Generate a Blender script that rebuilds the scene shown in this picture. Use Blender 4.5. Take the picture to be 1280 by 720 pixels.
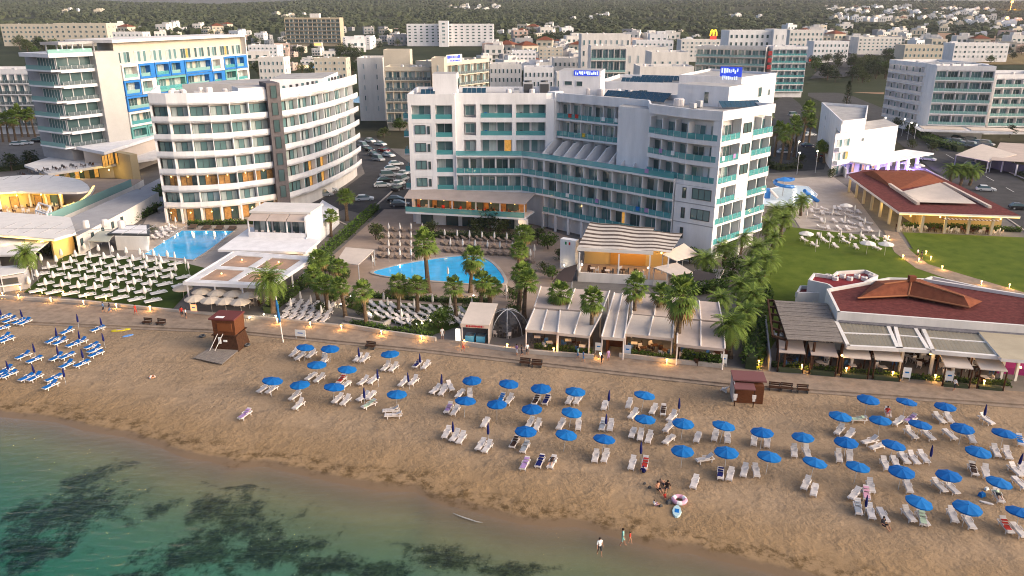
import bpy, math, random
from math import sin, cos, pi, radians, exp, sqrt, atan2
from mathutils import Vector, noise

for o in list(bpy.data.objects): bpy.data.objects.remove(o)
HAZE = 0.00007
SC = bpy.context.scene
COL = SC.collection
RND = random.Random(11)

# ------------------------------------------------------------------ camera
CAM_H, PITCH, FPX = 42.0, radians(19.3), 980.0
cd = bpy.data.cameras.new('camera'); cam = bpy.data.objects.new('camera', cd); COL.objects.link(cam)
cam.location = (0, 0, CAM_H); cam.rotation_euler = (radians(90) - PITCH, 0, 0)
cd.sensor_width = 36; cd.lens = 36 * FPX / 1280; cd.clip_start = 1; cd.clip_end = 30000
SC.camera = cam

# ------------------------------------------------------------------ world, sun, exposure
SUN_EL, SUN_AZ = radians(20), radians(106)          # azimuth measured from +Y towards +X
world = bpy.data.worlds.new('World'); SC.world = world; world.use_nodes = True
wn = world.node_tree.nodes; wl = world.node_tree.links
bgn = wn['Background']
sky = wn.new('ShaderNodeTexSky'); sky.sky_type = 'NISHITA'; sky.sun_disc = False
sky.sun_elevation = SUN_EL; sky.sun_rotation = SUN_AZ
sky.air_density = 0.75; sky.dust_density = 6.0; sky.ozone_density = 0.6
wl.new(sky.outputs[0], bgn.inputs[0]); bgn.inputs[1].default_value = 0.15
sl = bpy.data.lights.new('sun', 'SUN'); sl.energy = 0.5; sl.angle = radians(60); sl.color = (1.0, 0.93, 0.87)
so = bpy.data.objects.new('sun', sl); COL.objects.link(so)
sd = Vector((sin(SUN_AZ) * cos(SUN_EL), cos(SUN_AZ) * cos(SUN_EL), sin(SUN_EL)))
so.rotation_euler = sd.to_track_quat('Z', 'Y').to_euler()
SC.view_settings.view_transform = 'Standard'; SC.view_settings.look = 'None'
SC.view_settings.exposure = 1.15; SC.view_settings.gamma = 1; SC.view_settings.use_curve_mapping = False
SC.render.engine = 'CYCLES'
cy = SC.cycles
cy.use_denoising = True
cy.max_bounces = 5; cy.diffuse_bounces = 2; cy.glossy_bounces = 2; cy.transmission_bounces = 3
cy.transparent_max_bounces = 8; cy.volume_bounces = 0
cy.caustics_reflective = False; cy.caustics_refractive = False
cy.use_light_tree = True
cy.sample_clamp_indirect = 3
cy.filter_width = 1.05

# ------------------------------------------------------------------ helpers: measured plan coordinates
_c, _s = cos(PITCH), sin(PITCH)
def at(px, py, z=0.0):
    """place on the level z that a measured photo point belongs to"""
    u = (px - 640) / FPX; v = (360 - py) / FPX
    t = (z - CAM_H) / (-_s + v * _c)
    return (u * t, (_c + v * _s) * t)
def proj(x, y, z):
    z -= CAM_H; f = y * _c - z * _s
    if f < 1: return (-9999, -9999)
    return (640 + FPX * x / f, 360 - FPX * (y * _s + z * _c) / f)
def lerp(a, b, t): return a + (b - a) * t
def interp(x, pts):
    if x <= pts[0][0]:
        (x0, y0), (x1, y1) = pts[0], pts[1]
    elif x >= pts[-1][0]:
        (x0, y0), (x1, y1) = pts[-2], pts[-1]
    else:
        for i in range(len(pts) - 1):
            if pts[i][0] <= x <= pts[i + 1][0]:
                (x0, y0), (x1, y1) = pts[i], pts[i + 1]; break
    return y0 + (y1 - y0) * (x - x0) / (x1 - x0)
HILL = [(0, 0), (450, 0), (700, 6), (1000, 14), (1500, 27), (2200, 52), (2800, 70), (3400, 86), (4300, 60), (6000, 30)]
def gz(x, y):
    if y < 440: return 0.0
    d = y
    z = interp(d, HILL)
    if y > 900:
        k = min(1, (y - 900) / 1500)
        z += k * (12 * noise.noise((x / 900, y / 900, 3.1)) + 7 * noise.noise((x / 260, y / 260, 1.7)))
        if y > 2600:       # dips in the ridge where the sky shows
            q = x / y
            dip = exp(-((q + 0.38) / 0.13) ** 2) + exp(-((q - 0.52) / 0.09) ** 2)
            z += min(1, (y - 2600) / 600) * (14 - 33 * dip)
    return z
def atg(px, py):
    u = (px - 640) / FPX; v = (360 - py) / FPX; dy = _c + v * _s; dz = -_s + v * _c; y = 100.0
    while y < 4200:
        t = y / dy
        if CAM_H + dz * t <= gz(u * t, y): break
        y *= 1.006
    return u * y / dy, y, gz(u * y / dy, y)

# ------------------------------------------------------------------ materials
MATS = {}
def mat(name, col, rough=0.7, var=0.0, vscale=1.0, bump=0.0, bscale=20.0, metal=0.0, spec=0.5, emit=None, estr=0.0, col2=None, thr=None, stretch=None):
    """var: strength of a large soft tone variation; col2: second colour mixed by noise; bump: fine relief"""
    if name in MATS: return MATS[name]
    if rough >= .6 and spec == .5: spec = .06      # matt surfaces: no sheen at the grazing angles of a far view
    m = bpy.data.materials.new(name); m.use_nodes = True
    n = m.node_tree.nodes; l = m.node_tree.links; b = n['Principled BSDF']
    b.inputs['Base Color'].default_value = (*col, 1); b.inputs['Roughness'].default_value = rough
    b.inputs['Metallic'].default_value = metal; b.inputs['Specular IOR Level'].default_value = spec
    co = None
    if var or col2 or bump:
        tc = n.new('ShaderNodeNewGeometry'); co = tc.outputs['Position']
        if stretch:
            mp = n.new('ShaderNodeMapping'); mp.inputs['Scale'].default_value = stretch
            l.new(co, mp.inputs[0]); co = mp.outputs[0]
    if var or col2:
        nz = n.new('ShaderNodeTexNoise'); nz.inputs['Scale'].default_value = vscale; nz.inputs['Detail'].default_value = 6
        nz.inputs['Roughness'].default_value = 0.65
        l.new(co, nz.inputs['Vector'])
        rp = n.new('ShaderNodeValToRGB')
        c2 = col2 or tuple(max(0, c * (1 - var)) for c in col)
        c1 = col if col2 else tuple(min(1, c * (1 + var)) for c in col)
        lo, hi = thr or (0.32, 0.68)
        rp.color_ramp.elements[0].position = lo; rp.color_ramp.elements[1].position = hi
        rp.color_ramp.elements[0].color = (*c2, 1); rp.color_ramp.elements[1].color = (*c1, 1)
        l.new(nz.outputs['Fac'], rp.inputs[0]); l.new(rp.outputs[0], b.inputs['Base Color'])
    if bump:
        nb = n.new('ShaderNodeTexNoise'); nb.inputs['Scale'].default_value = bscale; nb.inputs['Detail'].default_value = 4
        l.new(co, nb.inputs['Vector'])
        bp = n.new('ShaderNodeBump'); bp.inputs['Strength'].default_value = bump; bp.inputs['Distance'].default_value = 0.1
        l.new(nb.outputs['Fac'], bp.inputs['Height']); l.new(bp.outputs[0], b.inputs['Normal'])
    if emit:
        b.inputs['Emission Color'].default_value = (*emit, 1); b.inputs['Emission Strength'].default_value = estr
    MATS[name] = m
    return m
def clear_glass(name, tint, mixf, rough=0.05):
    """thin tinted pane: part transparent, part coloured body, part reflection"""
    m = bpy.data.materials.new(name); m.use_nodes = True
    n = m.node_tree.nodes; l = m.node_tree.links; b = n['Principled BSDF']; out = n['Material Output']
    b.inputs['Base Color'].default_value = (*tint, 1); b.inputs['Roughness'].default_value = rough
    t = n.new('ShaderNodeBsdfTransparent'); t.inputs[0].default_value = (*[lerp(1, c, .5) for c in tint], 1)
    mx = n.new('ShaderNodeMixShader'); mx.inputs[0].default_value = mixf
    l.new(t.outputs[0], mx.inputs[1]); l.new(b.outputs[0], mx.inputs[2]); l.new(mx.outputs[0], out.inputs[0])
    MATS[name] = m
    return m

WHITE = mat('white_render', (.72, .70, .71), .8, .10, .5, .15, 8, stretch=(1, 1, .18))
WHITE2 = mat('warm_white_render', (.66, .62, .59), .8, .11, .45, stretch=(1, 1, .2))
CREAM = mat('cream_render', (.52, .46, .38), .85, .08, .2)
GREYW = mat('grey_render', (.33, .32, .33), .85, .1, .3)
ROOFG = mat('roof_screed', (.38, .36, .35), .9, .18, .35, .2, 6)
DARKG = mat('dark_frame', (.035, .038, .042), .5)
FRAMEW = mat('window_frame_white', (.6, .6, .62), .5)
GLASS = mat('window_glass', (.055, .095, .10), .08, spec=.8)
GLASS2 = mat('window_glass_green', (.11, .20, .21), .1, spec=.8)
CURT = mat('curtain', (.30, .30, .30), .9, .25, 3.0, stretch=(1, 1, .05))
CURTW = mat('curtain_behind_glass', (.36, .41, .41), .2, .25, 2.0, spec=.8, stretch=(1, 1, .05))
AMBER = mat('amber_panel', (.38, .21, .08), .6, .35, 1.5)
WARMWIN = mat('lit_window', (.36, .2, .06), .4, .7, 1.6, emit=(1, .48, .09), estr=.24)
TEAL = clear_glass('teal_glass', (.15, .50, .52), .40)
TEALP = clear_glass('pale_green_glass', (.30, .52, .50), .6)
CLEARG = clear_glass('clear_glass', (.25, .3, .32), .35)
BULB = mat('bulb_warm', (1, .7, .3), .5, emit=(1, .52, .13), estr=4)
BULBW = mat('bulb_white', (1, .95, .85), .5, emit=(1, .9, .72), estr=6)
STRIPL = mat('light_strip', (1, .8, .4), .5, emit=(1, .62, .15), estr=1.2)
PLAST = mat('white_plastic', (.66, .60, .575), .45, .05, 1.0)
PLASTD = mat('white_plastic_seat', (.60, .54, .51), .55, .10, 2.0)
BLUEC2 = mat('blue_canvas_faded', (.006, .118, .36), .85, .10, 1.5, spec=.15)
BLUEC = mat('blue_canvas', (.003, .096, .33), .85, .06, 1.5, spec=.15)
NAVY = mat('navy_canvas', (.010, .014, .095), .8, .2, 4, spec=.1)
BLUESEAT = mat('blue_cushion', (.012, .14, .44), .8, .15, 2)
METAL = mat('painted_metal', (.42, .42, .44), .4)
DMETAL = mat('dark_metal', (.05, .05, .055), .5)
WOOD = mat('brown_wood', (.12, .045, .022), .6, .3, 3, .2, 12, stretch=(1, 1, 8))
WOODD = mat('dark_wood', (.055, .026, .016), .7, .3, 3)
WOODG = mat('grey_wood', (.21, .18, .16), .85, .35, 2.5, .3, 12, stretch=(1, 6, 1))
CANVAS = mat('cream_canvas', (.58, .49, .42), .85, .07, .5, .1, 3)
CANVASW = mat('white_canvas', (.64, .60, .57), .85, .07, .5, .1, 3)
TAUPE = mat('taupe_canvas', (.46, .37, .32), .85, .1, .4, .1, 3)
TAUPES = mat('taupe_cushion', (.27, .20, .155), .85, .12, 1.0)
TRUNK = mat('palm_trunk', (.13, .09, .06), .95, .35, 2, .6, 9, stretch=(1, 1, 3))
BARK = mat('bark', (.09, .065, .05), .95, .3, 2, .5, 6)
PALMG = mat('palm_leaf', (.16, .215, .042), .6, .4, 1.2, col2=(.075, .125, .024))
PALMD = mat('palm_leaf_dry', (.26, .18, .08), .8, .3, 2)
LEAFA = mat('leaf_olive', (.085, .10, .036), .7, .4, .7, col2=(.04, .055, .02))
LEAFB = mat('leaf_green', (.085, .135, .028), .7, .4, .7, col2=(.04, .07, .016))
LEAFC = mat('leaf_dark', (.045, .062, .028), .7, .4, .7, col2=(.02, .03, .014))
HEDGEM = mat('hedge_leaf', (.10, .165, .028), .7, .4, 1.0, col2=(.045, .085, .016))
CREAMC = mat('parasol_cream', (.50, .42, .34), .85, .1, .8)
STONE = mat('pale_stone', (.46, .41, .37), .85, .12, 1.0, .2, 10)
TILER = mat('red_roof_tile', (.185, .060, .033), .85, .2, 1.2, .3, 14)
MAROON = mat('maroon_roof', (.125, .036, .033), .85, .32, 1.6)
TANROOF = mat('tan_roof', (.40, .34, .25), .85, .1, .4)
BLUEP = mat('blue_panel', (.012, .15, .46), .5, .1, .5)
SKIN = mat('skin', (.38, .2, .13), .6); HAIR = mat('dark_hair', (.03, .02, .015), .7)
SHIRTW = mat('white_cotton', (.7, .7, .7), .9); SHORTD = mat('dark_cotton', (.03, .03, .04), .9)
SHIRTB = mat('blue_cotton', (.06, .14, .3), .9); SHIRTR = mat('red_cotton', (.4, .04, .03), .9); SHIRTG = mat('teal_cotton', (.22, .42, .38), .9)
PINK = mat('pink_vinyl', (.6, .3, .4), .5); LILAC = mat('lilac_towel', (.35, .22, .42), .9)
GREYT = mat('grey_towel', (.3, .32, .36), .9); BROWNT = mat('brown_towel', (.05, .03, .025), .9); GREENT = mat('pale_green_towel', (.45, .55, .4), .9)

# ------------------------------------------------------------------ mesh builder
class MB:
    def __init__(s): s.v = []; s.f = []; s.m = []; s.mats = []
    def mi(s, m):
        if m not in s.mats: s.mats.append(m)
        return s.mats.index(m)
    def face(s, pts, m):
        b = len(s.v); s.v += [tuple(p) for p in pts]; s.f.append(tuple(range(b, b + len(pts)))); s.m.append(s.mi(m))
    def box(s, c, d, m, rot=0.0, top=None, taper=1.0):
        x, y, z = c; a, b, h = d[0] / 2, d[1] / 2, d[2] / 2; cr, sr = cos(rot), sin(rot); i = len(s.v)
        for (dz, k) in ((-h, 1.0), (h, taper)):
            for (dx, dy) in ((-a, -b), (a, -b), (a, b), (-a, b)):
                dx *= k; dy *= k
                s.v.append((x + dx * cr - dy * sr, y + dx * sr + dy * cr, z + dz))
        q = s.mi(m)
        for f in ((0, 3, 2, 1), (4, 5, 6, 7), (0, 1, 5, 4), (1, 2, 6, 5), (2, 3, 7, 6), (3, 0, 4, 7)):
            s.f.append(tuple(i + k for k in f)); s.m.append(s.mi(top) if (top and f == (4, 5, 6, 7)) else q)
    def hexa(s, lo, hi, m, top=None):
        """lo / hi: matching rings of 3-D points"""
        i = len(s.v); n = len(lo); s.v += [tuple(p) for p in lo] + [tuple(p) for p in hi]; q = s.mi(m)
        s.f.append(tuple(i + k for k in reversed(range(n)))); s.m.append(q)
        s.f.append(tuple(i + n + k for k in range(n))); s.m.append(s.mi(top) if top else q)
        for k in range(n):
            j = (k + 1) % n; s.f.append((i + k, i + j, i + n + j, i + n + k)); s.m.append(q)
    def prism(s, poly, z0, z1, m, top=None):
        a = sum(poly[k][0] * poly[(k + 1) % len(poly)][1] - poly[(k + 1) % len(poly)][0] * poly[k][1] for k in range(len(poly)))
        if a < 0: poly = poly[::-1]
        s.hexa([(p[0], p[1], z0) for p in poly], [(p[0], p[1], z1) for p in poly], m, top)
    def tube(s, p0, p1, r0, r1, m, n=8, cap=True):
        p0 = Vector(p0); p1 = Vector(p1); d = (p1 - p0).normalized()
        u = d.cross(Vector((0, 0, 1)) if abs(d.z) < .95 else Vector((1, 0, 0))).normalized(); w = d.cross(u)
        lo = [p0 + (u * cos(2 * pi * k / n) - w * sin(2 * pi * k / n)) * r0 for k in range(n)]
        hi = [p1 + (u * cos(2 * pi * k / n) - w * sin(2 * pi * k / n)) * r1 for k in range(n)]
        s.hexa(lo, hi, m)
    def path(s, pts, rs, m, n=8):
        for k in range(len(pts) - 1): s.tube(pts[k], pts[k + 1], rs[k], rs[k + 1], m, n)
    def lathe(s, prof, m, n=12, c=(0, 0)):
        i = len(s.v); q = s.mi(m)
        for (r, z) in prof:
            for k in range(n): s.v.append((c[0] + r * cos(2 * pi * k / n), c[1] + r * sin(2 * pi * k / n), z))
        for a in range(len(prof) - 1):
            for k in range(n):
                j = (k + 1) % n
                s.f.append((i + a * n + k, i + a * n + j, i + (a + 1) * n + j, i + (a + 1) * n + k)); s.m.append(q)
    def blob(s, c, r, m, nu=8, nv=6, jit=0.0, rnd=None):
        rnd = rnd or RND; i = len(s.v); q = s.mi(m)
        rx, ry, rz = r if isinstance(r, tuple) else (r, r, r)
        for a in range(nv + 1):
            th = pi * a / nv
            for k in range(nu):
                ph = 2 * pi * k / nu; j = 1 + rnd.uniform(-jit, jit)
                s.v.append((c[0] + rx * j * sin(th) * cos(ph), c[1] + ry * j * sin(th) * sin(ph), c[2] + rz * j * cos(th)))
        for a in range(nv):
            for k in range(nu):
                j = (k + 1) % nu
                s.f.append((i + a * nu + k, i + (a + 1) * nu + k, i + (a + 1) * nu + j, i + a * nu + j)); s.m.append(q)
    def mesh(s, name, org=(0, 0, 0), smooth=False):
        me = bpy.data.meshes.new(name)
        me.from_pydata([(v[0] - org[0], v[1] - org[1], v[2] - org[2]) for v in s.v], [], s.f)
        for m in s.mats: me.materials.append(m)
        me.polygons.foreach_set('material_index', s.m)
        if smooth: me.polygons.foreach_set('use_smooth', [True] * len(s.f))
        me.update()
        return me
    def build(s, name, parent=None, org=None, smooth=False):
        """org: world origin of the thing the vertices are measured in"""
        if org is None: org = parent['_o'] if parent is not None and '_o' in parent else (0, 0, 0)
        o = bpy.data.objects.new(name, s.mesh(name, org, smooth)); COL.objects.link(o)
        if parent is not None: adopt(o, parent)
        else: o.location = org
        return o
KIDS = {}
def adopt(o, parent):
    o.parent = parent; KIDS.setdefault(parent.name, []).append(o)
class Fr:
    """frame of a wall that runs from P to Q; d counts outwards (to the right of P->Q)"""
    def __init__(s, P, Q):
        s.P = Vector((P[0], P[1])); v = Vector((Q[0] - P[0], Q[1] - P[1])); s.L = v.length; s.t = v / s.L
        s.n = Vector((s.t.y, -s.t.x)); s.rot = atan2(s.t.y, s.t.x)
    def p(s, a, d, z): q = s.P + s.t * a + s.n * d; return (q.x, q.y, z)
    def box(s, mb, a0, a1, d0, d1, z0, z1, m, top=None):
        c = s.p((a0 + a1) / 2, (d0 + d1) / 2, (z0 + z1) / 2)
        mb.box(c, (abs(a1 - a0), abs(d1 - d0), abs(z1 - z0)), m, s.rot, top)

def thing(name, loc, label=None, cat=None, group=None, rot=0.0):
    o = bpy.data.objects.new(name, None); COL.objects.link(o); o.empty_display_size = .3
    o.location = loc; o.rotation_euler = (0, 0, rot); o['_o'] = tuple(loc)
    tag(o, label, cat, group); return o
def tag(o, label=None, cat=None, group=None, kind=None):
    if label: o['label'] = label
    if cat: o['category'] = cat
    if group: o['group'] = group
    if kind: o['kind'] = kind
    return o
def inst(name, me, parent=None, loc=(0, 0, 0), rot=0.0, scale=None, tilt=None):
    o = bpy.data.objects.new(name, me); COL.objects.link(o)
    o.location = loc; o.rotation_euler = (tilt[0], tilt[1], rot) if tilt else (0, 0, rot)
    if scale: o.scale = scale if isinstance(scale, tuple) else (scale,) * 3
    if parent is not None: adopt(o, parent)
    return o
def rel(parent, p): q = parent['_o']; return (p[0] - q[0], p[1] - q[1], p[2] - q[2])
def copy_thing(o, loc, rot=0.0, scale=None):
    c = o.copy(); COL.objects.link(c); c.location = loc; c.rotation_euler = (0, 0, rot); c['_o'] = tuple(loc)
    if scale: c.scale = scale if isinstance(scale, tuple) else (scale,) * 3
    for ch in KIDS.get(o.name, ()):
        d = ch.copy(); COL.objects.link(d); adopt(d, c)
        for g in KIDS.get(ch.name, ()):
            e = g.copy(); COL.objects.link(e); adopt(e, d)
    return c
FIRST = {}
def place(key, make, loc, rot=0.0, scale=None):
    """first call builds the thing, later calls copy it with all its parts"""
    if key not in FIRST:
        o = make(); FIRST[key] = o; o.location = loc; o.rotation_euler = (0, 0, rot); o['_o'] = tuple(loc)
        if scale: o.scale = scale if isinstance(scale, tuple) else (scale,) * 3
        return o
    return copy_thing(FIRST[key], loc, rot, scale)
def struct(mb, name, kind='structure', smooth=False):
    o = mb.build(name, smooth=smooth); o['kind'] = kind; return o
def lamp(parent, loc, power, col=(1, .62, .25), r=.12):
    l = bpy.data.lights.new('lamp_light', 'POINT'); l.energy = power * 1.0; l.color = col; l.shadow_soft_size = r
    o = bpy.data.objects.new('lamp_light', l); COL.objects.link(o); o.location = loc
    if parent is not None: adopt(o, parent)
    return o

# ------------------------------------------------------------------ labels: which one of many, told by what it stands near
AUTO = []
def auto(o, cat, desc, group, pos=None):
    o['category'] = cat; o['group'] = group; AUTO.append((o, desc, group)); return o
LAND = []
def landmark(px, py, phrase): LAND.append((px, py, phrase))
ORD = ['', 'first', 'second', 'third', 'fourth', 'fifth', 'sixth', 'seventh', 'eighth', 'ninth', 'tenth', 'eleventh', 'twelfth', 'thirteenth', 'fourteenth', 'fifteenth', 'sixteenth', 'seventeenth', 'eighteenth', 'nineteenth', 'twentieth']
def ordw(i):
    if i < len(ORD): return ORD[i]
    return '%d%s' % (i, {1: 'st', 2: 'nd', 3: 'rd'}.get(i % 10 if i % 100 not in (11, 12, 13) else 0, 'th'))
def finish_labels():
    cells = {}
    for (o, desc, group) in AUTO:
        bpos = o.location
        px, py = proj(bpos.x, bpos.y, bpos.z)
        best = min(LAND, key=lambda q: (q[0] - px) ** 2 + 2.2 * (q[1] - py) ** 2)
        dx, dy = px - best[0], (py - best[1]) * 1.5
        rl = ('right of' if dx > 0 else 'left of') if abs(dx) > abs(dy) else ('in front of' if dy > 0 else 'behind')
        cells.setdefault((desc, rl, best[2]), []).append((px, o))
    for (desc, rl, lm), L in cells.items():
        L.sort(key=lambda q: q[0])
        for i, (px, o) in enumerate(L):
            if len(L) == 1: t = '%s %s %s' % (desc, rl, lm)
            elif i == 0: t = '%s, leftmost %s %s' % (desc, rl, lm)
            elif i == len(L) - 1: t = '%s, rightmost %s %s' % (desc, rl, lm)
            else: t = '%s, %s from left %s %s' % (desc, ordw(i + 1), rl, lm)
            o['label'] = t
# ================================================================== THE SETTING
SHORE_PX = [(-260, 480), (0, 523), (66, 529), (98, 539), (157, 549), (197, 561), (226, 574), (262, 579), (285, 587), (328, 585), (361, 593), (420, 606), (466, 615), (521, 618), (541, 630), (603, 645), (646, 657), (682, 661), (728, 662), (761, 672), (820, 689), (860, 694), (912, 707), (964, 719), (1100, 752)]
SHORE = sorted(at(*p, -.1) for p in SHORE_PX)
PROM_B = sorted(at(*p) for p in [(-180, 385), (0, 401), (300, 414), (540, 438), (900, 479), (1280, 506), (1500, 520)])
PROM_I = sorted(at(*p) for p in [(-180, 362), (0, 375), (230, 392), (430, 409), (560, 426), (900, 459), (960, 466), (1280, 491), (1500, 505)])
def ext(L, x):
    return interp(x, L)
def shore_y(x): return ext(SHORE, x)
def promb_y(x): return ext(PROM_B, x)
def promi_y(x): return ext(PROM_I, x)

# --- beach and sea bed: one sheet, its 'shore' attribute = metres inland of the water's edge
def sand_material():
    m = bpy.data.materials.new('beach_sand'); m.use_nodes = True
    n = m.node_tree.nodes; l = m.node_tree.links; b = n['Principled BSDF']
    geo = n.new('ShaderNodeNewGeometry'); pos = geo.outputs['Position']
    at_ = n.new('ShaderNodeAttribute'); at_.attribute_name = 'shore'; s = at_.outputs['Fac']
    wd = n.new('ShaderNodeAttribute'); wd.attribute_name = 'weed'; weed = wd.outputs['Fac']
    def noi(scale, detail=5, rough=.6, vec=pos):
        q = n.new('ShaderNodeTexNoise'); q.inputs['Scale'].default_value = scale; q.inputs['Detail'].default_value = detail
        q.inputs['Roughness'].default_value = rough; l.new(vec, q.inputs['Vector']); return q.outputs['Fac']
    def ramp(v, stops):
        r = n.new('ShaderNodeMapRange'); r.interpolation_type = 'SMOOTHSTEP'
        r.inputs[1].default_value, r.inputs[2].default_value = stops
        l.new(v, r.inputs[0]); return r.outputs[0]
    def mth(op, a, bb):
        q = n.new('ShaderNodeMath'); q.operation = op
        for i, v in enumerate((a, bb)):
            if isinstance(v, (int, float)): q.inputs[i].default_value = v
            else: l.new(v, q.inputs[i])
        return q.outputs[0]
    def mix(f, a, bb):
        q = n.new('ShaderNodeMix'); q.data_type = 'RGBA'
        l.new(f, q.inputs[0])
        for i, v in ((6, a), (7, bb)):
            if isinstance(v, tuple): q.inputs[i].default_value = (*v, 1)
            else: l.new(v, q.inputs[i])
        return q.outputs[2]
    base = mix(ramp(noi(.09, 6), (.3, .7)), (.300, .214, .138), (.350, .252, .166))
    base = mix(mth('MULTIPLY', ramp(noi(1.3, 8, .75), (.35, .7)), .4), base, (.205, .136, .083))
    base = mix(mth('MULTIPLY', ramp(noi(6, 5, .8), (.50, .72)), .65), base, (.18, .11, .06))
    # trodden lanes along the shore
    mp = n.new('ShaderNodeMapping'); mp.inputs['Rotation'].default_value = (0, 0, .3); mp.inputs['Scale'].default_value = (.05, .55, 1); l.new(pos, mp.inputs[0])
    base = mix(mth('MULTIPLY', ramp(noi(1.0, 4, .6, mp.outputs[0]), (.52, .66)), .45), base, (.225, .160, .105))
    # warmer coarse sand towards the water
    base = mix(mth('MULTIPLY', ramp(mth('SUBTRACT', 12.0, s), (0, 8)), .55), base, (.27, .168, .078))
    # wet sand
    wet = ramp(mth('SUBTRACT', mth('ADD', 1.2, mth('MULTIPLY', noi(.5, 4), 1.6)), s), (0, .7))
    wet = mth('MULTIPLY', wet, ramp(s, (-4.0, -.6)))
    base = mix(mth('MULTIPLY', wet, .8), base, (.155, .105, .065))
    # washed-up weed in a broken band above the wet sand
    sn = mth('ADD', s, mth('MULTIPLY', mth('SUBTRACT', noi(.22, 4), .5), 5.0))
    band = mth('MULTIPLY', ramp(sn, (.6, 1.8)), ramp(mth('SUBTRACT', 5.2, sn), (0, 2.6)))
    band = mth('MULTIPLY', band, ramp(noi(.8, 8, .75), (.44, .62)))
    base = mix(mth('MULTIPLY', band, .88), base, (.085, .052, .022))
    # weed meadows on the sea bed
    base = mix(ramp(mth('SUBTRACT', -4.0, s), (0, 14)), base, (.40, .39, .29))
    wm = ramp(mth('ADD', weed, mth('MULTIPLY', mth('SUBTRACT', noi(.42, 10, .78), .5), 2.2)), (.36, .74))
    wcol = mix(ramp(noi(1.6, 8, .8), (.40, .62)), (.016, .011, .005), (.095, .072, .030))
    base = mix(mth('MULTIPLY', wm, .92), base, wcol)
    l.new(base, b.inputs['Base Color'])
    rg = n.new('ShaderNodeMapRange'); rg.inputs[3].default_value = .95; rg.inputs[4].default_value = .35; l.new(wet, rg.inputs[0])
    l.new(rg.outputs[0], b.inputs['Roughness']); b.inputs['Specular IOR Level'].default_value = .1
    # footprints and rake marks
    vo = n.new('ShaderNodeTexVoronoi'); vo.feature = 'SMOOTH_F1'; vo.inputs['Scale'].default_value = 1.7; l.new(pos, vo.inputs['Vector'])
    h = mth('ADD', mth('MULTIPLY', vo.outputs['Distance'], .8), mth('MULTIPLY', noi(3.5, 6, .7), 1.4))
    h = mth('MULTIPLY', mth('MULTIPLY', h, ramp(s, (.3, 4.5))), mth('ADD', .25, ramp(noi(.16, 4), (.38, .62))))
    bp = n.new('ShaderNodeBump'); bp.inputs['Strength'].default_value = 1.0; bp.inputs['Distance'].default_value = .15
    l.new(h, bp.inputs['Height']); l.new(bp.outputs[0], b.inputs['Normal'])
    return m
WEED = [(at(px, py, -1.5), rx, ry, rot) for (px, py, rx, ry, rot) in [
    (70, 640, 6.5, 4.2, .25), (120, 600, 5, 1.6, .5), (30, 680, 5, 3, .2), (205, 640, 3.2, 1.0, .75), (275, 640, 4.2, 2.2, .35), (300, 665, 5.5, 3, .1), (250, 690, 5, 3, .0), (340, 690, 5.5, 3, .1),
    (400, 710, 4, 2, 0), (560, 705, 4.2, 1.8, -.1), (520, 690, 2.2, .5, -.3), (150, 720, 8, 1.3, .1), (84, 682, .9, .6, 0), (470, 715, 5, 1.2, 0), (640, 720, 4, .8, 0), (300, 618, 3.6, .8, -.1)]]
def weed_at(x, y):
    v = 0
    for ((cx, cy_), rx, ry, rot) in WEED:
        dx, dy = x - cx, y - cy_; u = (dx * cos(rot) + dy * sin(rot)) / rx; w = (-dx * sin(rot) + dy * cos(rot)) / ry
        v = max(v, .92 - .52 * sqrt(u * u + w * w))
    return max(0, min(1, v))
def bed_z(s):
    if s >= 3: return 0.0
    if s >= 0: return -.28 + .28 * (s / 3) ** .8
    return -.28 + max(-3.4, s * .125)
mb = MB(); xs = [-190 + i * .85 for i in range(int(360 / .85))]
rows = [-75, -60, -48, -38] + [-30 + .6 * i for i in range(52)]
vals = []; wv = []
for x in xs:
    ys = shore_y(x); yp = promb_y(x) + 1.5
    for k in range(len(rows) + 30):
        if k < len(rows): s = rows[k]
        else: s = lerp(rows[-1], yp - ys, (k - len(rows) + 1) / 30)
        y = ys + s; z = bed_z(s)
        if s > 3: z += .05 * noise.noise((x * .35, y * .35, 0)) + .03 * noise.noise((x * 1.1, y * 1.1, 5)) - .03
        mb.v.append((x, y, z)); vals.append(s); wv.append(weed_at(x, y) if s < -2 else 0)
nr = len(rows) + 30; SAND = sand_material(); q = mb.mi(SAND)
for i in range(len(xs) - 1):
    for k in range(nr - 1):
        a = i * nr + k; mb.f.append((a, a + nr, a + nr + 1, a + 1)); mb.m.append(q)
beach = struct(mb, 'beach', smooth=True)
for nm, L in (('shore', vals), ('weed', wv)):
    a = beach.data.attributes.new(nm, 'FLOAT', 'POINT'); a.data.foreach_set('value', L)

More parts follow.
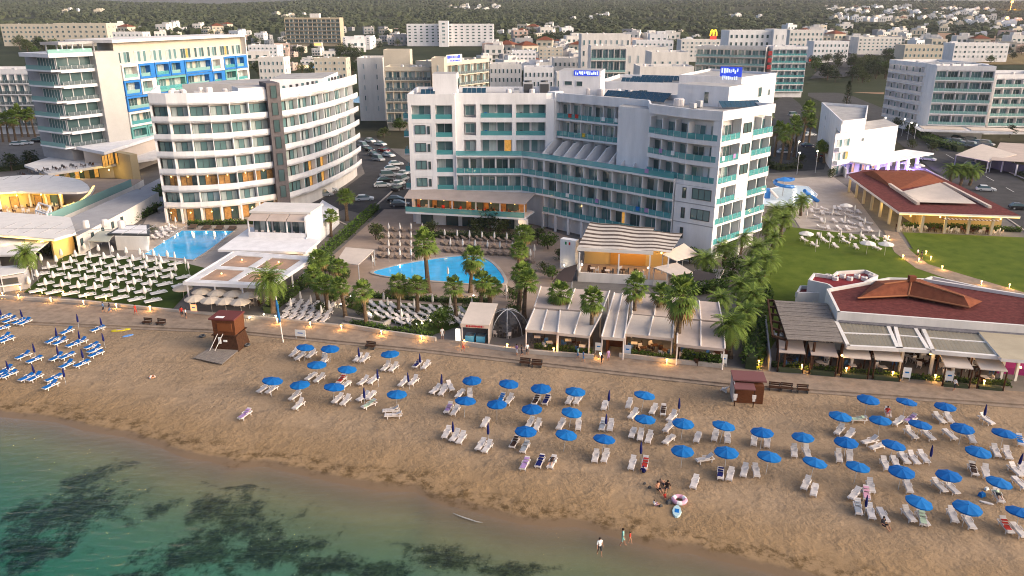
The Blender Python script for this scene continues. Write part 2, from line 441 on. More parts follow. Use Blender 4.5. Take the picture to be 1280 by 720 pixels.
# --- sea: a body of clear green water with a rippled surface
def water_material():
    m = bpy.data.materials.new('sea_water'); m.use_nodes = True
    n = m.node_tree.nodes; l = m.node_tree.links; n.remove(n['Principled BSDF']); out = n['Material Output']
    tr = n.new('ShaderNodeBsdfTransparent'); gl = n.new('ShaderNodeBsdfGlossy'); gl.inputs['Roughness'].default_value = .12
    fr = n.new('ShaderNodeFresnel'); fr.inputs['IOR'].default_value = 1.33
    mx = n.new('ShaderNodeMixShader'); g0 = n.new('ShaderNodeNewGeometry'); sb = n.new('ShaderNodeMath'); sb.operation = 'SUBTRACT'; sb.inputs[0].default_value = 1; l.new(g0.outputs['Backfacing'], sb.inputs[1])
    ml = n.new('ShaderNodeMath'); ml.operation = 'MULTIPLY'; l.new(fr.outputs[0], ml.inputs[0]); l.new(sb.outputs[0], ml.inputs[1]); l.new(ml.outputs[0], mx.inputs[0]); l.new(tr.outputs[0], mx.inputs[1]); l.new(gl.outputs[0], mx.inputs[2])
    geo = n.new('ShaderNodeNewGeometry')
    mp = n.new('ShaderNodeMapping'); mp.inputs['Scale'].default_value = (.6, 1.5, 1); mp.inputs['Rotation'].default_value = (0, 0, .33)
    l.new(geo.outputs['Position'], mp.inputs[0])
    nz = n.new('ShaderNodeTexNoise'); nz.inputs['Scale'].default_value = .9; nz.inputs['Detail'].default_value = 6; l.new(mp.outputs[0], nz.inputs['Vector'])
    bp = n.new('ShaderNodeBump'); bp.inputs['Strength'].default_value = 1.0; bp.inputs['Distance'].default_value = .34
    l.new(nz.outputs['Fac'], bp.inputs['Height']); l.new(bp.outputs[0], fr.inputs['Normal']); l.new(bp.outputs[0], gl.inputs['Normal'])
    ab = n.new('ShaderNodeVolumeAbsorption'); ab.inputs['Color'].default_value = (.0, .60, .52, 1); ab.inputs['Density'].default_value = .36
    l.new(mx.outputs[0], out.inputs['Surface']); l.new(ab.outputs[0], out.inputs['Volume'])
    return m
mb = MB(); WATER = water_material()
wpoly = [(x, shore_y(x) + 6) for x in [-190 + 4 * i for i in range(90)]]
mb.prism([(wpoly[0][0], 10)] + [(170, 10)] + [p for p in reversed(wpoly)], -6, -.22, WATER)
struct(mb, 'sea')
# the small breaking crest on the edge
mb = MB(); pts = [at(x, y, -.2) for (x, y) in [(566, 641), (573, 644), (580, 646.5), (588, 649), (595, 651.5), (603, 653)]]
FOAM2 = mat('thin_foam', (.42, .38, .33), .8); FOAM = mat('foam', (.5, .46, .41), .8)
for i in range(len(pts) - 1):
    a, b_ = pts[i], pts[i + 1]; w0 = .01 + .06 * sin(i / 5 * pi); w1 = .01 + .06 * sin((i + 1) / 5 * pi)
    mb.hexa([(a[0], a[1] - w0, -.25), (b_[0], b_[1] - w1, -.25), (b_[0], b_[1] + w1, -.25), (a[0], a[1] + w0, -.25)],
            [(a[0], a[1] - w0 * .4, -.19), (b_[0], b_[1] - w1 * .4, -.19), (b_[0], b_[1] + w1 * .4, -.19), (a[0], a[1] + w0 * .4, -.19)], FOAM)
o = struct(mb, 'sea_foam'); o['kind'] = 'stuff'

# --- inland terrain to the ridge
GROUND = mat('ground', (.062, .056, .038), .95, .3, .04, .2, 2, col2=(.034, .036, .020))
def hill_material():
    m = bpy.data.materials.new('hillside'); m.use_nodes = True
    n = m.node_tree.nodes; l = m.node_tree.links; b = n['Principled BSDF']; b.inputs['Roughness'].default_value = 1; b.inputs['Specular IOR Level'].default_value = .02
    geo = n.new('ShaderNodeNewGeometry')
    def noi(sc, det): 
        q = n.new('ShaderNodeTexNoise'); q.inputs['Scale'].default_value = sc; q.inputs['Detail'].default_value = det; q.inputs['Roughness'].default_value = .6
        l.new(geo.outputs['Position'], q.inputs['Vector']); return q.outputs['Fac']
    r = n.new('ShaderNodeValToRGB'); e = r.color_ramp.elements
    e[0].position = .36; e[0].color = (.028, .034, .020, 1); e[1].position = .60; e[1].color = (.046, .048, .028, 1)
    k = e.new(.68); k.color = (.080, .058, .042, 1); k = e.new(.80); k.color = (.11, .075, .056, 1)
    l.new(noi(.0042, 8), r.inputs[0]); l.new(r.outputs[0], b.inputs['Base Color'])
    return m
HILLM = hill_material(); SCRUB = mat('scrubland', (.046, .052, .028), 1, .3, .02, col2=(.022, .030, .015))
mb = MB(); ts = [0, 20, 60, 120, 200, 280, 340, 380, 440, 520, 600, 700, 800, 900, 1000] + [1000 + 60 * i for i in range(1, 50)] + [4200, 4800, 5800, 7500]
xcols = [-1 + i / 60 for i in range(121)]
for c_ in xcols:
    for t in ts:
        # columns fan out with distance
        x = c_ * (160 + t * .95); y = (promb_y(max(-150, min(140, x))) + 1.0) + t
        mb.v.append((x, y, gz(x, y) - (.06 if y < 440 else 0)))
nr = len(ts)
for i in range(len(xcols) - 1):
    for k in range(nr - 1):
        a = i * nr + k; mb.f.append((a, a + nr, a + nr + 1, a + 1)); mb.m.append(mb.mi(GROUND if ts[k] < 280 else (SCRUB if ts[k] < 1100 else HILLM)))
struct(mb, 'terrain', smooth=True)

# --- promenade, with the low wall above the sand
PAVE = mat('promenade_paving', (.255, .195, .150), .9, .24, .8, .25, 7)
KERB = mat('pale_kerb', (.40, .35, .31), .85, .15, .6)
mb = MB()
xs = [-110 + 4 * i for i in range(50)]
for i in range(len(xs) - 1):
    a, b_ = xs[i], xs[i + 1]
    lo = [(a, promb_y(a), -.4), (b_, promb_y(b_), -.4), (b_, promi_y(b_), -.4), (a, promi_y(a), -.4)]
    mb.hexa(lo, [(p[0], p[1], .12) for p in lo], PAVE)
struct(mb, 'promenade')
mb = MB()
for i in range(len(xs) - 1):
    a, b_ = xs[i], xs[i + 1]
    fr = Fr((a, promb_y(a)), (b_, promb_y(b_)))
    fr.box(mb, 0, fr.L, -.02, .35, -.4, .24, PAVE)
    fr.box(mb, 0, fr.L, .35, .95, -.4, .05, PAVE)
struct(mb, 'promenade_kerb')

# --- level sheets inland
def sheet(name, pts, z, m, kind='structure'):
    mb = MB(); a = sum(pts[k][0] * pts[(k + 1) % len(pts)][1] - pts[(k + 1) % len(pts)][0] * pts[k][1] for k in range(len(pts)))
    if a < 0: pts = pts[::-1]
    mb.face([(p[0], p[1], z) for p in pts], m)
    return struct(mb, name, kind)
ASPH = mat('asphalt', (.062, .060, .062), .9, .2, .3, .1, 20)
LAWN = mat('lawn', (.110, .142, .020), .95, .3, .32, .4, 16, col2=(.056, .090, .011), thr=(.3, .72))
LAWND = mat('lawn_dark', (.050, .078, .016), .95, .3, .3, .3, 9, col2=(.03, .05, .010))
DECK = mat('terrace_paving', (.33, .25, .20), .9, .12, .4, .15, 6)
DECK2 = mat('pool_deck_paving', (.36, .31, .275), .9, .12, .4, .15, 6)
YARD = mat('service_yard', (.16, .145, .135), .95, .2, .2)
SOIL = mat('bare_soil', (.30, .19, .125), 1, .2, .1)
P = lambda L, z=0: [at(a, b_, z) for a, b_ in L]
# hotel plots (overall paving), then what lies on them, each 4 mm or more above
sheet('plot_paving', P([(-260, 352), (0, 374), (230, 391), (430, 408), (560, 425), (900, 458), (960, 465), (1280, 490), (1480, 503), (1500, 330), (1120, 200), (600, 190), (100, 170), (-260, 200)]), .02, YARD)
sheet('pool_deck', P([(150, 330), (255, 340), (420, 335), (330, 255), (190, 262)]), .06, DECK2)
sheet('pool_terrace', P([(415, 380), (560, 405), (700, 395), (720, 300), (620, 262), (480, 262), (405, 330)]), .07, DECK)
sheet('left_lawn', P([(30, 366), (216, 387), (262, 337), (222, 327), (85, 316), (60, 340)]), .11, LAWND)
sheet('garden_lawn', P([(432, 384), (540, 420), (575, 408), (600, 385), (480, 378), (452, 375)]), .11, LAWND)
sheet('right_lawn', P([(935, 458), (948, 463), (985, 400), (1130, 350), (1280, 372), (1290, 366), (1140, 312), (1112, 298), (985, 284), (955, 330)]), .10, LAWN)
sheet('upper_lawn', P([(1128, 291), (1152, 330), (1310, 380), (1420, 372), (1340, 300)]), .116, LAWN)
sheet('garden_path', P([(1104, 288), (1118, 316), (1145, 336), (1200, 355), (1285, 378), (1292, 370), (1210, 346), (1160, 331), (1138, 314), (1122, 291)]), .13, PAVE)
sheet('beach_path', P([(882, 457), (902, 459), (922, 425), (905, 420)]), .14, WOOD)
sheet('terrace', P([(1005, 292), (1102, 290), (1062, 236), (1040, 220), (965, 225), (985, 262)]), .07, DECK2)
sheet('hotel_road', P([(345, 300), (430, 262), (540, 290), (520, 210), (470, 172), (440, 172), (456, 217), (425, 240), (370, 262)]), .05, ASPH)
sheet('access_road', P([(945, 218), (1030, 212), (1035, 190), (1000, 130), (985, 118), (960, 130), (968, 180)]), .05, ASPH)
sheet('road', P([(1165, 212), (1300, 300), (1420, 300), (1200, 186), (1120, 142), (1060, 118), (1010, 112), (1010, 120), (1100, 160)]), .06, ASPH)
sheet('car_park', P([(-90, 205), (40, 215), (90, 190), (95, 165), (-60, 160)]), .05, YARD)
sheet('field', P([(1005, 112), (1105, 118), (1108, 98), (1000, 92)]), .10, SOIL)
mb = MB()
LINE = mat('road_paint', (.55, .55, .53), .8)
for i in range(9):
    a = at(*[lerp(p, q_, (i + .1) / 9) for p, q_ in zip((1105, 150), (1330, 275))]); b_ = at(*[lerp(p, q_, (i + .5) / 9) for p, q_ in zip((1105, 150), (1330, 275))])
    fr = Fr(a, b_); fr.box(mb, 0, fr.L, -.08, .08, .062, .068, LINE)
struct(mb, 'road_markings')
for nm, L, w, h in (('kerb', [(1158, 212), (1210, 240), (1300, 302)], .35, .17), ('kerb', [(1235, 204), (1300, 232), (1420, 285)], .35, .17), ('kerb', [(392, 262), (440, 285), (505, 226)], .4, .2)):
    mb = MB(); L = P(L)
    for a, b_ in zip(L, L[1:]):
        fr = Fr(a, b_); fr.box(mb, 0, fr.L, -w / 2, w / 2, 0, h, KERB)
    struct(mb, nm)

def draped(name, L, m, lift, n=10):
    mb = MB(); c = [atg(*p)[:2] for p in L]
    for i in range(n + 1):
        for j in range(n + 1):
            u, v = i / n, j / n; x, y = ((c[0][k] * (1 - u) + c[1][k] * u) * (1 - v) + (c[3][k] * (1 - u) + c[2][k] * u) * v for k in (0, 1)); mb.v.append((x, y, gz(x, y) + lift))
    for i in range(n):
        for j in range(n): a = i * (n + 1) + j; mb.f.append((a, a + n + 1, a + n + 2, a + 1)); mb.m.append(mb.mi(m))
    return struct(mb, name)
draped('car_park', [(1012, 100), (1075, 96), (1108, 58), (1050, 62)], ASPH, .6)
draped('field', [(1190, 82), (1300, 82), (1290, 68), (1200, 68)], mat('dry_grass', (.17, .125, .06), 1, .3, .08), .6)
draped('field', [(1172, 50), (1262, 52), (1262, 44), (1172, 42)], SOIL, .8)

# --- swimming pools: a rim, a tiled basin floor and water standing a little below the rim
def pool_water(name, col):
    m = mat(name, col, .04, .16, .6, spec=.6, bump=.2, bscale=2.2); return m
POOLM = pool_water('pool_water', (.012, .42, .80)); POOLL = pool_water('pool_water_pale', (.14, .40, .66))
def pool(name, label, poly, z, m, rimw=.5, rim=None):
    c = (sum(p[0] for p in poly) / len(poly), sum(p[1] for p in poly) / len(poly))
    t = thing(name, (c[0], c[1], z), label, 'swimming pool')
    out = [(c[0] + (p[0] - c[0]) * (1 + rimw / max(1, math.hypot(p[0] - c[0], p[1] - c[1]))), c[1] + (p[1] - c[1]) * (1 + rimw / max(1, math.hypot(p[0] - c[0], p[1] - c[1])))) for p in poly]
    mb = MB(); n = len(poly)
    for k in range(n):
        j = (k + 1) % n
        mb.hexa([(*poly[k], z), (*out[k], z), (*out[j], z), (*poly[j], z)], [(*poly[k], z + .16), (*out[k], z + .16), (*out[j], z + .16), (*poly[j], z + .16)], rim or KERB)
    mb.build('rim', t)
    mb = MB(); mb.prism(poly, z + .01, z + .09, m); mb.build('water', t)
    return t
tp = pool('swimming_pool', 'bright blue rectangular pool beside the curved hotel and the white bar pavilion', P([(180, 319), (242, 326), (262, 313), (292, 290), (228, 289)]), .06, POOLM)
for (px, py) in [(185, 314), (205, 302), (222, 293), (240, 291), (258, 291), (282, 291)]:
    x, y = at(px, py); mb = MB(); mb.blob((x, y, .2), .1, BULBW, 6, 4); mb.build('pool_light', tp); lamp(tp, rel(tp, (x, y, .45)), 6, (.8, .95, 1))
def smooth_poly(L, n=6):
    out = []
    for k in range(len(L)):
        p0, p1, p2, p3 = (L[(k + d) % len(L)] for d in (-1, 0, 1, 2))
        for i in range(n):
            t = i / n
            out.append(tuple(.5 * (2 * p1[a] + (p2[a] - p0[a]) * t + (2 * p0[a] - 5 * p1[a] + 4 * p2[a] - p3[a]) * t * t + (3 * p1[a] - p0[a] - 3 * p2[a] + p3[a]) * t ** 3) for a in (0, 1)))
    return out
tp2 = pool('swimming_pool', 'long rounded blue lagoon pool behind the palm garden', smooth_poly(P([(467, 342), (492, 334), (535, 326), (585, 321), (612, 328), (630, 350), (622, 357), (590, 356), (540, 352), (500, 349)])), .07, POOLM, .6)
for (px, py) in [(533, 328), (500, 333)]:
    x, y = at(px, py); mb = MB(); mb.blob((x, y, .2), .1, BULBW, 6, 4); mb.build('pool_light', tp2); lamp(tp2, rel(tp2, (x, y, .45)), 5, (.8, .95, 1))
pool('paddling_pool', 'white lined splash pool with blue slides beyond the right end of the hotel', P([(952, 257), (962, 237), (985, 232), (1010, 234), (1021, 244), (1016, 252), (1004, 258), (978, 260)]), .07, mat('shallow_pool', (.60, .70, .76), .12, .12, .5, bump=.1, bscale=3), .3, WHITE)
pool('paddling_pool', 'small pale pool behind the left hotel near the parked cars', P([(437, 128), (468, 131), (462, 122), (440, 120)]), .05, POOLL, .4)
# ================================================================== BUILDINGS
WR = random.Random(5)
WINC = {}
def winmesh(w, h, kind, frame=FRAMEW):
    key = (round(w, 1), round(h, 1), kind, frame.name)
    if key in WINC: return WINC[key]
    mb = MB(); f = .08; w = key[0]; h = key[1]; n = max(1, round(w / (1.25 if kind != 'big' else 2.6)))
    for (a, b_) in ((-w / 2, -w / 2 + f), (w / 2 - f, w / 2)): mb.box(((a + b_) / 2, -.03, h / 2), (f, .14, h), frame)
    for z in (f / 2, h - f / 2): mb.box((0, -.03, z), (w - 2 * f, .14, f), frame)
    pw = (w - 2 * f) / n
    for i in range(n):
        x0 = -w / 2 + f + i * pw; x1 = x0 + pw
        if kind in ('dark', 'big'): m = GLASS
        elif kind == 'green': m = GLASS2
        elif kind == 'curt': m = CURTW if i % 2 == 0 else GLASS2
        elif kind == 'mix': m = (GLASS, CURTW, GLASS2)[(i + int(w * 10)) % 3]
        elif kind == 'half': m = GLASS2 if i < n / 2 else CURTW
        elif kind == 'amber': m = (AMBER, GLASS, AMBER)[(i + int(w * 10)) % 3]
        elif kind == 'warm': m = WARMWIN
        else: m = WARMWIN if i == n // 2 else GLASS
        mb.face([(x0, -.02, f), (x1, -.02, f), (x1, -.02, h - f), (x0, -.02, h - f)], m)
        if i: mb.box((x0, -.04, h / 2), (.06, .09, h - 2 * f), frame)
    WINC[key] = mb.mesh('window'); return WINC[key]
KN = ['green', 'curt', 'mix', 'half', 'green', 'curt', 'half', 'dark']
def window(root, parent, fr, a, d, z, w, h, kind=None, frame=FRAMEW):
    kind = kind or WR.choice(KN)
    return inst('window', winmesh(w, h, kind, frame), parent, rel(root, fr.p(a, d + .03, z)), fr.rot)
SPLIT = {'partition_wall', 'pillar', 'awning_post', 'pergola_post', 'ground_post', 'cooling_unit_', 'column_', 'opening', 'round_seat', 'awning', 'roof_terrace_screen'}
def pieces(mb):
    """the connected pieces of a builder, each as a builder of its own"""
    par = list(range(len(mb.v)))
    def fd(a):
        while par[a] != a: par[a] = par[par[a]]; a = par[a]
        return a
    for f in mb.f:
        for k in f[1:]: par[fd(k)] = fd(f[0])
    g = {}
    for i, f in enumerate(mb.f): g.setdefault(fd(f[0]), []).append(i)
    out = []
    for L in g.values():
        q = MB(); ix = {}
        for i in L:
            nf = []
            for v in mb.f[i]:
                if v not in ix: ix[v] = len(q.v); q.v.append(mb.v[v])
                nf.append(ix[v])
            q.f.append(tuple(nf)); q.m.append(q.mi(mb.mats[mb.m[i]]))
        out.append(q)
    return out
def part(mb, name, root, parent=None):
    if name in SPLIT:
        for q in pieces(mb): o = q.build(name, parent or root, org=root['_o'])
        return o
    return mb.build(name, parent or root, org=root['_o'])
CHAIRM = {}
def seat_piece(x, y, z, m, rot, where, group):
    """a small armchair, far off: one mesh, shared by its copies"""
    if m.name not in CHAIRM:
        mb = MB(); mb.box((0, 0, .43), (.54, .54, .09), m); mb.box((0, .25, .72), (.54, .07, .5), m)
        for a in (-.22, .22):
            for b_ in (-.22, .22): mb.box((a, b_, .2), (.06, .06, .4), m)
            mb.box((a * 1.15, 0, .62), (.06, .5, .05), m)
        CHAIRM[m.name] = mb.mesh('chair')
    o = inst('chair', CHAIRM[m.name], None, (x, y, z), rot)
    auto(o, 'chair', '%s chair %s' % (CNAME.get(m.name, 'pale'), where), group); return o
CNAME = {'white_plastic': 'white', 'dark_metal': 'dark', 'blue_cushion': 'blue', 'taupe_canvas': 'taupe', 'dark_wood': 'dark brown', 'brown_wood': 'brown', 'cream_canvas': 'cream', 'red_cotton': 'red', 'blue_cotton': 'blue'}
def balcony_run(root, wing, fr, a0, a1, z, fh, nb, depth, fin=None, rail=TEAL, railh=1.05, warm=(), wfrac=.9, slabt=.36, wallm=WHITE, chairs=True, wh=None, kinds=None, fout=0):
    mb = MB(); fr.box(mb, a0, a1, -depth, 0, z - slabt, z, wallm); part(mb, 'balcony_slab', root, wing)
    bw = (a1 - a0) / nb
    if fin is not None:
        mb = MB()
        for i in range(nb + 1):
            a = a0 + i * bw; a = min(max(a, a0 + .09), a1 - .09)
            fr.box(mb, a - .09, a + .09, -depth, -fin, z, z + fh - slabt - .01, wallm)
            if fout:
                c = [fr.p(a + s_, d_, zz) for (d_, zz) in ((-fin, z), (fout, z), (fout, z + .9), (-fin, z + fh * .78)) for s_ in (0,)]
                lo = [(p[0] - fr.t.x * .09, p[1] - fr.t.y * .09, p[2]) for p in c]; hi = [(p[0] + fr.t.x * .09, p[1] + fr.t.y * .09, p[2]) for p in c]
                mb.hexa(lo, hi, wallm)
        part(mb, 'partition_wall', root, wing)
    for i in range(nb):
        k = 'warm1' if i in warm else (kinds[i % len(kinds)] if kinds else None)
        window(root, wing, fr, a0 + (i + .5) * bw, -depth, z + .03, bw * wfrac, wh or (fh - slabt - .55), k)
    if rail is not None:
        mb = MB(); fr.box(mb, a0 + .03, a1 - .03, -.09, -.05, z + .06, z + railh, rail)
        n = max(2, round((a1 - a0) / 1.6))
        for i in range(n + 1):
            a = lerp(a0 + .06, a1 - .06, i / n); fr.box(mb, a - .025, a + .025, -.12, -.02, z, z + railh + .02, FRAMEW)
        part(mb, 'balustrade', root, wing)
    if chairs:
        for i in range(nb):
            for q in (.28, .66):
                if WR.random() < .13:
                    c = fr.p(a0 + (i + q) * bw, -depth * .45, z); seat_piece(c[0], c[1], z + .005, WR.choice((PLAST, PLAST, DMETAL, BLUESEAT, TAUPE)), fr.rot + WR.uniform(-.5, .5) + pi, 'on a hotel balcony', 'balcony chairs')
def wing_mass(root, poly, z0, z1, m=WHITE, top=None, name='wing', parent=None):
    mb = MB(); mb.prism(poly, z0, z1, m, top or ROOFG); return part(mb, name, root, parent)
def parapet(root, poly, z0, z1, m=WHITE, t=.3, name='parapet', parent=None, closed=True):
    mb = MB(); n = len(poly)
    a = sum(poly[k][0] * poly[(k + 1) % n][1] - poly[(k + 1) % n][0] * poly[k][1] for k in range(n))
    if a < 0: poly = poly[::-1]
    for k in range(n if closed else n - 1):
        fr = Fr(poly[k], poly[(k + 1) % n]); fr.box(mb, -.001, fr.L - .002, -t, .004, z0, z1, m)
    return part(mb, name, root, parent)
def roof_units(root, fr, a0, a1, d0, d1, z, n, seed=1):
    r = random.Random(seed)
    for i in range(n):
        a = r.uniform(a0, a1); d = r.uniform(d0, d1); k = r.random(); mb = MB(); c = fr.p(a, d, z)
        if k < .55:
            h = r.uniform(.7, 1.3); mb.box((c[0], c[1], z + h / 2 + .1), (1.1, .8, h), METAL, fr.rot); mb.box((c[0], c[1], z + .05), (.9, .6, .1), DMETAL, fr.rot); nm = 'cooling_unit'
        else:
            mb.lathe([(0, z), (.55, z), (.6, z + .1), (.6, z + 1.2), (.45, z + 1.4), (0, z + 1.45)], PLAST, 10, (c[0], c[1])); nm = 'water_tank'
        part(mb, nm, root)
def solar(root, fr, a, d, z, nx, w=1.0, rot=0):
    mb = MB()
    for i in range(nx):
        c0 = [fr.p(a + i * w, d, z + .35), fr.p(a + i * w + w * .94, d, z + .35), fr.p(a + i * w + w * .94, d - 1.5, z + 1.35), fr.p(a + i * w, d - 1.5, z + 1.35)]
        mb.hexa([(p[0], p[1], p[2] - .08) for p in c0], c0, DMETAL, mat('solar_glass', (.012, .05, .085), .15, spec=.8))
        for p in (c0[3],): mb.tube((p[0], p[1], z), p, .04, .04, METAL, 4)
    part(mb, 'solar_panel', root)
def glyphs(mb, fr, a0, a1, d, z0, z1, m, n, seed=3):
    """lettering that the photograph does not resolve: a row of uneven strokes"""
    r = random.Random(seed); x = a0; w = (a1 - a0) / n
    while x < a1 - w * .4:
        k = w * r.uniform(.25, .6); h = (z1 - z0) * r.uniform(.55, 1); b_ = z0 + (z1 - z0 - h) * r.random()
        fr.box(mb, x, min(x + k, a1), d, d + .08, b_, b_ + h, m); x += k + w * r.uniform(.12, .35)

# ------------------------------------------------------------------ central white hotel
FL = [3.7 + 3.6 * i for i in range(6)]; FH = 3.6; TOPZ = 26.6
H = thing('beach_hotel', (13, 150, 0), 'long white angled hotel with teal glass balconies beside the lagoon pool', 'hotel')
# left end block
fr = Fr((-21, 161), (-11.5, 161)); wA = wing_mass(H, [fr.p(0, -1.4, 0)[:2], fr.p(fr.L, -1.4, 0)[:2], fr.p(fr.L, -17, 0)[:2], fr.p(0, -17, 0)[:2]], 0, 25.6)
mb = MB()
for (a0, a1) in ((0, .7), (4.6, 5.5), (8.9, 9.5)): fr.box(mb, a0, a1, -1.38, 0, 3.7, 25.6, WHITE)
for i, z in enumerate(FL[1:] + [25.3]): fr.box(mb, -.003, fr.L + .003, -1.37, .003, z - .75, z + .12, WHITE)
for z in FL[1:5]: fr.box(mb, .7, 4.6, -1.36, -.06, z + .12, z + FH - .75, WHITE)
part(mb, 'facade_frame', H, wA)
for i, z in enumerate(FL[1:]):
    if i < 4:
        window(H, wA, fr, 2.35, -.06, z + .7, 2.2, 1.75, 'green', DARKG); window(H, wA, fr, 4.05, -.06, z + .7, .5, 1.6, 'dark', DARKG)
    else:
        window(H, wA, fr, 2.65, -1.4, z + .12, 3.6, 2.6, 'curt')
        mb = MB(); fr.box(mb, .72, 4.58, -.12, -.08, z + .12, z + 1.05, TEAL); part(mb, 'balustrade', H, wA)
    window(H, wA, fr, 7.2, -1.4, z + .12, 3.1, 2.6)
    mb = MB(); fr.box(mb, 5.52, 8.88, -.12, -.08, z + .12, z + 1.05, TEAL); part(mb, 'balustrade', H, wA)
# small side balconies on the left end
frs = Fr((-21, 178), (-21, 161))
for z in FL[1:]:
    mb = MB(); frs.box(mb, 10, 15, 0, 1.3, z - .2, z, WHITE); part(mb, 'balcony_slab', H, wA)
    mb = MB(); frs.box(mb, 10.05, 14.95, 1.2, 1.25, z, z + 1, TEAL); frs.box(mb, 14.9, 14.95, 0, 1.2, z, z + 1, TEAL); part(mb, 'balustrade', H, wA)
    window(H, wA, frs, 12.5, 0, z + .05, 2.6, 2.4)
# left main wing, upper three storeys in a white frame
fr = Fr((-11.5, 163.2), (8.6, 163.2)); wB = wing_mass(H, [fr.p(0.01, -1.5, 0)[:2], fr.p(fr.L, -1.5, 0)[:2], fr.p(fr.L + 2, -15, 0)[:2], fr.p(0.01, -15, 0)[:2]], 0, 25.6)
mb = MB()
for (a0, a1) in ((0, 1.6), (4.1, 5.0), (11.5, 12.3), (18.4, 20.1)): fr.box(mb, a0, a1, -1.48, 0, 14.5, 25.6, WHITE)
for z in (FL[4], FL[5], 25.3): fr.box(mb, -.003, fr.L + .003, -1.47, .003, z - .8, z + .12, WHITE)
part(mb, 'facade_frame', H, wB)
for i, z in enumerate(FL[3:]):
    window(H, wB, fr, 2.85, -1.0, z + .5, 2.0, 2.0); 
    for a, w in ((6.8, 3.0), (9.9, 3.0), (13.8, 2.8), (16.9, 2.8)): window(H, wB, fr, a, -1.5, z + .12, w, 2.65, 'warm1' if (i == 0 and a == 9.9) else None)
    if i:
        for a0, a1 in ((4.2, 11.5), (12.3, 18.4)):
            mb = MB(); fr.box(mb, a0 + .9 * (a0 < 5), a1, -.12, -.08, z + .12, z + 1.05, TEAL); part(mb, 'balustrade', H, wB)
        for a in (6, 8.2, 13.4, 15.6): c = fr.p(a, -.8, z); seat_piece(c[0], c[1], z + .125, WR.choice((PLAST, BLUESEAT, DMETAL)), WR.uniform(-.5, .5), 'on a hotel balcony', 'balcony chairs')
# left lower storeys, projecting
fr = Fr((-14.6, 160.4), (2.0, 160.2)); wC = wing_mass(H, [fr.p(3.2, -1.7, 0)[:2], fr.p(fr.L, -1.7, 0)[:2], fr.p(fr.L, -4.2, 0)[:2], fr.p(3.2, -4.2, 0)[:2]], 3.7, 14.2)
for z in FL[1:3]: balcony_run(H, wC, fr, 3.1, fr.L, z, FH, 5, 1.7, fin=.3)
mb = MB(); fr.box(mb, 3.1, fr.L, -2.75, 0, 14.2, 14.5, WHITE); part(mb, 'terrace_slab', H, wC)
mb = MB(); fr.box(mb, 3.1, fr.L, -.09, -.05, 14.55, 15.5, TEAL); part(mb, 'balustrade', H, wC)
fr2 = Fr((2.0, 160.2), (6.2, 156.9)); wC2 = wing_mass(H, [fr2.p(0, -1.7, 0)[:2], fr2.p(fr2.L, -1.7, 0)[:2], fr2.p(fr2.L, -6, 0)[:2], fr2.p(0, -6, 0)[:2]], 0, 14.19)
for z in FL[1:3]: balcony_run(H, wC2, fr2, 0, fr2.L, z, FH, 2, 1.7, fin=.3)
mb = MB(); fr2.box(mb, 0, fr2.L, -4.5, 0, 14.2, 14.503, WHITE); part(mb, 'terrace_slab', H, wC2)
mb = MB(); fr2.box(mb, 0, fr2.L, -.09, -.05, 14.55, 15.5, TEAL); part(mb, 'balustrade', H, wC2)
# angled middle wing
fu = Fr((8.9, 164.0), (25.6, 149.4)); wD = wing_mass(H, [fu.p(0, -1.8, 0)[:2], fu.p(fu.L, -1.8, 0)[:2], fu.p(fu.L, -17, 0)[:2], fu.p(0, -17, 0)[:2]], 0, 25.6)
mb = MB(); fu.box(mb, -1.6, .3, -2.2, .6, 14.5, 26.9, WHITE); fu.box(mb, 0, fu.L, -1.85, 0, 25.0, 25.65, WHITE); part(mb, 'facade_frame', H, wD)
for z in FL[4:]: balcony_run(H, wD, fu, .4, fu.L, z, FH, 8, 1.8, fin=.9, wfrac=.78)
z = FL[3]
fl_ = Fr((6.2, 156.9), (28.4, 136.3))
for i in range(8):
    a = .4 + (i + .5) * (fu.L - .4) / 8; window(H, wD, fu, a, -1.78, z + .03, 1.9, 2.5)
mb = MB()
for i in range(9):
    a = .4 + i * (fu.L - .4) / 8
    c = [fu.p(a, d_, zz) for (d_, zz) in ((-1.8, z), (4.6, z), (4.6, z + .5), (1.2, z + 2.7), (-1.8, z + 2.9))]
    mb.hexa([(p[0] - fu.t.x * .09, p[1] - fu.t.y * .09, p[2]) for p in c], [(p[0] + fu.t.x * .09, p[1] + fu.t.y * .09, p[2]) for p in c], WHITE)
part(mb, 'partition_wall', H, wD)
wE = wing_mass(H, [fl_.p(0.02, -1.8, 0)[:2], fl_.p(fl_.L, -1.8, 0)[:2], fl_.p(fl_.L, -9.5, 0)[:2], fl_.p(0.02, -7.0, 0)[:2]], 0, 14.2)
for j, z in enumerate(FL[:3]): balcony_run(H, wE, fl_, 0, fl_.L, z, FH, 9, 1.8, fin=.35, warm=((5,) if j == 0 else ()))
mb = MB(); mb.prism([fl_.p(0, 0, 0)[:2], fl_.p(fl_.L, 0, 0)[:2], fl_.p(fl_.L, -12, 0)[:2], fl_.p(0, -6.5, 0)[:2]], 14.2, 14.5, WHITE); part(mb, 'terrace_slab', H, wE)
mb = MB(); fl_.box(mb, 0, fl_.L, -.09, -.05, 14.55, 15.5, TEAL); part(mb, 'balustrade', H, wE)
mb = MB()
for i in range(10): fl_.box(mb, i * fl_.L / 9 - .2, i * fl_.L / 9 + .2, -.5, -.05, 0, 3.4, WHITE)
part(mb, 'pillar', H, wE)
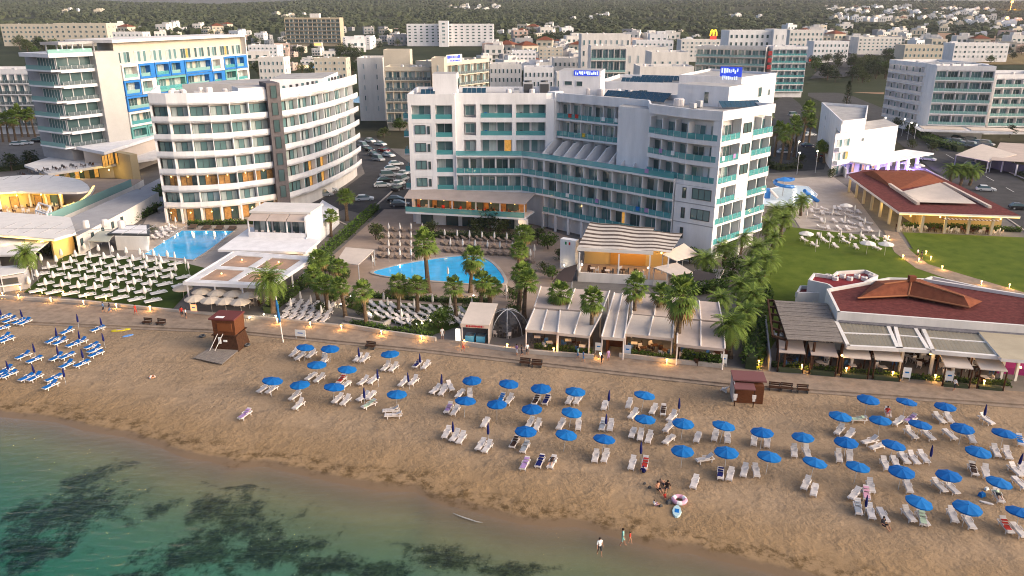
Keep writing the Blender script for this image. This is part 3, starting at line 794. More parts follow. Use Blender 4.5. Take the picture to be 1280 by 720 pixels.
# right block
f1 = Fr((24.6, 142.9), (30.0, 135.5)); f2 = Fr((30.0, 135.5), (34.8, 131.5)); f3 = Fr((34.8, 131.5), (47.3, 143.6))
ins = [f1.p(0, -1.7, 0)[:2], f1.p(f1.L - .4, -1.7, 0)[:2], f2.p(f2.L - 1.7, -1.7, 0)[:2], f3.p(f3.L, -1.7, 0)[:2], f3.p(f3.L, -15, 0)[:2], (27, 166), (20, 150)]
wF = wing_mass(H, ins, 0, 25.6)
for z in FL[3:]:
    balcony_run(H, wF, f1, 0, f1.L, z, FH, 3, 1.7, fin=.3, slabt=.75)
    balcony_run(H, wF, f2, 0, f2.L, z, FH, 2, 1.7, fin=None, slabt=.75, wfrac=.7)
    balcony_run(H, wF, f3, 0.0, 6.2, z, FH, 2, 1.7, fin=None, slabt=.75, wfrac=.7)
    balcony_run(H, wF, f3, 10.4, f3.L, z, FH, 2, 1.7, fin=.4, slabt=.75)
for z in FL[0:3]:
    balcony_run(H, wF, f3, 0.3, 9.2, z, FH, 3, 1.7, fin=.3)
    balcony_run(H, wF, f3, 10.4, f3.L, z, FH, 2, 1.7, fin=.3)
mb = MB(); f2.box(mb, -1.5, f2.L - .02, -1.68, 0, 0, 13.7, WHITE); f3.box(mb, 6.3, 10.3, -1.66, -.03, 11, 25.2, WHITE); f3.box(mb, -.02, .3, -1.6, -.02, 0, 25.5, WHITE); f3.box(mb, 9.2, 10.4, -1.6, -.04, 0, 11, WHITE)
for z in (FL[1], FL[2]): f2.box(mb, -1.5, f2.L, .0, .05, z - .35, z - .2, GREYW)
part(mb, 'facade_frame', H, wF)
for z in FL[1:3]: window(H, wF, f2, 3.6, 0, z + .6, 3.6, 1.9, 'green', DARKG); window(H, wF, f2, .3, 0, z + .5, .7, 1.9, 'dark', DARKG)
window(H, wF, f2, .3, 0, FL[0] + .4, .6, 2, 'dark', DARKG)
for z in FL[3:]: window(H, wF, f3, 8.3, -.03, z + .8, 2.6, 1.7, 'dark', DARKG)
# parapets and roof furniture
RP = [(-21, 161), (-11.5, 161), (-11.5, 163.2), (7.0, 163.2), (8.9, 163.9), (25.4, 149.6), (24.6, 142.9), (30, 135.5), (34.8, 131.5), (47.3, 143.6), (37, 154), (24, 170), (12, 178), (-21, 178)]
parapet(H, RP, 25.15, 26.75, WHITE, .35)
mb = MB(); mb.prism([(-20.6, 161.4), (-11.9, 161.4), (-11.9, 163.6), (8.9, 164.4), (25.6, 150), (25, 143), (30.1, 136), (34.7, 132), (46.8, 143.6), (37, 153.5), (24, 169.5), (12, 177.6), (-20.6, 177.6)], 25.6, 25.7, ROOFG); part(mb, 'roof', H)
fr = Fr((-16.5, 168), (-11.5, 168)); mb = MB(); fr.box(mb, 0, 5, -6, 0, 25.7, 30.2, WHITE, ROOFG); sh = part(mb, 'stair_tower', H)
mb = MB(); mb.lathe([(.9, 0), (1.1, 0), (1.1, .12), (.9, .12)], DMETAL, 16); mb.box((.1, .05, .05), (.5, 1.0, .1), DMETAL)
e = mb.build('roundel', sh, org=(0, 0, 0)); e.location = rel(H, (-11.45, 171, 28)); e.rotation_euler = (0, radians(90), 0)
for k in range(2):
    mb = MB(); mb.box((3.4 + 3.4 * k, 170, 27.2), (2.2, 2.2, 2.4), METAL); mb.box((3.4 + 3.4 * k, 168.85, 27.1), (1.8, .1, 1.9), DMETAL)
    mb.lathe([(.8, 28.4), (.8, 28.7), (0, 28.7)], DMETAL, 10, (3.4 + 3.4 * k, 170)); part(mb, 'cooling_unit', H)
fr = Fr((10.0, 172), (18.6, 170)); mb = MB(); fr.box(mb, 0, fr.L, -8, 0, 25.7, 30.6, WHITE, ROOFG); sb = part(mb, 'lift_house', H)
window(H, sb, fr, 2.0, 0, 27.6, 1.7, .9, 'dark'); window(H, sb, fr, 4.4, 0, 27.4, 1.4, 1.1, 'dark')
mb = MB(); SIGNB = mat('sign_blue', (.02, .05, .42), .4, emit=(.02, .08, .9), estr=.25); SIGNW = mat('sign_white', (.8, .85, .95), .4, emit=(.6, .75, 1), estr=.35)
fr.box(mb, 3.2, 8.4, .0, .12, 29.6, 30.7, SIGNB); glyphs(mb, fr, 3.5, 8.3, .12, 29.75, 30.55, SIGNW, 9); part(mb, 'rooftop_sign', H, sb)
fr = Fr((31.5, 153), (39.5, 146.5)); mb = MB(); fr.box(mb, 0, fr.L, -7, 0, 25.7, 29.4, WHITE, ROOFG); sb = part(mb, 'lift_house', H)
window(H, sb, fr, 6, 0, 26.2, 1, 2.1, 'dark')
frr = Fr((18.9, 165.5), (30, 155.8)); solar(H, frr, 0, 0, 25.7, 14); solar(H, frr, 2.5, -2.6, 25.7, 11); solar(H, frr, 8, 3.0, 25.7, 8)
fr = Fr((37.5, 146.5), (43.5, 147.5)); solar(H, Fr((38, 142.5), (46, 144.5)), 0, -1, 25.7, 8)
fr = Fr((-20, 166), (8, 166)); roof_units(H, fr, 1, 26, -9, -1, 25.7, 9, 4); solar(H, fr, 1, -1, 25.7, 3); solar(H, fr, 9.5, -4, 25.7, 5)
roof_units(H, Fr((26, 148), (36, 137)), 2, 12, -7, -2, 25.7, 6, 9); roof_units(H, Fr((10, 165), (24, 153)), 0, 18, -12, -8, 25.7, 6, 10)
# restaurant terrace on the first floor, left
mb = MB(); RT = [(-21.8, 156.6), (2.4, 151.2), (4.6, 157.3), (1.5, 160), (-21.3, 161)]
mb.prism(RT, 3.35, 3.7, WHITE); part(mb, 'terrace_slab', H)
mb = MB(); mb.hexa([(-22, 156.4, 6.5), (2.6, 150.9, 6.5), (4.8, 157.3, 7.3), (-21.4, 161.9, 7.3)], [(-22, 156.4, 6.62), (2.6, 150.9, 6.62), (4.8, 157.3, 7.42), (-21.4, 161.9, 7.42)], TAUPE); part(mb, 'awning', H)
fr = Fr((-21.8, 156.6), (2.4, 151.2)); mb = MB(); fr.box(mb, 0, fr.L, -.1, -.05, 3.75, 4.8, TEAL); part(mb, 'balustrade', H)
mb = MB()
for i in range(6): fr.box(mb, i * fr.L / 5 - .1 + (.1 if i == 0 else 0), i * fr.L / 5 + .1, -.32, -.12, 3.7, 6.5, FRAMEW)
part(mb, 'awning_post', H)
for i in range(5):
    c = fr.p((i + .5) * fr.L / 5, -2.6, 5.9); mb = MB(); mb.blob(c, .16, BULB, 6, 4); part(mb, 'pendant_lamp', H); lamp(H, rel(H, (c[0], c[1], c[2] - .3)), 60, (1, .5, .14))
mb = MB(); fr.box(mb, 0.5, fr.L - .5, -5.0, -4.7, 0, 3.35, WHITE); part(mb, 'ground_floor_wall', H)
for i, a in enumerate((3, 8.5, 12, 15.5, 20.5)): window(H, None or H, fr, a, -4.68, .1, 2.6, 2.5, 'dark', DARKG)
for i in range(26):
    c = fr.p(1 + (i % 13 + .5) * (fr.L - 2) / 13, -1.2 - 1.9 * (i // 13), 3.7); seat_piece(c[0], c[1], 3.705, WR.choice((WOODD, WOOD, CANVAS, SHIRTR)), WR.random() * 6, 'on the terrace', 'restaurant terrace chairs')
mb = MB(); fr.box(mb, .8, fr.L - .6, -5.4, -5.1, 3.7, 6.9, AMBER); part(mb, 'restaurant_wall', H)
for k in range(6): window(H, H, fr, 2.8 + k * 3.7, -5.08, 3.75, 2.6, 2.5, 'dark', DARKG)
mb = MB(); fr.box(mb, fr.L - 1.2, fr.L + .6, -1.2, .2, 0, 3.35, WHITE); part(mb, 'pillar', H); lamp(H, rel(H, (1.6, 150.2, 3.0)), 25)

# towels hung over the balcony rails
for i in range(16):
    f_, L0, L1, z = WR.choice(((fl_, 1, 28, FL[1]), (fl_, 1, 28, FL[2]), (fu, 2, 20, FL[4]), (fu, 2, 20, FL[5]), (f1, 1, 8, FL[4]), (f3, 1, 5, FL[4]), (fl_, 2, 28, FL[3])))
    m_ = WR.choice((SHIRTR, SHIRTW, BLUESEAT, LILAC, SHIRTG, mat('yellow_towel', (.5, .35, .05), .9))); a = WR.uniform(L0, L1); mb = MB()
    f_.box(mb, a - .4, a + .4, -.04, .02, z + .35, z + 1.07, m_); f_.box(mb, a - .4, a + .4, -.16, -.1, z + .55, z + 1.07, m_); f_.box(mb, a - .4, a + .4, -.16, .02, z + 1.07, z + 1.1, m_)
    c = f_.p(a, 0, z + 1); o = mb.build('towel', org=c); auto(o, 'towel', {'red_cotton': 'red', 'white_cotton': 'white', 'blue_cushion': 'blue', 'lilac_towel': 'lilac', 'teal_cotton': 'pale green', 'yellow_towel': 'yellow'}[m_.name] + ' towel over a balcony rail', 'towels on balcony rails')

# ------------------------------------------------------------------ curved hotel on the left
CV = thing('curved_hotel', (-60, 175, 0), 'curved white banded hotel with a dark vertical tower, left of centre', 'hotel')
CL = [(-73.2, 161.5), (-69.5, 161.0), (-65.5, 161.5), (-61.6, 162.7), (-58.0, 164.4), (-54.9, 167.0), (-51.5, 169.9)]
CR = [(-49.2, 170.9), (-46.9, 176.0), (-45.3, 181.2), (-43.9, 187.2), (-42.7, 194.0), (-41.7, 201.5), (-41.1, 208.5), (-41.0, 213.5)]
def inset_line(L, d):
    out = []
    for k in range(len(L)):
        a = Fr(L[max(0, k - 1)], L[max(0, k - 1) + 1]); b_ = Fr(L[min(k, len(L) - 2)], L[min(k, len(L) - 2) + 1]); n = (a.n + b_.n).normalized()
        out.append((L[k][0] - n.x * d, L[k][1] - n.y * d))
    return out
CLi, CRi = inset_line(CL, 1.5), inset_line(CR, 1.5)
BACK = [(-46, 222), (-58, 215), (-66, 196), (-79, 180)]
wl_ = wing_mass(CV, CLi + [(-50, 171.5), (-56, 190), (-79, 180)], 0, 25.2, WHITE2)
wr_ = wing_mass(CV, CRi + [(-46, 222), (-58, 215), (-56, 185), (-51, 173)], 0, 25.2, WHITE2)
CF = [3.6 + 3.55 * i for i in range(6)]
def bands(root, wing, L, Li, z, h, m=WHITE, low=.35):
    mb = MB()
    for k in range(len(L) - 1):
        fr = Fr(L[k], L[k + 1]); fr.box(mb, 0, fr.L, -.22, 0, z - low, z + h, m)
        mb.hexa([(*L[k], z - low + .01), (*L[k + 1], z - low + .01), (*Li[k + 1], z - low + .01), (*Li[k], z - low + .01)], [(*L[k], z), (*L[k + 1], z), (*Li[k + 1], z), (*Li[k], z)], m)
    part(mb, 'balcony_parapet', root, wing)
for zi, z in enumerate(CF + [24.9]):
    for side, (L, Li, wg) in enumerate(((CL, CLi, wl_), (CR, CRi, wr_))):
        bands(CV, wg, L, Li, z, 2.0 if zi == 6 else .95)
        if zi == 6: continue
        for k in range(len(L) - 1):
            fr = Fr(Li[k], Li[k + 1]); nb = 1 if side == 0 else 2
            for b_ in range(nb):
                warm = (side == 0 and zi == 1) or (side == 1 and zi in (0, 1) and (k, b_) in ((1, 1), (3, 0), (2, 1)) )
                window(CV, wg, fr, (b_ + .5) * fr.L / nb, 0, z + .1, fr.L / nb * .95, 2.6, ('amber' if side == 0 else 'warm1') if warm else WR.choice(('curt', 'half', 'green', 'curt')), DARKG)
        mb = MB()
        for k in range(len(L)):
            if k in (0, len(L) - 1): continue
            f_ = Fr(Li[k], L[k]); f_.box(mb, .0, f_.L - .25, -.08, .08, z, z + 3.15, WHITE)
        part(mb, 'partition_wall', CV, wg)
        if side == 0 and zi == 1:
            for k in range(len(L) - 1):
                q_ = Fr(L[k], L[k + 1]).p(2, -.8, z + 2.7); mb = MB(); mb.blob(q_, .13, BULB, 6, 4); part(mb, 'pendant_lamp', CV, wg); lamp(CV, rel(CV, q_), 42, (1, .55, .16))
        if side == 1:
            q_ = (L[0][0] + 1.0 * .3, L[0][1] + .9, z + 2.3); mb = MB(); mb.blob((L[0][0] - .55, L[0][1] + 1.2, z + 2.2), .13, BULB, 6, 4); part(mb, 'wall_lamp', CV, wg); lamp(CV, rel(CV, (L[0][0] - .3, L[0][1] + 1.0, z + 1.9)), 16, (1, .7, .22))
# end wall at the left, tower, roof rooms
mb = MB(); f_ = Fr((-79, 180), CL[0]); f_.box(mb, 0, f_.L - .1, -.4, 0, 0, 26.9, WHITE); part(mb, 'end_wall', CV, wl_)
mb = MB(); f_ = Fr((-51.6, 169.2), (-49.2, 170.6)); f_.box(mb, 0, f_.L, -6, .25, 0, 28.2, mat('tower_stone', (.13, .115, .12), .7, .2, 1)); tw = part(mb, 'tower', CV)
for z in CF + [24.9]: window(CV, tw, f_, f_.L / 2, .25, z + .2, 1.3, 2.6, 'dark', DARKG)
mb = MB(); f_.box(mb, -5.6, -.2, -7, -.6, 25.3, 27.4, WHITE, ROOFG); part(mb, 'roof_room', CV)
mb = MB(); mb.prism([(-56, 187), (-44.5, 190), (-45.5, 212), (-58, 205)], 25.2, 27.6, WHITE, ROOFG); part(mb, 'roof_room', CV)
mb = MB(); mb.prism([(-74, 181), (-57, 184), (-59, 198), (-68, 193)], 25.2, 27.0, GREYW, ROOFG); part(mb, 'roof_room', CV)
f_ = Fr((-74, 170), (-58, 173)); roof_units(CV, f_, 1, 16, -8, -1, 25.2, 14, 21)
mb = MB()
for k in range(14):
    p_ = CRi[0][0] - 1.5 + k * .12, CRi[0][1] + 4 + k * 2.4
    mb.box((interp(p_[1], [(q[1], q[0]) for q in CRi]) - .9, p_[1], 26.2), (.5, .9, 1.9), DMETAL if k % 3 else GLASS2, .1)
part(mb, 'roof_terrace_screen', CV)
mb = MB(); mb.prism([(-46.5, 176), (-43, 188), (-42.5, 206), (-46, 206), (-48, 186)], 25.2, 25.4, WHITE); part(mb, 'roof_terrace', CV)
# ground floor: lit terrace bar along the pool
mb = MB()
for k in range(len(CL) - 1):
    f_ = Fr(CL[k], CL[k + 1]); f_.box(mb, -.2, .2, -.4, 0, 0, 3.3, WHITE)
part(mb, 'pillar', CV, wl_)
for k in range(len(CL) - 1):
    f_ = Fr(CL[k], CL[k + 1]); c = f_.p(f_.L / 2, .9, 2.6); window(CV, wl_, Fr(CLi[k], CLi[k + 1]), Fr(CLi[k], CLi[k + 1]).L / 2, 0, .1, 3.0, 2.8, 'amber', DARKG)
    mb = MB(); mb.blob(c, .14, BULB, 6, 4); part(mb, 'pendant_lamp', CV); lamp(CV, rel(CV, (c[0], c[1], c[2] - .2)), 60, (1, .6, .2))

# ------------------------------------------------------------------ blue and white hotel, far left
BH = thing('modern_hotel', (-118, 240, 0), 'modern white hotel with blue and green box balconies behind the lit podium', 'hotel')
S0, S1 = at(137, 178, 8), at(165, 174, 8)
zt = 32.3
f_ = Fr(S0, S1); Ls = f_.L
mb = MB(); f_.box(mb, 0, Ls, -9, 0, 8, zt, mat('stone_slab', (.44, .42, .40), .85, .06, .3)); part(mb, 'slab_wall', BH)
# left balcony stack
fL = Fr(f_.p(-9.5, -1.0, 0)[:2], f_.p(0, -1.0, 0)[:2])
wg = wing_mass(BH, [fL.p(0, -1.6, 0)[:2], fL.p(fL.L, -1.6, 0)[:2], fL.p(fL.L, -16, 0)[:2], fL.p(0, -16, 0)[:2]], 4, 31.6, GREYW)
for i in range(6):
    z = 8 + i * 4.0
    balcony_run(BH, wg, fL, 0, fL.L, z, 4.0, 3, 1.6, fin=None, slabt=.8, rail=CLEARG, kinds=['big'], wfrac=.98, wh=3.15)
    fs = Fr(fL.p(0, -12, 0)[:2], fL.p(0, 0, 0)[:2]); mb = MB(); fs.box(mb, 0, 11.9, 0, 2.5, z - .4, z, WHITE); part(mb, 'balcony_slab', BH, wg)
    mb = MB(); fs.box(mb, .1, 11.8, 2.3, 2.38, z, z + 1.1, TEALP); part(mb, 'balustrade', BH, wg); window(BH, wg, fs, 6, 0, z + .1, 8, 2.8, 'green')
fs = Fr(fL.p(-2.6, .3, 0)[:2], fL.p(fL.L, .3, 0)[:2]); mb = MB(); fs.box(mb, 0, fs.L - .1, -14, 0, 31.2, 32.2, WHITE); fs.box(mb, 0, fs.L - .1, -.3, -.1, 32.2, 33.2, TEALP); part(mb, 'roof_terrace', BH, wg)
for a in (3, 6.5, 10): 
    q_ = fs.p(a, -.5, 33.0); mb = MB(); mb.blob(q_, .22, BULBW, 6, 4); part(mb, 'roof_lamp', BH)
# long facade running back, with boxes of blue and green
E1 = (-92.5, 284.0)
fB = Fr(S1, E1)
wg = wing_mass(BH, [fB.p(.1, -1.5, 0)[:2], fB.p(fB.L, -1.5, 0)[:2], fB.p(fB.L, -15, 0)[:2], fB.p(9, -15, 0)[:2]], 3, 34.4, CREAM)
mb = MB(); fB.box(mb, -2, fB.L + .4, -15.5, .3, 34.4, 35.2, WHITE2); fB.box(mb, fB.L, fB.L + .5, -15, .3, 3, 34.4, WHITE2); part(mb, 'roof', BH, wg)
br = random.Random(3); nb = 9; bw = fB.L / nb
for i in range(6):
    z = 7.2 + i * 4.3
    if i == 5:
        mb = MB(); fB.box(mb, 0, fB.L, -1.5, 0, z - .3, z, WHITE2); part(mb, 'balcony_slab', BH, wg)
        for k in range(nb): window(BH, wg, fB, (k + .5) * bw, -1.48, z + .1, bw * .72, 3.0, 'warm1' if k in (4, 7) else WR.choice(('mix', 'curt')), FRAMEW)
        continue
    mb = MB(); fB.box(mb, 0, fB.L, -1.5, -.3, z - .3, z, WHITE2); part(mb, 'balcony_slab', BH, wg)
    k = 0
    while k < nb:
        w = br.choice((1, 1, 2)); w = min(w, nb - k); a0, a1 = k * bw + .15, (k + w) * bw - .15
        m_ = br.choice((BLUEP, BLUEP, BLUEP, WHITE2, mat('green_panel', (.10, .30, .28), .5)))
        mb = MB(); fB.box(mb, a0, a1, -1.5, .35, z + 3.4, z + 4.0, m_); fB.box(mb, a0, a1, -1.45, .35, z - .15, z + .45, m_)
        fB.box(mb, a0, a0 + .5, -1.45, .34, z + .45, z + 3.4, m_); fB.box(mb, a1 - (.5 if br.random() < .6 else 1.9), a1, -1.45, .34, z + .45, z + 3.4, m_); part(mb, 'box_balcony', BH, wg)
        mb = MB(); fB.box(mb, a0 + .4, a1 - .4, .1, .15, z + .45, z + 1.4, TEALP if br.random() < .6 else TEAL); part(mb, 'balustrade', BH, wg)
        for j in range(w): window(BH, wg, fB, a0 + (j + .5) * (a1 - a0) / w, -1.48, z + .4, (a1 - a0) / w * .8, 2.9, None if br.random() > .1 else 'warm1', FRAMEW)
        k += w
# roof pergola
mb = MB(); fB.box(mb, -14, -1, -12, -6, 34.2, 34.9, GREYW); part(mb, 'roof_pergola', BH)
mb = MB()
for a in (-13, -9.5, -6, -2): fB.box(mb, a, a + .3, -11.5, -11.2, 31.6, 34.2, METAL); fB.box(mb, a, a + .3, -6.4, -6.1, 31.6, 34.2, METAL)
part(mb, 'pergola_post', BH)
# podium: two storeys with lit glass between deep white slabs
PD = P([(84, 181), (130, 190), (196, 169)], 8); mb = MB(); mb.prism(PD + [(-95, 262), (-138, 262)], 7.2, 8.0, WHITE); part(mb, 'podium_slab', BH)
f_ = Fr(PD[1], PD[2]); f0 = Fr(PD[0], PD[1])
mb = MB(); f_.box(mb, 6, f_.L - .5, -9, -.6, 0, 7.2, mat('podium_wall', (.50, .43, .38), .8, .06, .3)); part(mb, 'podium_wall', BH)
for a in (-.3, 2.7): window(BH, BH, f_, a + .8, -.5, 4.1, 2.8, 3.0, 'warm', DARKG)
mb = MB(); f0.box(mb, 3, f0.L + 5, -6, -4, 0, 7.2, mat('lobby_wall', (.42, .33, .2), .8)); part(mb, 'lobby_wall', BH)
for k in range(5): window(BH, BH, f0, 5 + k * 3.1, -3.98, 4.1, 2.8, 3.0, 'warm' if k % 2 else 'warm1', DARKG)
for (px, py) in ((105, 192), (125, 198), (150, 195)):
    x, y = at(px, py, 5); mb = MB(); mb.blob((x, y + 2, 6.7), .2, BULB, 6, 4); part(mb, 'ceiling_lamp', BH); lamp(BH, rel(BH, (x, y + 1, 6.2)), 150 if px < 140 else 35, (1, .72, .22))
TD = P([(30, 206), (60, 217), (192, 198)], 4); mb = MB(); mb.prism(TD + [(-97, 240), (-130, 240)], 3.4, 4.0, WHITE2); part(mb, 'terrace_slab', BH)
for (px, py) in ((95, 222), (130, 220), (160, 212)):
    x, y = at(px, py, 2); mb = MB(); mb.blob((x, y + 3, 3.0), .2, BULB, 6, 4); part(mb, 'ceiling_lamp', BH); lamp(BH, rel(BH, (x, y + 2, 2.8)), 190 if px < 150 else 60, (1, .7, .18))
f_ = Fr(TD[1], TD[2]); mb = MB(); f_.box(mb, 0, f_.L - 4, -5.6, -5.2, 0, 3.4, mat('lobby_wall', (.6, .42, .2), .8)); part(mb, 'lobby_wall', BH)
for k in range(4): window(BH, BH, f_, 4 + k * 5, -5.1, .2, 3.6, 2.8, 'warm1', DARKG)
for i in range(26):
    c = f_.p(-5 + (i % 9) * 2.1, -1.4 - 1.6 * (i // 9), 4); seat_piece(c[0], c[1], 4.005, WR.choice((DMETAL, DMETAL, PLAST, WOODD)), WR.random() * 6, 'on the podium terrace', 'podium terrace chairs')
# ------------------------------------------------------------------ generic flat-roofed hotel block
def block(name, label, P0, P1, D, z0, nf, fh, nb, style='balcony', cat='hotel', wall=WHITE, roofm=ROOFG, side=(0, 0), rail=TEALP, depth=1.4, ground=3.6, ph=1.0, units=6, seed=1, kinds=None, sidebalc=False, ww=.7, back=True, group=None):
    fr = Fr(P0, P1); c = fr.p(fr.L / 2, -D / 2, z0); t = thing(name, c, label, cat, group)
    zr = z0 + ground + nf * fh
    din = depth if style == 'balcony' else 0
    wing_mass(t, [fr.p(0, -din, 0)[:2], fr.p(fr.L, -din, 0)[:2], fr.p(fr.L, -D, 0)[:2], fr.p(0, -D, 0)[:2]], z0 - 2, zr, wall, roofm, 'wall')
    parapet(t, [fr.p(0, 0, 0)[:2], fr.p(fr.L, 0, 0)[:2], fr.p(fr.L, -D, 0)[:2], fr.p(0, -D, 0)[:2]], zr - (.5 if din else -.01), zr + ph, wall)
    bw = fr.L / nb
    for i in range(nf):
        z = z0 + ground + i * fh
        if style == 'balcony': balcony_run(t, t, fr, 0, fr.L, z, fh, nb, depth, fin=.15, rail=rail, wallm=wall, kinds=kinds, chairs=False, wfrac=ww + .1, slabt=.35)
        else:
            for k in range(nb): window(t, t, fr, (k + .5) * bw, 0, z + .8, bw * ww, fh * .48, kinds[k % len(kinds)] if kinds else None)
        for s_, n in enumerate(side):
            if not n: continue
            fs = Fr(fr.p(0, -D, 0)[:2], fr.p(0, 0, 0)[:2]) if s_ == 0 else Fr(fr.p(fr.L, 0, 0)[:2], fr.p(fr.L, -D, 0)[:2])
            for k in range(n):
                window(t, t, fs, 1.0 + (k + .5) * (D - 2) / n, 0, z + .7, min(1.5, (D - 2) / n * .6), fh * .5)
                if sidebalc: 
                    mb = MB(); a = 1.0 + (k + .5) * (D - 2) / n; w = (D - 2) / n * .42; fs.box(mb, a - w, a + w, 0, 1.2, z - .2, z, wall); fs.box(mb, a - w, a + w, 1.1, 1.2, z, z + 1, wall); part(mb, 'balcony', t)
    if units: roof_units(t, fr, 2, fr.L - 2, -D + 2, -2, zr, units, seed)
    t['_fr'] = 0
    return t, fr, zr
def bpx(pa, pb, z, D, *a, **k): return None

# rear wing of the central hotel complex, big blank gable to the right
q0, q1 = at(838, 106, 25), at(962, 96, 25)
RW = thing('hotel_annexe', (50, 195, 0), 'plain white rooftop annexe with a blue lettered board behind the central hotel', 'building')
def quadwall(root, name, L, z0, z1, m=WHITE, top=ROOFG): 
    mb = MB(); mb.prism(L, z0, z1, m, top); return part(mb, name, root)
quadwall(RW, 'wall', [(38, 184), (50, 176), (62, 190), (50, 205)], 0, 28.4)
quadwall(RW, 'wall', [(20, 190), (38, 184), (50, 205), (28, 212)], 0, 26.2)
f_ = Fr((50, 176), (62, 190))
for z in (8, 12, 16, 20, 24): window(RW, RW, f_, 10, 0, z, 1.8, 2.2, 'mix'); window(RW, RW, f_, 15, 0, z, 1.0, 1.4, 'dark')
f_ = Fr((20, 190), (38, 184))
window(RW, RW, f_, 6, 0, 24, 2, 1.3, 'dark'); window(RW, RW, f_, 11, 0, 24, 2, 1.3, 'dark')
parapet(RW, [(20, 190), (38, 184), (50, 205), (28, 212)], 26.2, 27.0)
parapet(RW, [(38, 184), (50, 176), (62, 190), (50, 205)], 28.4, 28.9)
f_ = Fr((46.0, 179), (50, 176.3)); mb = MB(); f_.box(mb, 0, f_.L, .05, .2, 28.0, 31.0, SIGNB); glyphs(mb, f_, .3, f_.L - .3, .2, 29.6, 30.7, SIGNW, 6, 5); glyphs(mb, f_, .6, f_.L - .5, .2, 28.2, 29.1, SIGNW, 5, 8); part(mb, 'rooftop_sign', RW)
for k in range(3): solar(RW, Fr((25 + k * 3, 193 + k * 4), (38 + k * 3, 188 + k * 4)), 1, 0, 26.2, 10)

# blocks behind the hotels: front edge taken at roof level
def ray(px, py, Y):
    """level of a roof edge that stands Y metres away"""
    u = (px - 640) / FPX; v = (360 - py) / FPX; t = Y / (_c + v * _s); return (u * t, Y, CAM_H + t * (-_s + v * _c))
def rear(label, a, b_, Y, D, nf, nb, **k):
    Y0, Y1 = Y if isinstance(Y, tuple) else (Y, Y)
    p, q = ray(a[0], a[1], Y0), ray(b_[0], b_[1], Y1); z0 = gz(*p[:2]); h = (p[2] + q[2]) / 2 - z0; ph = k.get('ph', 1.0); g = k.pop('ground', 3.2); fh = (h - g - ph) / nf
    return block(k.pop('name', 'hotel'), label, p[:2], q[:2], D, z0, nf, fh, nb, ground=g, **k)
rear('beige terraced hotel block with five balcony rows between curved and white hotels', (480, 83), (538, 84), 300, 14, 5, 6, wall=CREAM, rail=CLEARG, seed=2)
T_, f_, zr = rear('narrow cream stair block with a slim window strip beside the beige hotel', (539, 72), (555, 73), 296, 12, 5, 1, wall=CREAM, style='window', units=0, ww=.1)
T_, f_, zr = rear('beige hotel wing with small balconies and blue lettering on its roof edge', (556, 78), (611, 72), (305, 330), 14, 5, 7, wall=CREAM, rail=CLEARG, seed=5)
mb = MB(); f_.box(mb, 1, 11, .02, .12, zr + .6, zr + 3.4, WHITE2); glyphs(mb, f_, 1.5, 10.6, .12, zr + 1.9, zr + 3.1, SIGNB, 7, 2); glyphs(mb, f_, 3, 9.6, .12, zr + .8, zr + 1.5, SIGNB, 8, 4); part(mb, 'rooftop_sign', T_)
rear('pale blank walled block with a line of slit windows beside the beige hotel', (446, 72), (478, 72), 330, 16, 5, 2, wall=WHITE2, style='window', units=2, ww=.12)
rear('low cream upper storey with two dark openings on the beige hotel', (479, 62), (512, 62), 318, 8, 2, 3, wall=CREAM, style='window', units=0, ww=.3)
rear('pale grey hotel with three rows of dark green windows behind the lift house', (739, 57), (783, 57), 400, 16, 4, 6, wall=WHITE2, kinds=['green', 'dark', 'green'], seed=7)
rear('white stepped hotel with small square windows beneath the wooded hill', (727, 44), (789, 41), 440, 18, 5, 9, wall=WHITE2, style='window', ww=.35, seed=8)
rear('plain white flat-roofed block to the right of the dark green windowed hotel', (783, 59), (835, 58), 400, 20, 3, 5, wall=WHITE2, style='window', ww=.25, seed=3)
rear('long low white building with rows of dark doors on its upper gallery', (800, 84), (868, 82), 300, 16, 3, 9, wall=WHITE2, style='window', kinds=['dark'], seed=4)
rear('white house-like block with a small pediment above the low white roofs', (815, 66), (862, 64), 360, 18, 3, 5, wall=WHITE2, style='window', ww=.3, seed=14, units=4)
rear('long hotel with green balcony rows left of the red striped stair tower', (871, 56), (958, 60), (440, 425), 14, 5, 10, wall=WHITE2, rail=TEALP, kinds=['green', 'mix'], seed=6)
T_, f_, zr = rear('hotel end block with green glass balconies right of a red striped strip', (967, 58), (1010, 58), 425, 16, 6, 5, rail=TEAL, kinds=['green', 'mix'], seed=9, side=(0, 3))
mb = MB()
for k in range(6): mb.box((*f_.p(-1.4, .05, 0)[:2], 5 + k * 3.5), (2.0, .3, 2.2), mat('red_panel', (.33, .045, .05), .6), f_.rot)
part(mb, 'red_panel', T_)
rear('white stepped hotel with dark diamond windows in front of the forest', (912, 38), (970, 38), 560, 22, 5, 9, style='window', kinds=['dark'], ww=.45, seed=10)
rear('windowless pale end wall block beside the diamond windowed hotel', (968, 35), (984, 38), 556, 20, 4, 2, style='window', ww=.15, units=0)
rear('wide white slab hotel with a grid of dark square windows below the hill', (508, 30), (617, 30), 850, 16, 6, 15, style='window', kinds=['dark'], ww=.42, side=(0, 3), seed=11)
rear('rounded white stair tower on the wide slab hotel under the hill', (548, 26), (560, 26), 840, 8, 6, 1, style='window', ww=.3, units=0)
T_, f_, zr = rear('dark banded hotel with yellow lit ledges at the foot of the hill', (355, 22), (424, 22), 850, 20, 6, 12, wall=mat('ledge_sand', (.46, .38, .28), .8), rail=CLEARG, kinds=['dark', 'mix', 'dark'], seed=12)
mb = MB(); f_.box(mb, f_.L * .45, f_.L * .62, -12, -4, zr, zr + 5, WHITE2); part(mb, 'lift_house', T_)
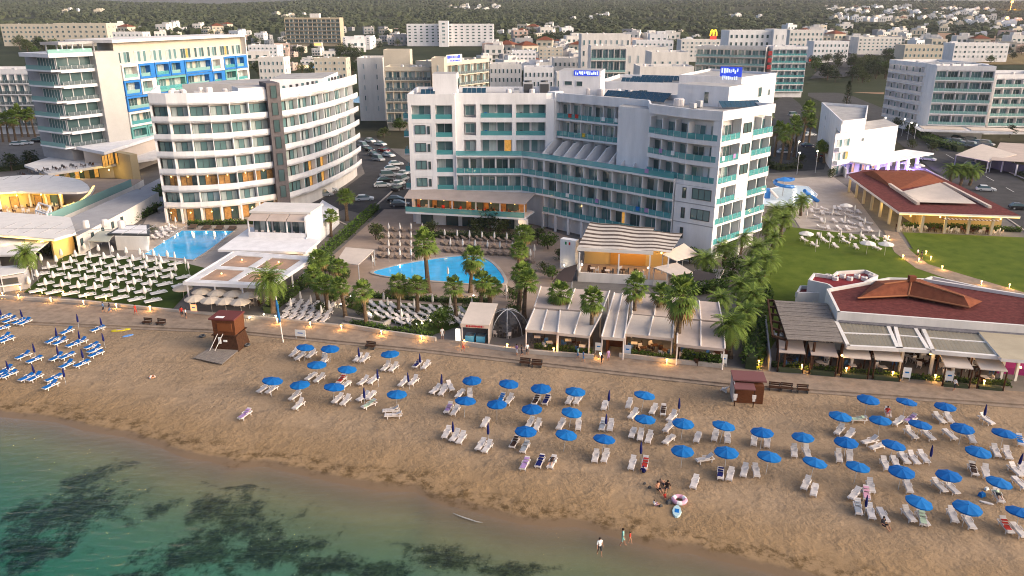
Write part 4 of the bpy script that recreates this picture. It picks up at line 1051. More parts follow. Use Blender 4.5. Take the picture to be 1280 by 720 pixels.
rear('long cream hotel in two wings at the far left under the hill', (0, 30), (66, 30), 850, 20, 4, 12, wall=CREAM, style='window', kinds=['dark', 'mix'], ww=.5, seed=13)
rear('cream hotel wing with a grid of dark shaded balconies, far left', (66, 29), (132, 29), 850, 20, 4, 9, wall=CREAM, style='window', kinds=['dark'], ww=.4, seed=15, side=(0, 2))
rear('white balconied hotel at the left edge beside the row of palms', (-40, 92), (62, 82), 290, 18, 5, 11, rail=CLEARG, kinds=['green', 'mix'], side=(0, 3), seed=16)
# pale low blocks of the town between the hotels
for (lb, a, b_, Y, D, nf, nb, k) in [
    ('long pale two storey block behind the left end of the central hotel', (612, 79), (652, 81), 420, 16, 3, 8, dict(wall=WHITE2)),
    ('white block with a row of square windows left of the bright red shop', (655, 83), (692, 85), 395, 14, 3, 7, dict(wall=WHITE)),
    ('pale block beside the green windowed hotel in the town', (692, 72), (726, 73), 470, 16, 3, 6, dict(wall=WHITE2)),
    ('white apartment block in the middle of the town', (640, 63), (670, 64), 560, 16, 4, 6, dict(wall=WHITE)),
    ('cream apartment block right of the middle of the town', (674, 59), (704, 60), 610, 16, 4, 6, dict(wall=CREAM)),
    ('low white building close behind the central hotel roof', (696, 90), (730, 92), 370, 14, 2, 6, dict(wall=WHITE2)),
    ('white apartment block left of the dark banded hotel', (310, 56), (346, 57), 620, 16, 4, 7, dict(wall=WHITE)),
    ('pale block above the lit shop fronts', (322, 71), (354, 72), 480, 14, 3, 6, dict(wall=WHITE2)),
    ('pinkish pale block beyond the lit shop fronts', (392, 72), (432, 73), 500, 14, 3, 7, dict(wall=CREAM)),
    ('white block right of the dark banded hotel', (428, 46), (462, 46), 800, 18, 4, 7, dict(wall=WHITE)),
    ('white block beyond the upper car park', (1018, 51), (1062, 52), 650, 16, 3, 9, dict(wall=WHITE)),
    ('long pale block below the hillside village', (1074, 46), (1128, 47), 730, 18, 4, 10, dict(wall=WHITE2)),
    ('pale block behind the large white hotel', (1132, 55), (1180, 57), 600, 16, 3, 9, dict(wall=CREAM)),
    ('long white block behind the right edge hotel', (1194, 53), (1262, 55), 650, 18, 3, 12, dict(wall=WHITE)),
    ('white block left of the diamond windowed hotel', (852, 49), (906, 50), 660, 18, 4, 10, dict(wall=WHITE2)),
    ('pale block left of the yellow arch sign', (795, 50), (842, 51), 610, 18, 4, 9, dict(wall=WHITE)),
    ('white block right of the diamond windowed hotel', (988, 37), (1030, 38), 720, 16, 4, 8, dict(wall=WHITE2)),
    ('white block between the long cream hotel and the blue balconied hotel', (140, 40), (178, 40), 760, 16, 4, 8, dict(wall=WHITE))]:
    rear(lb, a, b_, Y, D, nf, nb, style='window', kinds=['dark', 'mix'], ww=.45, name='apartment_building', cat='building', side=(0, 2), units=4, seed=int(Y), **k)
# right-hand hotels
def block_at(label, a, b_, zr, D, nf, nb, ground=5, **k):
    return block('hotel', label, at(*a, zr), at(*b_, zr), D, 0, nf, (zr - ground - 1) / nf, nb, ground=ground, **k)
T_, f_, zr = block_at('large white hotel with a four bay grid of glass balconies, upper right', (1172, 82), (1246, 83), 25, 24, 5, 5, kinds=['green', 'dark', 'mix'], seed=17, ww=.8, ground=5, rail=TEALP)
zb = 4.2; mb = MB(); f_.box(mb, -4, f_.L + 6, 0.1, 9, 3.6, 4.3, WHITE); part(mb, 'terrace_roof', T_)
mb = MB()
for k in range(3): f_.box(mb, -3 + k * 15, 10.4 + k * 15, 1, 8.4, 4.35, 4.6, CANVAS)
part(mb, 'awning', T_)
T2, f2_, zr2 = block('hotel', 'white hotel wing with small square windows seen end on, upper right', at(1112, 76, 24.5), at(1170, 82, 24.5), 20, 0, 6, 3.4, 7, kinds=['dark', 'mix'], ww=.3, rail=PLAST, depth=1.3, seed=18, units=2)
rear('pale blue white hotel with paired dark balconies at the right edge', (1247, 94), (1330, 92), 290, 22, 5, 7, kinds=['dark', 'green'], seed=19)

# ------------------------------------------------------------------ white building with violet lit columns
VB = thing('white_apartments', (104, 240, 0), 'white stepped building with violet lit columns on its terrace', 'building')
za = 14; A_, B_, C_, D_ = at(1027, 131, 14), at(1052, 155, 14), at(1122, 150, 13), at(1085, 135, 14)
quadwall(VB, 'wall', [A_, B_, (B_[0] + 9, B_[1] + 6), (D_[0], D_[1])], 0, 14)
quadwall(VB, 'wall', [(B_[0] - 2, B_[1] - 2), (C_[0], C_[1] - 1), (C_[0] + 3, C_[1] + 14), (B_[0] + 6, B_[1] + 16)], 0, 11.6)
f_ = Fr(A_, B_)
for z in (4, 8, 11): window(VB, VB, f_, f_.L * .3, 0, z, 1.0, 1.3, 'dark'); window(VB, VB, f_, f_.L * .85, 0, z - 1, 2.0, 2.0, 'mix')
f_ = Fr((B_[0] - 2, B_[1] - 2), (C_[0], C_[1] - 1))
for i, z in enumerate((.5, 4, 7.6)):
    window(VB, VB, f_, 2.2, 0, z, 2.2, 2.4, 'mix'); window(VB, VB, f_, 5.6, 0, z, 2.4, 2.4, 'warm1' if i == 1 else 'curt')
window(VB, VB, f_, 13, 0, 8.6, .9, .9, 'dark')
mb = MB()
for z in (3.6, 7.2): f_.box(mb, .5, 8, 0, 1.3, z - .2, z + .8, WHITE)
part(mb, 'balcony', VB)
VIO = mat('violet_lamp', (.4, .25, 1), .5, emit=(.32, .2, 1), estr=5)
mb = MB(); f_.box(mb, 6.5, f_.L + 8, -1, 7.5, 3.5, 3.9, WHITE); part(mb, 'terrace_roof', VB)
for k in range(6):
    a = 7.2 + k * (f_.L + .2) / 6; mb = MB(); f_.box(mb, a, a + 1.1, 5.4, 5.9, 0, 3.5, WHITE); part(mb, 'column', VB)
    c = f_.p(a + .55, 6.7, .25); mb = MB(); mb.box((c[0], c[1], .2), (.3, .3, .2), VIO); part(mb, 'violet_lamp', VB); lamp(VB, rel(VB, (c[0], c[1], .9)), 700, (.35, .22, 1))
for k in range(3): window(VB, VB, f_, 9.5 + k * 5, 0, .2, 2.6, 2.6, 'warm1')
parapet(VB, [A_, B_, (B_[0] + 9, B_[1] + 6), D_], 14, 14.8)

# ------------------------------------------------------------------ canopy helper
def canopy(name, label, cat, quad, th=.12, m=CANVAS, post=METAL, posts=None, group=None, sag=0.0, val=0.0, beams=None, zb=0.0):
    """quad: four 3-D roof corners, in order; posts stand under the corners unless given"""
    c = (sum(p[0] for p in quad) / 4, sum(p[1] for p in quad) / 4, zb); t = thing(name, c, label, cat, group)
    n = 6; mb = MB(); g = []
    for i in range(n + 1):
        row = []
        for j in range(n + 1):
            u, v = i / n, j / n
            p = [(quad[0][k] * (1 - u) + quad[1][k] * u) * (1 - v) + (quad[3][k] * (1 - u) + quad[2][k] * u) * v for k in range(3)]
            p[2] -= sag * (1 - (2 * u - 1) ** 2) * (1 - abs(2 * v - 1)) ; row.append(tuple(p))
        g.append(row)
    for i in range(n):
        for j in range(n):
            q = [g[i][j], g[i + 1][j], g[i + 1][j + 1], g[i][j + 1]]
            mb.face(q, m); mb.face([(p[0], p[1], p[2] - th) for p in reversed(q)], m)
    rim = [g[i][0] for i in range(n + 1)] + [g[n][j] for j in range(1, n + 1)] + [g[i][n] for i in range(n - 1, -1, -1)] + [g[0][j] for j in range(n - 1, 0, -1)]
    for a, b_ in zip(rim, rim[1:] + rim[:1]): mb.face([a, (a[0], a[1], a[2] - th - val), (b_[0], b_[1], b_[2] - th - val), b_], m)
    part(mb, 'canopy_roof', t)
    for p in (posts or [(q[0] * .97 + c[0] * .03, q[1] * .97 + c[1] * .03, q[2]) for q in quad]):
        mb = MB(); mb.tube((p[0], p[1], zb), (p[0], p[1], p[2] - th), .09, .09, post, 6); part(mb, 'post', t)
    if beams:
        mb = MB()
        for (a, b_) in beams: mb.tube((a[0], a[1], a[2] + .05), (b_[0], b_[1], b_[2] + .05), .1, .1, post, 6)
        part(mb, 'beam', t)
    return t
def q3(L, z): return [(*at(a, b_, z), z) for a, b_ in L]

# ------------------------------------------------------------------ far-left bar complex in front of the modern hotel
LC = thing('terrace_bar', (-100, 175, 0), 'curved open bar with yellow lit wall and white roof in front of the modern hotel', 'bar')
x0, y0 = at(60, 300, 1.2)
GE = P([(60, 279), (165, 233)], 1.6); 
mb = MB(); mb.prism([GE[0], GE[1], (-95, 200), (-150, 205), (-150, 160)], 0, 1.6, WHITE2, DECK); part(mb, 'terrace_base', LC)
f_ = Fr(*GE); mb = MB(); f_.box(mb, 0, f_.L, -.08, -.02, 1.6, 3.4, TEALP); part(mb, 'balustrade', LC)
RFp = P([(-40, 228), (35, 219), (92, 223), (112, 235), (96, 241), (20, 240), (-40, 243)], 5.4)
mb = MB(); mb.prism(smooth_poly(RFp, 3), 5.1, 5.5, CANVASW, CANVASW); part(mb, 'bar_roof', LC)
mb = MB(); bw_ = P([(-20, 268), (0, 262), (40, 258), (80, 258)], 1.6); YW = mat('ochre_wall', (.55, .38, .16), .8)
for a, b_ in zip(bw_, bw_[1:]): fr_ = Fr(a, b_); fr_.box(mb, 0, fr_.L, -.3, 0, 1.6, 5.1, YW)
part(mb, 'bar_wall', LC)
for a, b_ in zip(bw_, bw_[1:]):
    fr_ = Fr(a, b_); n = max(1, int(fr_.L / 3.4))
    for k in range(n): window(LC, LC, fr_, (k + .5) * fr_.L / n, .02, 1.7, 1.7, 2.5, 'dark' if k % 2 else 'amber', DARKG)
    mb = MB()
    for k in range(n + 1): fr_.box(mb, min(k * fr_.L / n, fr_.L - .3), min(k * fr_.L / n, fr_.L - .3) + .3, .3, .6, 1.6, 5.1, WHITE2)
    part(mb, 'pillar', LC)
f_ = Fr(RFp[0], RFp[2]); mb = MB()
for k in range(9): f_.box(mb, 2 + k * f_.L / 9, 2.12 + k * f_.L / 9, -5, -.8, 5.5, 5.56, GREYW)
part(mb, 'roof_seam', LC)
for (px, py) in ((5, 262), (30, 260), (60, 259), (85, 257)):
    x, y = at(px, py, 1.6); mb = MB(); mb.blob((x, y - 1.6, 4.8), .16, BULB, 6, 4); part(mb, 'ceiling_lamp', LC); lamp(LC, rel(LC, (x, y - 1.8, 4.5)), 190, (1, .68, .14))
mb = MB(); c_ = P([(80, 262), (100, 256), (112, 246), (118, 236)], 1.6)
for a, b_ in zip(c_, c_[1:]): fr_ = Fr(a, b_); fr_.box(mb, 0, fr_.L, -.2, .2, 1.6, 2.3, WHITE); fr_.box(mb, 0, fr_.L, -.24, .24, 2.31, 2.37, STRIPL)
part(mb, 'curved_counter', LC)
for i in range(24):
    x, y = at(-8 + (i % 12) * 9 + WR.uniform(-2, 2), 263 + (i // 12) * 5 - (i % 12) * .5, 1.6); seat_piece(x, y, 1.605, WR.choice((PLAST, CANVAS, WOODD, TAUPE)), WR.random() * 6, 'at the bar', 'bar chairs')
mb = MB(); q_ = P([(48, 280), (62, 285), (66, 275), (52, 270)], 1.6)
for p in q_: mb.box((*p, 3.0), (.25, .25, 2.9), WHITE)
for a, b_ in zip(q_, q_[1:] + q_[:1]): fr_ = Fr(a, b_); fr_.box(mb, 0, fr_.L, -.12, .12, 4.3, 4.6, WHITE); fr_.box(mb, 0, fr_.L, -.12, .12, 2.9, 3.1, WHITE)
part(mb, 'cube_frame', LC)
LB = thing('beach_restaurant', (-92, 147, 0), 'low white flat-roofed restaurant with a glowing yellow edge, left of the lawn loungers', 'restaurant')
R1 = P([(-60, 289), (68, 299), (95, 291), (88, 272), (-40, 262)], 4.6)
mb = MB(); mb.prism(R1, 4.2, 4.7, CANVASW); part(mb, 'roof', LB)
f_ = Fr(R1[0], R1[2]); mb = MB()
for k in range(12): f_.box(mb, 8 + k * 3.0, 8.1 + k * 3.0, -6, 1.0, 4.7, 4.76, GREYW)
f_.box(mb, 8, 44, -2.1, -2.0, 4.7, 4.755, GREYW); part(mb, 'roof_seam', LB)
roof_units(LB, f_, 20, 40, -5, -2, 4.7, 4, 61)
mb = MB(); mb.prism(P([(-40, 275), (60, 280), (80, 270), (-30, 262)], 4.6), 0, 4.19, WHITE2); part(mb, 'wall', LB)
f_ = Fr(R1[0], R1[1]); mb = MB(); f_.box(mb, 4, f_.L, .0, .06, 4.25, 4.45, STRIPL); part(mb, 'light_strip', LB)
R2 = P([(-60, 320), (40, 318), (62, 300), (-60, 291)], 3.6); mb = MB(); mb.prism(R2, 3.3, 3.6, CANVASW); part(mb, 'roof', LB)
mb = MB()
for p in P([(-30, 332), (0, 331), (25, 327), (44, 318), (62, 312)], 1.0): mb.box((*p, 1.7), (.25, .25, 3.2), METAL)
part(mb, 'pillar', LB)
for k in range(4):
    x, y = at(10 + k * 22, 306 - k * 2, 3.4); lamp(LB, rel(LB, (x, y - .6, 3.9)), 45, (1, .68, .15))
mb = MB(); f_ = Fr(*P([(66, 308), (92, 300)], 2.5)); f_.box(mb, 0, f_.L, -.4, 0, 0, 4.19, YW); part(mb, 'lit_wall', LB); c = f_.p(f_.L / 2, 1.2, 3); lamp(LB, rel(LB, c), 70, (1, .65, .15))
WG = thing('white_store', (-85, 158, 0), 'low white service building with dark windows along the hedge by the pool', 'building')
W1 = P([(95, 296), (160, 262), (198, 240), (170, 236), (88, 272)], 3.6)
mb = MB(); mb.prism(W1, 0, 3.6, WHITE2, GREYW); part(mb, 'wall', WG)
f_ = Fr(W1[0], W1[1])
for k in range(5): window(WG, WG, f_, 1.5 + k * f_.L / 5.2, 0, 1.6, .9, 1.3, 'dark', DARKG)
W2 = P([(160, 262), (207, 232), (200, 222), (165, 236)], 3.6)
mb = MB(); mb.prism(P([(198, 262), (240, 240), (215, 215), (175, 235)], 1), 0, 1.0, GREYW); part(mb, 'low_wall', WG)
canopy('shade_canopy', 'white slanted canopy over the snack seats by the lawn, far left', 'canopy', q3([(0, 345), (30, 340), (38, 330), (0, 333)], 2.8), m=CANVASW)
KB = thing('snack_kiosk', (*at(20, 352), 0), 'small grey beach kiosk under the palm, left of the lawn loungers', 'kiosk')
mb = MB(); mb.prism(P([(-10, 358), (36, 352), (38, 340), (-10, 343)], 1.2), 0, 2.5, GREYW, WHITE2); part(mb, 'wall', KB)
mb = MB(); f_ = Fr(*P([(-10, 358), (36, 352)], 1.2)); f_.box(mb, 1, f_.L - 1, 0, .4, 1.0, 1.15, WHITE2); f_.box(mb, 1.2, f_.L - 1.4, .02, .06, 1.2, 2.2, DARKG); part(mb, 'counter', KB)

# small pool kiosk and hedge-side awning
PK = thing('pool_kiosk', (*at(163, 300), 0), 'small white pool kiosk with a dark framed flat roof beside the rectangular pool', 'kiosk')
K_ = P([(145, 304), (185, 304), (186, 290), (150, 290)], 1.4); mb = MB(); mb.prism(K_, 0, 2.7, WHITE2); part(mb, 'wall', PK)
K2 = P([(134, 293), (187, 294), (187, 281), (152, 282)], 2.9); mb = MB(); mb.prism(K2, 2.7, 3.0, DARKG); part(mb, 'roof_frame', PK)
c = (sum(p[0] for p in K2) / 4, sum(p[1] for p in K2) / 4); mb = MB(); mb.prism([(c[0] + (p[0] - c[0]) * .84, c[1] + (p[1] - c[1]) * .8) for p in K2], 3.0, 3.04, WHITE); part(mb, 'roof', PK)
canopy('shade_awning', 'pale fabric awning at the hedge beside the small pool kiosk', 'awning', q3([(110, 301), (136, 302), (144, 288), (124, 289)], 2.6), m=mat('sage_canvas', (.42, .42, .36), .85))

# ------------------------------------------------------------------ white bar pavilion between pool and car park
BP = thing('bar_pavilion', (-43, 143, 0), 'white two level bar pavilion with glazed front and pleated roof', 'pavilion')
b0 = P([(272, 312), (382, 315), (400, 300), (330, 285), (312, 284)], 3.0)
mb = MB(); mb.prism(b0, 2.6, 3.0, WHITE); part(mb, 'lower_roof', BP)
mb = MB(); mb.prism(P([(290, 309), (378, 312), (395, 300), (320, 287)], 3.0), 0, 2.6, WHITE2); part(mb, 'wall', BP)
b1 = P([(311, 296), (384, 298), (404, 272), (330, 268)], 3.0)
f_ = Fr(b1[0], b1[1])
mb = MB(); f_.box(mb, 0, f_.L, -9, -2.5, 3.0, 7.0, WHITE); f_.box(mb, 0, f_.L, -.3, 0, 3.0, 3.9, WHITE); f_.box(mb, f_.L - .3, f_.L, -2.6, 0, 3.0, 7.0, WHITE); part(mb, 'upper_wall', BP)
mb = MB(); f_.box(mb, -.3, f_.L + .3, -9.3, -2.0, 7.0, 7.4, CANVASW); part(mb, 'roof', BP)
mb = MB()
for k in range(3): 
    a0, a1 = k * f_.L / 3 + .1, (k + 1) * f_.L / 3 - .1
    lo = [f_.p(a0, .2, 6.1), f_.p(a1, .2, 6.1), f_.p(a1, -2.2, 6.9), f_.p(a0, -2.2, 6.9)]; mb.hexa(lo, [(p[0], p[1], p[2] + .1) for p in lo], TAUPE)
part(mb, 'awning', BP)
mb = MB()
for k in range(4): f_.box(mb, k * (f_.L - .2) / 3, k * (f_.L - .2) / 3 + .2, -.3, -.1, 3.9, 6.1, WHITE)
part(mb, 'pillar', BP)
for k in range(3): window(BP, BP, f_, (k + .5) * f_.L / 3, -2.5, 3.3, f_.L / 3 * .9, 2.6, 'mix', DARKG)
for k in range(8): c = f_.p(1 + k * f_.L / 9, -1.2, 3.0); seat_piece(c[0], c[1], 3.005, PLAST, .4 * k, 'in the bar pavilion', 'pavilion chairs')
c = at(330, 322, 1.5); lamp(BP, rel(BP, (c[0], c[1], 2.2)), 25); c = at(365, 326, 1.5); mb = MB(); mb.blob((c[0], c[1], 2.0), .2, BULB, 6, 4); part(mb, 'wall_lamp', BP); lamp(BP, rel(BP, (c[0], c[1] - .4, 2.0)), 45)
gw = P([(383, 300), (425, 262), (400, 255), (385, 272)], 2.5); mb = MB(); mb.prism(P([(384, 312), (424, 274), (404, 262), (388, 285)], 1), 0, 3.2, WHITE); part(mb, 'side_wall', BP)

# ------------------------------------------------------------------ big white pergola with four fabric squares
PG = thing('pergola', (-41, 117, 0), 'large white slatted pergola with four pale brown fabric squares', 'pergola')
qa = q3([(230, 353), (338, 358), (392, 322), (292, 315)], 3.6)
def bil(q, u, v): return tuple((q[0][k] * (1 - u) + q[1][k] * u) * (1 - v) + (q[3][k] * (1 - u) + q[2][k] * u) * v for k in range(3))
holes = [(.12, .46, .08, .42), (.56, .92, .08, .42), (.10, .44, .54, .88), (.54, .90, .54, .88)]
mb = MB(); N = 30
for i in range(N):
    v0, v1 = i / N, (i + .62) / N
    segs = [(0, 1)]
    for (u0, u1, w0, w1) in holes:
        if w0 < (v0 + v1) / 2 < w1:
            ns = []
            for (a, b_) in segs:
                if u0 > a and u1 < b_: ns += [(a, u0), (u1, b_)]
                else: ns.append((a, b_))
            segs = ns
    for (a, b_) in segs:
        q = [bil(qa, a, v0), bil(qa, b_, v0), bil(qa, b_, v1), bil(qa, a, v1)]; mb.hexa([(p[0], p[1], 3.5) for p in q], [(p[0], p[1], 3.66) for p in q], WHITE)
part(mb, 'slats', PG)['kind'] = 'stuff'
for (u0, u1, w0, w1) in holes:
    mb = MB(); q = [bil(qa, u0, w0), bil(qa, u1, w0), bil(qa, u1, w1), bil(qa, u0, w1)]; mb.hexa([(p[0], p[1], 3.54) for p in q], [(p[0], p[1], 3.58) for p in q], mat('brown_gauze', (.34, .23, .17), .9, .15, 1)); part(mb, 'fabric_panel', PG)
    c = bil(qa, (u0 + u1) / 2, (w0 + w1) / 2); mb = MB(); mb.blob((c[0], c[1], 3.9), .13, BULB, 6, 4); part(mb, 'lamp_globe', PG); lamp(PG, rel(PG, (c[0], c[1], 4.2)), 16); lamp(PG, rel(PG, (c[0], c[1], 2.6)), 16)
mb = MB()
for a, b_ in zip(qa, qa[1:] + qa[:1]): fr_ = Fr(a, b_); fr_.box(mb, -.1, fr_.L + .1, -.15, .15, 3.2, 3.75, WHITE)
part(mb, 'rim_beam', PG)
for u in (0.02, .34, .66, .98):
    for v in (.02, .5, .98):
        p = bil(qa, u, v); mb = MB(); mb.box((p[0], p[1], 1.65), (.2, .2, 3.3), WHITE); part(mb, 'post', PG)
for i in range(20):
    p = bil(qa, .07 + (i % 10) * .095, .05 + (i // 10) * .13); seat_piece(p[0], p[1], .065, WR.choice((WOODD, PLAST, TAUPE, DMETAL)), WR.random() * 6, 'under the white pergola', 'pergola chairs')

# ------------------------------------------------------------------ promenade kiosk with red lettering
KK = thing('ice_cream_kiosk', (*at(598, 425), 0), 'cream canvas kiosk with red lettering and blue freezers on the promenade', 'kiosk')
q = P([(578, 427), (611, 429), (620, 404), (592, 402)], .1); mb = MB(); f_ = Fr(q[0], q[1])
for a, d in ((0, 0), (f_.L, 0), (0, -6.2), (f_.L, -6.2)): f_.box(mb, a - .08, a + .08, d - .08, d + .08, 0, 2.7, PLAST)
part(mb, 'frame', KK)
lo = [f_.p(-.15, .2, 2.7), f_.p(f_.L + .15, .2, 2.7), f_.p(f_.L + .15, -6.5, 3.3), f_.p(-.15, -6.5, 3.3)]; mb = MB(); mb.hexa(lo, [(p[0], p[1], p[2] + .12) for p in lo], CANVAS); f_.box(mb, -.15, f_.L + .15, .2, .24, 2.3, 2.8, CANVAS); part(mb, 'canopy_roof', KK)
mb = MB(); glyphs(mb, f_, .6, f_.L - .5, .22, 2.38, 2.66, mat('red_letter', (.4, .02, .03), .6), 8, 6); part(mb, 'lettering', KK)
mb = MB(); f_.box(mb, f_.L - .06, f_.L, -6.2, 0, .0, 2.6, mat('tent_side', (.30, .26, .24), .9)); f_.box(mb, 0, f_.L, -6.2, -6.1, 0, 3.2, CANVAS); part(mb, 'side_curtain', KK)
for k in range(2):
    mb = MB(); f_.box(mb, .35 + k * 1.5, 1.55 + k * 1.5, -1.4, -.2, .05, .9, mat('freezer_blue', (.08, .33, .55), .4)); f_.box(mb, .4 + k * 1.5, 1.5 + k * 1.5, -1.35, -.25, .9, 1.0, CLEARG); part(mb, 'freezer', KK)
mb = MB(); f_.box(mb, -1.0, -.4, -.6, -.3, 0, 1.7, mat('lit_board', (.8, .8, .75), .5, emit=(1, .9, .75), estr=1.0)); part(mb, 'lit_board', KK)
DT = thing('dome_tent', (*at(632, 408), 0), 'dark transparent dome tent beside the cream canvas kiosk', 'tent')
x, y = at(634, 412); mb = MB()
mb.blob((x, y, 0), (2.9, 3.3, 3.0), clear_glass('smoky_film', (.06, .055, .055), .6), 14, 10); part(mb, 'film', DT)
mb = MB()
for k in range(4):
    a = pi * k / 4; pts = [(x + 2.95 * cos(a) * cos(t), y + 3.35 * sin(a) * cos(t), 3.05 * sin(t)) for t in [pi * j / 10 for j in range(11)]]
    mb.path(pts, [.05] * 11, METAL, 5)
part(mb, 'dome_frame', DT)

# ------------------------------------------------------------------ promenade restaurant: row of canvas roofs with glowing interiors
GLOW = (1, .58, .2)
def dining(where, L, n, z=.1, seed=0):
    """tables with chairs round them, each a thing of its own"""
    r = random.Random(seed)
    for k in range(n):
        m_ = r.choice((PLAST, WOODD, PLAST)); u = (k + .5) / n; v = .3 if k % 2 else .7; p = bil([(*q, 0) for q in L], u, v)
        key = 'dt' + m_.name
        def mk():
            t = thing('dining_table', (0, 0, 0)); mb = MB(); mb.box((0, 0, .72), (.85, .85, .06), m_); part(mb, 'table_top', t); mb = MB(); mb.tube((0, 0, 0), (0, 0, .7), .1, .05, DMETAL, 6); part(mb, 'leg', t); return t
        o = place(key, mk, (p[0], p[1], z), r.uniform(-.2, .2)); auto(o, 'table', '%s table %s' % (CNAME.get(m_.name, 'pale'), where), 'dining tables')
        for a in range(3):
            t = a * pi * .62 + r.uniform(-.2, .2); seat_piece(p[0] + .75 * cos(t), p[1] + .75 * sin(t), z + .003, r.choice((PLAST, WOODD, SHIRTB, DMETAL)), t - pi / 2, where, 'dining chairs')
def canvas_hall(label, front, back, zf, zb_, m=CANVAS, lights=2, pw=18, val=.25, beams=True, tables=2, back_z=None):
    a, b_ = at(*front[0], zf), at(*front[1], zf); c, d = at(*back[1], zb_), at(*back[0], zb_)
    q = [(*a, zf), (*b_, zf), (*c, zb_), (*d, zb_)]
    bm = [(q[0], q[3]), (q[1], q[2]), (tuple((q[0][k] + q[1][k]) / 2 for k in range(3)), tuple((q[3][k] + q[2][k]) / 2 for k in range(3)))] if beams else None
    t = canopy('canvas_hall', label, 'canopy', q, m=m, sag=.2, val=val, beams=bm, post=PLAST)
    for k in range(lights):
        u = (k + .5) / lights; p = bil(q, u, .3); mb = MB(); mb.blob((p[0], p[1], 2.5), .14, BULB, 6, 4); part(mb, 'pendant_lamp', t); lamp(t, rel(t, (p[0], p[1], 2.2)), pw, GLOW)
    if tables: dining('under a canvas roof', [p[:2] for p in (bil(q, .05, .03), bil(q, .95, .03), bil(q, .95, .6), bil(q, .05, .6))], tables, seed=len(label))
    return t
canvas_hall('leftmost pale canvas restaurant roof beside the dome tent', ((657, 412), (697, 415)), ((668, 386), (700, 389)), 2.9, 3.4)
canvas_hall('second pale canvas restaurant roof with folds, over tables facing the promenade', ((697, 416), (737, 420)), ((700, 388), (752, 392)), 2.9, 3.5)
canvas_hall('flat grey canvas roof behind the two pale canvas dining roofs', ((668, 384), (752, 390)), ((676, 358), (762, 364)), 3.6, 3.8, m=TAUPE, lights=0, tables=0, val=.1)
canvas_hall('narrow tall canvas roof over the brown restaurant doorway', ((752, 421), (780, 423)), ((768, 366), (788, 368)), 3.2, 3.9, lights=1, tables=0)
canvas_hall('square cream canvas roof over the brightest dining terrace', ((781, 417), (841, 423)), ((790, 393), (843, 398)), 3.0, 3.6, lights=3, pw=60, tables=4)
canvas_hall('grey canvas roof behind the brightest dining terrace', ((790, 392), (846, 397)), ((790, 366), (850, 371)), 3.7, 3.9, m=TAUPE, lights=0, tables=0, val=.1)
canvas_hall('large taupe canvas roof with a white frame at the palm path', ((846, 430), (906, 436)), ((848, 399), (904, 404)), 3.0, 3.7, m=TAUPE, lights=1, pw=4, tables=3)
canvas_hall('taupe canvas roof behind the white framed one, against the hedge', ((849, 397), (903, 402)), ((850, 374), (898, 378)), 3.8, 4.0, m=TAUPE, lights=0, tables=0, val=.1)
DW = thing('doorway', (*at(766, 436), 0), 'brown wooden restaurant doorway between two canvas roofs', 'doorway')
f_ = Fr(*P([(755, 441), (781, 444)])); mb = MB(); f_.box(mb, .2, f_.L - .2, -2.6, -2.4, 0, 2.9, WOOD); f_.box(mb, .2, .4, -2.4, 0, 0, 2.9, WOOD); f_.box(mb, f_.L - .4, f_.L - .2, -2.4, 0, 0, 2.9, WOOD); part(mb, 'frame', DW)
lamp(DW, rel(DW, f_.p(f_.L / 2, -.8, 2.2)), 12)
# low white wall in front of the restaurants and the garden
def low_wall(label, L, h=.55, w=.35, m=KERB, z=.1):
    L = P(L); mb = MB(); c = L[len(L) // 2]
    for a, b_ in zip(L, L[1:]): fr_ = Fr(a, b_); fr_.box(mb, -.02, fr_.L, -w / 2, w / 2, 0, z + h, m)
    o = mb.build('low_wall', org=(c[0], c[1], 0)); tag(o, label, 'wall'); return o
low_wall('low white promenade wall in front of the canvas restaurants, left part', [(578, 432), (650, 442), (742, 449)])
low_wall('low white promenade wall in front of the brightest dining terrace', [(774, 447), (845, 455), (905, 461)])
low_wall('low white wall along the palm garden beside the promenade', [(428, 409), (480, 418), (545, 427)])
low_wall('low pale wall along the lawn loungers and the umbrellas', [(0, 372), (110, 379), (230, 391), (330, 399), (425, 409)], .3, .4)
low_wall('short pale wall of the sunken flower bed in the palm garden', [(432, 401), (480, 409), (488, 404)], .6, .3)

# ------------------------------------------------------------------ restaurant with the striped awning
SR = thing('striped_restaurant', (18, 124, 0), 'white restaurant with a large brown and cream striped awning and glowing interior', 'restaurant')
STR = bpy.data.materials.new('striped_canvas'); STR.use_nodes = True
def stripes(m):
    n = m.node_tree.nodes; l = m.node_tree.links; b = n['Principled BSDF']; b.inputs['Roughness'].default_value = .9
    uv = n.new('ShaderNodeAttribute'); uv.attribute_name = 'v'
    w = n.new('ShaderNodeMath'); w.operation = 'MULTIPLY'; w.inputs[1].default_value = 7.0; l.new(uv.outputs['Fac'], w.inputs[0])
    f = n.new('ShaderNodeMath'); f.operation = 'FRACT'; l.new(w.outputs[0], f.inputs[0])
    g = n.new('ShaderNodeMath'); g.operation = 'GREATER_THAN'; g.inputs[1].default_value = .56; l.new(f.outputs[0], g.inputs[0])
    mx = n.new('ShaderNodeMix'); mx.data_type = 'RGBA'; mx.inputs[6].default_value = (.52, .46, .41, 1); mx.inputs[7].default_value = (.085, .06, .05, 1); l.new(g.outputs[0], mx.inputs[0]); l.new(mx.outputs[2], b.inputs['Base Color'])
stripes(STR)
qs = [(*at(722, 309, 5.2), 5.2), (*at(838, 315, 5.2), 5.2), (*at(856, 288, 6.6), 6.6), (*at(738, 277, 7.2), 7.2)]
mb = MB(); nu, nv = 16, 28; av = []
